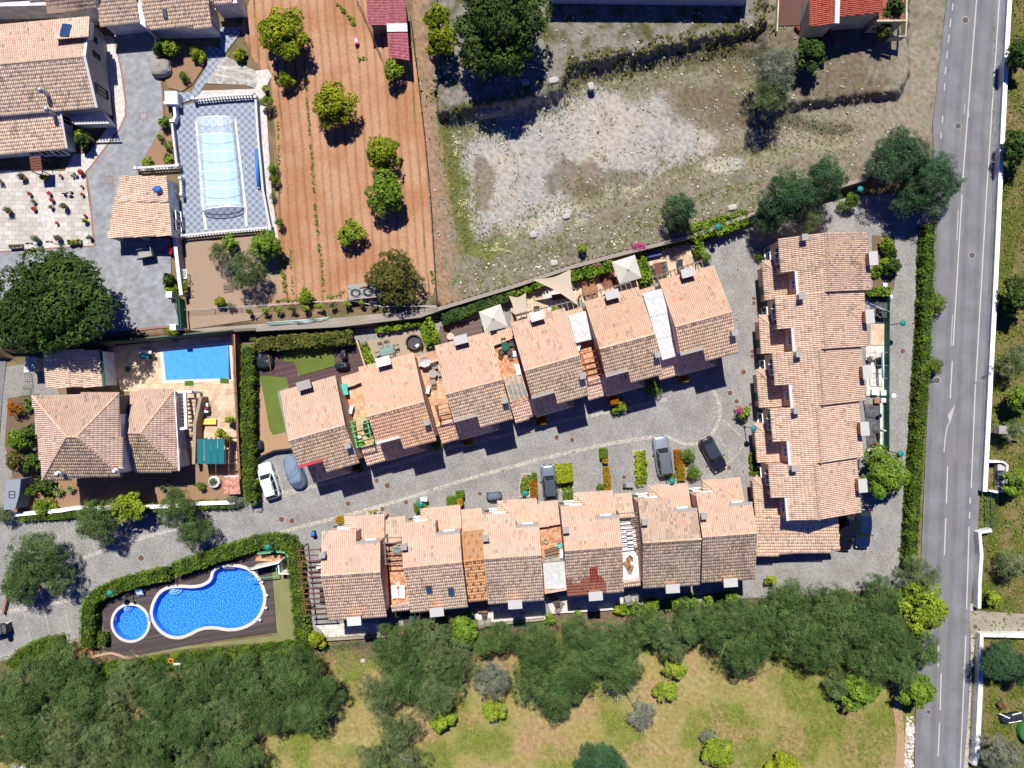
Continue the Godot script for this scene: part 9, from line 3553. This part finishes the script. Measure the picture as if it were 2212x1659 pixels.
	for e in [[33,880,19,2.0,"rust","dark red-brown clipped bush at the villa entrance"],[42,950,24,2.4,"green","dark green fruit tree bush west of the villa"],[70,935,20,2.2,"dark","dark bush against the west side of the villa"],[40,995,24,2.6,"amber","amber leaved bush west of the villa"],[72,1000,20,2.2,"dark","dark green bush at the villa's south-west corner"],[95,1048,22,1.6,"dark","dark bush south of the villa chimney"],[62,1060,16,1.4,"box","green bush beside the grey shelter"],[200,1090,13,1.0,"citrus","small yellow-green bush inside the white wall"],[95,1095,26,1.4,"ivy","spreading bush inside the western white wall"],[500,907,9,1.6,"lime","lime climber on the orange wall by the lounger"],[478,936,10,2.4,"citrus","yellow vine on the corner of the teal shade"],[493,952,10,2.2,"citrus","yellow vine beside the teal shade"],[435,1050,12,1.0,"box","green shrub south of the villa wing"],[508,1078,20,1.3,"grey","grey shrub at the corner of the white wall and hedge"],[12,1110,22,2.4,"olive","bare twiggy shrub by the meter shelter"]]:
		shrub(e[0],e[1],e[2],e[3],e[4],e[5],"garden bushes of the hipped roof villa")
	for e in [[126,1060,16,"pale green agave, western of two south of the villa",Color(0.20,0.25,0.07)],[152,1056,13,"pale green agave, eastern of two south of the villa",Color(0.22,0.26,0.09)],[76,965,11,"grey-green spiky plant at the west wall of the villa",Color(0.26,0.28,0.17)],[351,1055,9,"spiky plant in the shade of the villa wing",Color(0.07,0.13,0.05)],[61,882,12,"spiky palm-like plant at the villa entrance, lower",Color(0.08,0.17,0.02)],[58,866,11,"spiky palm-like plant at the villa entrance, upper",Color(0.08,0.17,0.02)],[362,1040,10,"spiky plant at the edge of the villa shadow",Color(0.17,0.2,0.06)]]:
		spiky(e[0],e[1],e[2],0.03,e[3],e[4])
	for e in [[1915,530,16,1.6,"ivy","broad leaved plant at the north of the eastern garden"],[1908,570,15,1.5,"lime","pale leaved plant in the eastern garden"],[1925,575,18,1.8,"dark","dark shrub along the lane in the eastern garden"],[1893,590,13,0.5,"green","patch of low green plants in the eastern garden"],[1920,545,14,1.4,"dark","dark shrub behind the broad leaved plant"]]:
		shrub(e[0],e[1],e[2],e[3],e[4],e[5],"plants of the first eastern garden")
	T(2,1)
	for e in [[1526,557,12,1.5,"box","bush at the corner of the grey pergola and the cobbles"],[1640,555,9,1.0,"box","potted bush by the northern porch"],[1258,536,9,1.5,"lime","upright young tree on the slope above the sand sail"],[1242,655,9,1.2,"ivy","climber at the foot of the sail post"],[1200,665,6,1.0,"lime","small pot plant under the grey pergola"]]:shrub(e[0],e[1],e[2],e[3],e[4],e[5])
	for e in [[1664,1252,12,1.6,"lime","thin lime bush on the cobbled yard edge"],[1190,1290,7,0.9,"lime","small bush at the yard of the lean-to"],[1189,1338,12,1.2,"ivy","bush between the two yards of the lower row"],[1336,1316,10,1.2,"citrus","yellow bush at the yard of the red patched house"],[1250,1322,8,0.6,"lime","low lime bush below the low white yard edge"],[1400,1325,18,1.0,"citrus","golden bush at the fence of the fifth lower house"],[858,1325,7,1.4,"citrus","yellow plant in the gap below the white loungers"],[785,1395,0,0,"",""]]:
		if e[2]>0:shrub(e[0],e[1],e[2],e[3],e[4],e[5],"small bushes of the southern yards")
	ground_cover()
func block(e:Array)->void:  # a bush clipped to a box:u,v,width,depth,height
	var h:float=e[4]
	var c:=p(e[0],e[1],h)
	var o:=thing("clipped_bush",e[6],"bush",Vector3(c.x,0,c.z),"bushes clipped to blocks")
	rng.seed=int(e[0]*3+e[1])
	var b:=Basis(UP,0.06)
	var s:=ns()
	box(s,Vector3(c.x,h*0.5,c.z),Vector3(e[2]*0.84,h*0.92,e[3]*0.84),b)
	put(s,"branches",M.hedge_core,o)
	for i in int((e[2]*e[3]+2.0*h*(e[2]+e[3]))*95):
		var q:=Vector3(rng.randf_range(-0.5,0.5),rng.randf_range(-0.5,0.5),rng.randf_range(-0.5,0.5))
		var ax:=rng.randi() % 5
		if ax<2:q.y=0.5
		elif ax==2:q.x=signf(q.x)*0.5
		else:q.z=signf(q.z)*0.5
		add_leaf(e[5],Vector3(c.x,h*0.5,c.z)+b*(q*Vector3(e[2],h,e[3]))+UP*rng.randf_range(-0.04,0.05),0.45+rng.randf_range(-0.4,0.45),0.85)
	flush_leaves(o,"foliage",e[5])
func make_blade()->ArrayMesh:
	rng.seed=4
	O=Vector3.ZERO
	var s:=ns()
	for i in 9:
		var a:=rng.randf()*TAU
		var d:=Vector3(cos(a),0,sin(a))
		var side:=Vector3(-d.z,0,d.x)*0.018
		var tip:=d*rng.randf_range(0.06,0.2)+UP*rng.randf_range(0.12,0.26)
		tri(s,d*0.02-side,d*0.02+side,tip)
	s.generate_normals()
	return s.commit()
func make_stone()->ArrayMesh:
	O=Vector3.ZERO
	var s:=ns()
	var top:=Vector3(0.02,0.36,0.0)
	for i in 6:
		var a:=TAU*i/6
		var b:=TAU*(i+1)/6
		var f:=func(t:float,r:float,y:float)->Vector3:return Vector3(cos(t)*r*(0.8+0.2*sin(t*3.0)),y,sin(t)*r*0.8)
		quad(s,f.call(a,0.5,-0.1),f.call(b,0.5,-0.1),f.call(b,0.38,0.27),f.call(a,0.38,0.27))
		tri(s,f.call(a,0.38,0.27),f.call(b,0.38,0.27),top)
	s.generate_normals()
	return s.commit()
func scatter(called:String,label:String,cat:String,mesh:Mesh,m:Material,poly:PackedVector2Array,n:int,sd:int,mask:Callable,cols:Array,s0:float,s1:float,lift:=0.0)->void:
	rng.seed=sd
	O=Vector3.ZERO
	var lo:=poly[0]
	var hi:=poly[0]
	for q in poly:
		lo=lo.min(q)
		hi=hi.max(q)
	var xf:Array[Transform3D]=[]
	var cs:=PackedColorArray()
	for i in n:
		var q:=lo+Vector2(rng.randf(),rng.randf())*(hi-lo)
		if not Geometry2D.is_point_in_polygon(q,poly) or (mask as Callable).call(q)<rng.randf():continue
		var y:=ground_h(Vector3(q.x,0,q.y))+lift
		var k:=s0+(s1-s0)*pow(rng.randf(),2.5)
		xf.append(Transform3D(rnd_basis(0.3).scaled(Vector3.ONE*k),Vector3(q.x,y,q.y)))
		cs.append(vary((cols[0] as Color).lerp(cols[1],rng.randf()),0.2))
	var o:=multi(null,called,mesh,m,xf,cs)
	tag(o,label,cat)
func ground_cover()->void:
	blade_mesh=make_blade()
	stone_mesh=make_stone()
	var grass:=leaf_mat("grass blades",Color(0.12,0.14,0.04))
	var rock:Material=M.tile
	var meadow:=ds([-20,1420,640,1388,705,1372,1106,1345,1640,1300,1974,1270,1990,1300,1960,1450,1940,1690,-20,1690])
	var lot:=ds([905,170,918,300,940,620,955,660,1106,615,1231,573,1356,540,1496,505,1616,461,1700,432,1814,398,1990,372,1990,265,1950,210,1640,10,1000,10],N)
	var green:=func(q:Vector2)->float:
		var a:=n1.get_noise_2d(q.x*1.6,q.y*1.6)+n2.get_noise_2d(q.x*1.2,q.y*1.2)*0.5+smoothstep(20.0,46.0,q.x)*0.4
		return smoothstep(-0.1,0.4,a)
	var any:=func(q:Vector2)->float:return 0.55+n2.get_noise_2d(q.x*2.0,q.y*2.0)
	scatter("meadow_grass","green grass tufts of the dry meadow","grass",blade_mesh,grass,meadow,60000,1,green,[Color(0.15,0.21,0.03),Color(0.32,0.33,0.075)],0.5,1.3)
	scatter("dry_grass","straw coloured grass of the dry meadow","grass",blade_mesh,grass,meadow,60000,2,any,[Color(0.36,0.29,0.11),Color(0.50,0.41,0.19)],0.4,1.1)
	var weed:=func(q:Vector2)->float:
		var ed:=edge_dist(q,pit_poly)
		return smoothstep(0.05,0.5,n2.get_noise_2d(q.x*1.8,q.y*1.8)+n3.get_noise_2d(q.x*1.3,q.y*1.3)*0.5)*0.5+0.7*(1.0-smoothstep(0.0,2.6,absf(ed-1.2)))+(0.5 if q.x<-2 and ed>0.0 and ed<3.0 else 0.0)
	scatter("lot_weeds","weeds and tufts growing over the vacant lot","weeds",clump_small,grass,lot,52000,3,weed,[Color(0.10,0.125,0.025),Color(0.21,0.22,0.055)],0.5,1.5,0.04)
	var clf:=func(q:Vector2)->float:return (1.0-smoothstep(0.2,1.5,absf(edge_dist(q,cliff_poly)+n2.get_noise_2d(q.x*2.0,q.y*2.0)*1.6)))*(0.45 if q.x>6.0 else 0.07)
	scatter("cliff_scrub","dark scrub hanging along the rocky step of the lot","scrub",clump_broad,leafs("dark"),lot,60000,4,clf,[Color(0.05,0.065,0.012),Color(0.14,0.14,0.03)],0.4,1.2,0.1)
	var spot:=func(q:Vector2)->float:return smoothstep(0.1,0.5,n2.get_noise_2d(q.x*1.6+70.0,q.y*1.6))*0.5+0.12
	scatter("lot_stones","pale stones and rubble strewn over the vacant lot","rubble",stone_mesh,rock,lot,15000,5,spot,[Color(0.28,0.25,0.21),Color(0.50,0.47,0.42)],0.06,0.42)
	var low:=ds([1060,560,1260,490,1420,440,1560,400,1700,380,1850,350,1850,375,1700,425,1500,495,1360,535,1230,570,1110,612,1000,640,960,600],N)
	scatter("bank_stones","white stones on the slope above the boundary wall","rubble",stone_mesh,rock,low,9000,6,spot,[Color(0.36,0.33,0.28),Color(0.58,0.54,0.48)],0.07,0.42)
	scatter("bank_weeds","green weeds on the slope above the boundary wall","weeds",clump_small,grass,low,16000,16,any,[Color(0.09,0.14,0.02),Color(0.2,0.24,0.05)],0.5,1.6,0.05)
	var daisy:=func(q:Vector2)->float:return smoothstep(0.0,0.35,n2.get_noise_2d(q.x*2.6,q.y*2.6+30.0))
	T(1,0)
	var d1:=ps([1690,1180,1760,1180,1780,1350,1710,1340],N)
	T(1,1)
	var d2:=ps([1740,20,1850,60,1900,300,1830,350,1740,250],N)
	var d3:=ps([1960,440,2210,420,2210,530,1980,500],N)
	T(2,1)
	var d4:=ps([410,290,600,240,610,300,440,340],N)
	var k:=7
	for e in [[d1,"drift of white and yellow daisies at the top of the grassy pit edge"],[d2,"long drift of white daisies down the pit edge"],[d3,"drift of yellow daisies at the south-west of the pit"],[d4,"small drift of yellow daisies by the pale stones of the lot"]]:
		scatter("daisies",e[1],"flowers",stone_mesh,rock,e[0],800,k,daisy,[Color(0.70,0.55,0.06),Color(0.80,0.79,0.66)],0.05,0.13,0.2)
		k+=1
	T(1,0)
	var rows:=[[430,690,500,1659,"pale crops in the second row of the field"],[190,1060,210,1659,"crops in the first row beside the pool terrace"]]
	for e in rows:crop(ps([e[0],e[1],e[2],e[3]],N),e[4],0.75)
	T(1,1)
	crop(ps([505,110,545,400,590,860],N),"bigger leafy crops in the second row, southern part",0.95)
	crop(ps([205,460,240,740,255,860],N),"strong green crops in the first row, southern part",1.2)
	crop(ps([295,500,320,890],N),"thin crops in the row beside the first, southern part",0.7)
	crop(ps([60,945,350,930],N),"cabbages along the southern fence of the field",1.0)
	crop(ps([1525,640,1535,790],N),"leafy row at the fence near the pallet",1.1)
	crop(ps([760,860,700,900,590,905],N),"flowering plants near the field shelter",1.0)
	T(1,0)
	crop(ps([700,30,790,130,840,200,870,280],N),"blue-green cabbages along the hen run",1.4)
	crop(ps([890,520,985,490],N),"leafy tuft row below the toy car bed",1.2)
	for e in [[1,0,2025,940,2.1,1.0,1.1,"rock","huge pale boulder split from the rocky step of the lot",N-0.4],[0,0,1390,590,1.15,1.0,1.0,"rock","big dark boulder at the kerb of the drive",N],[2,1,470,210,0.45,0.3,0.35,"rock_pale","pale boulder on the southern rim of the pit",N],[2,1,185,365,0.45,0.4,0.35,"rock_pale","pale block in the flowers west of the slope",N],[2,1,365,610,0.45,0.35,0.3,"rock_pale","white boulder on the slope over the sand sail",N],[2,1,1910,130,0.55,0.35,0.35,"rock_pale","pale boulder near the lamp in the ivy",N],[2,0,360,690,0.6,0.4,0.4,"rock_pale","white block on top of the rocky step",N+1.2],[2,0,115,705,0.45,0.35,0.35,"rock_pale","smaller white block west of the one on the rocky step",N+1.2],[2,0,685,740,0.4,0.5,0.4,"rock_pale","upright white stone below the scrub of the rocky step",N],[1,3,920,742,0.3,0.25,0.2,"rock_pale","pale stone on the bare patch below the western yard",0.0]]:
		T(e[0],e[1])
		var q:=p(e[2],e[3],e[9]+0.3)
		q.y=e[9]
		var o:=thing("boulder",e[8],"boulder",q)
		var s:=ns()
		lump(s,q-UP*0.15,e[4],e[5],e[6],0.2,0.45,int(e[2]))
		put(s,"stone",M[e[7]],o)
	T(0,3)
	for e in [[150,1645,"white dumped slab at the bottom edge of the grove, western"],[225,1650,"white dumped slab at the bottom edge of the grove, eastern"]]:
		var o:=thing("slab",e[2],"slab",p(e[0],e[1]))
		var s:=ns()
		box(s,p(e[0],e[1])+UP*0.25,Vector3(0.95,0.5,0.6),Basis(UP,0.1))
		put(s,"block",M.concrete_pale,o)
	var vs:=ds([1958,1548,1974,1548,1972,1690,1952,1690])
	scatter("verge_rubble","pale rubble heaped along the road edge in the south","rubble",stone_mesh,rock,vs,1600,21,any,[Color(0.42,0.40,0.37),Color(0.60,0.57,0.52)],0.1,0.5)
	var sc:=ds([2165,-10,2150,380,2130,815,2112,1180,2098,1310,2090,1690,2240,1690,2240,-10])
	scatter("scrub_weeds","rough green weeds beyond the roadside wall","weeds",clump_small,grass,sc,26000,22,any,[Color(0.06,0.10,0.012),Color(0.2,0.22,0.04)],0.6,2.4,0.06)
	var wf:=ds([2140,30,2150,30,2146,515,2129,815,2116,1070,2112,1070,2124,815,2141,515])
	scatter("verge_weeds","weeds at the foot of the roadside wall","weeds",clump_small,grass,wf,5000,23,any,[Color(0.07,0.10,0.02),Color(0.2,0.2,0.06)],0.5,1.4,0.08)
func crop(line:PackedVector2Array,label:String,size:float)->void:
	var o:=thing("crop_row",label,"crop row",v3(line[0],N),"crop rows of the vegetable field")
	o.set_meta("kind","stuff")
	rng.seed=int(absf(line[0].x)*50+absf(line[0].y)*7)
	for e in along(line,0.22):
		if rng.randf()<0.3:continue
		for k in 3:add_leaf("green",v3(e[0],N+0.06+rng.randf()*0.15*size)+Vector3(rng.randf_range(-0.16,0.16),0,rng.randf_range(-0.12,0.12))*size,rng.randf(),0.55*size)
	flush_leaves(o,"leaves","green")
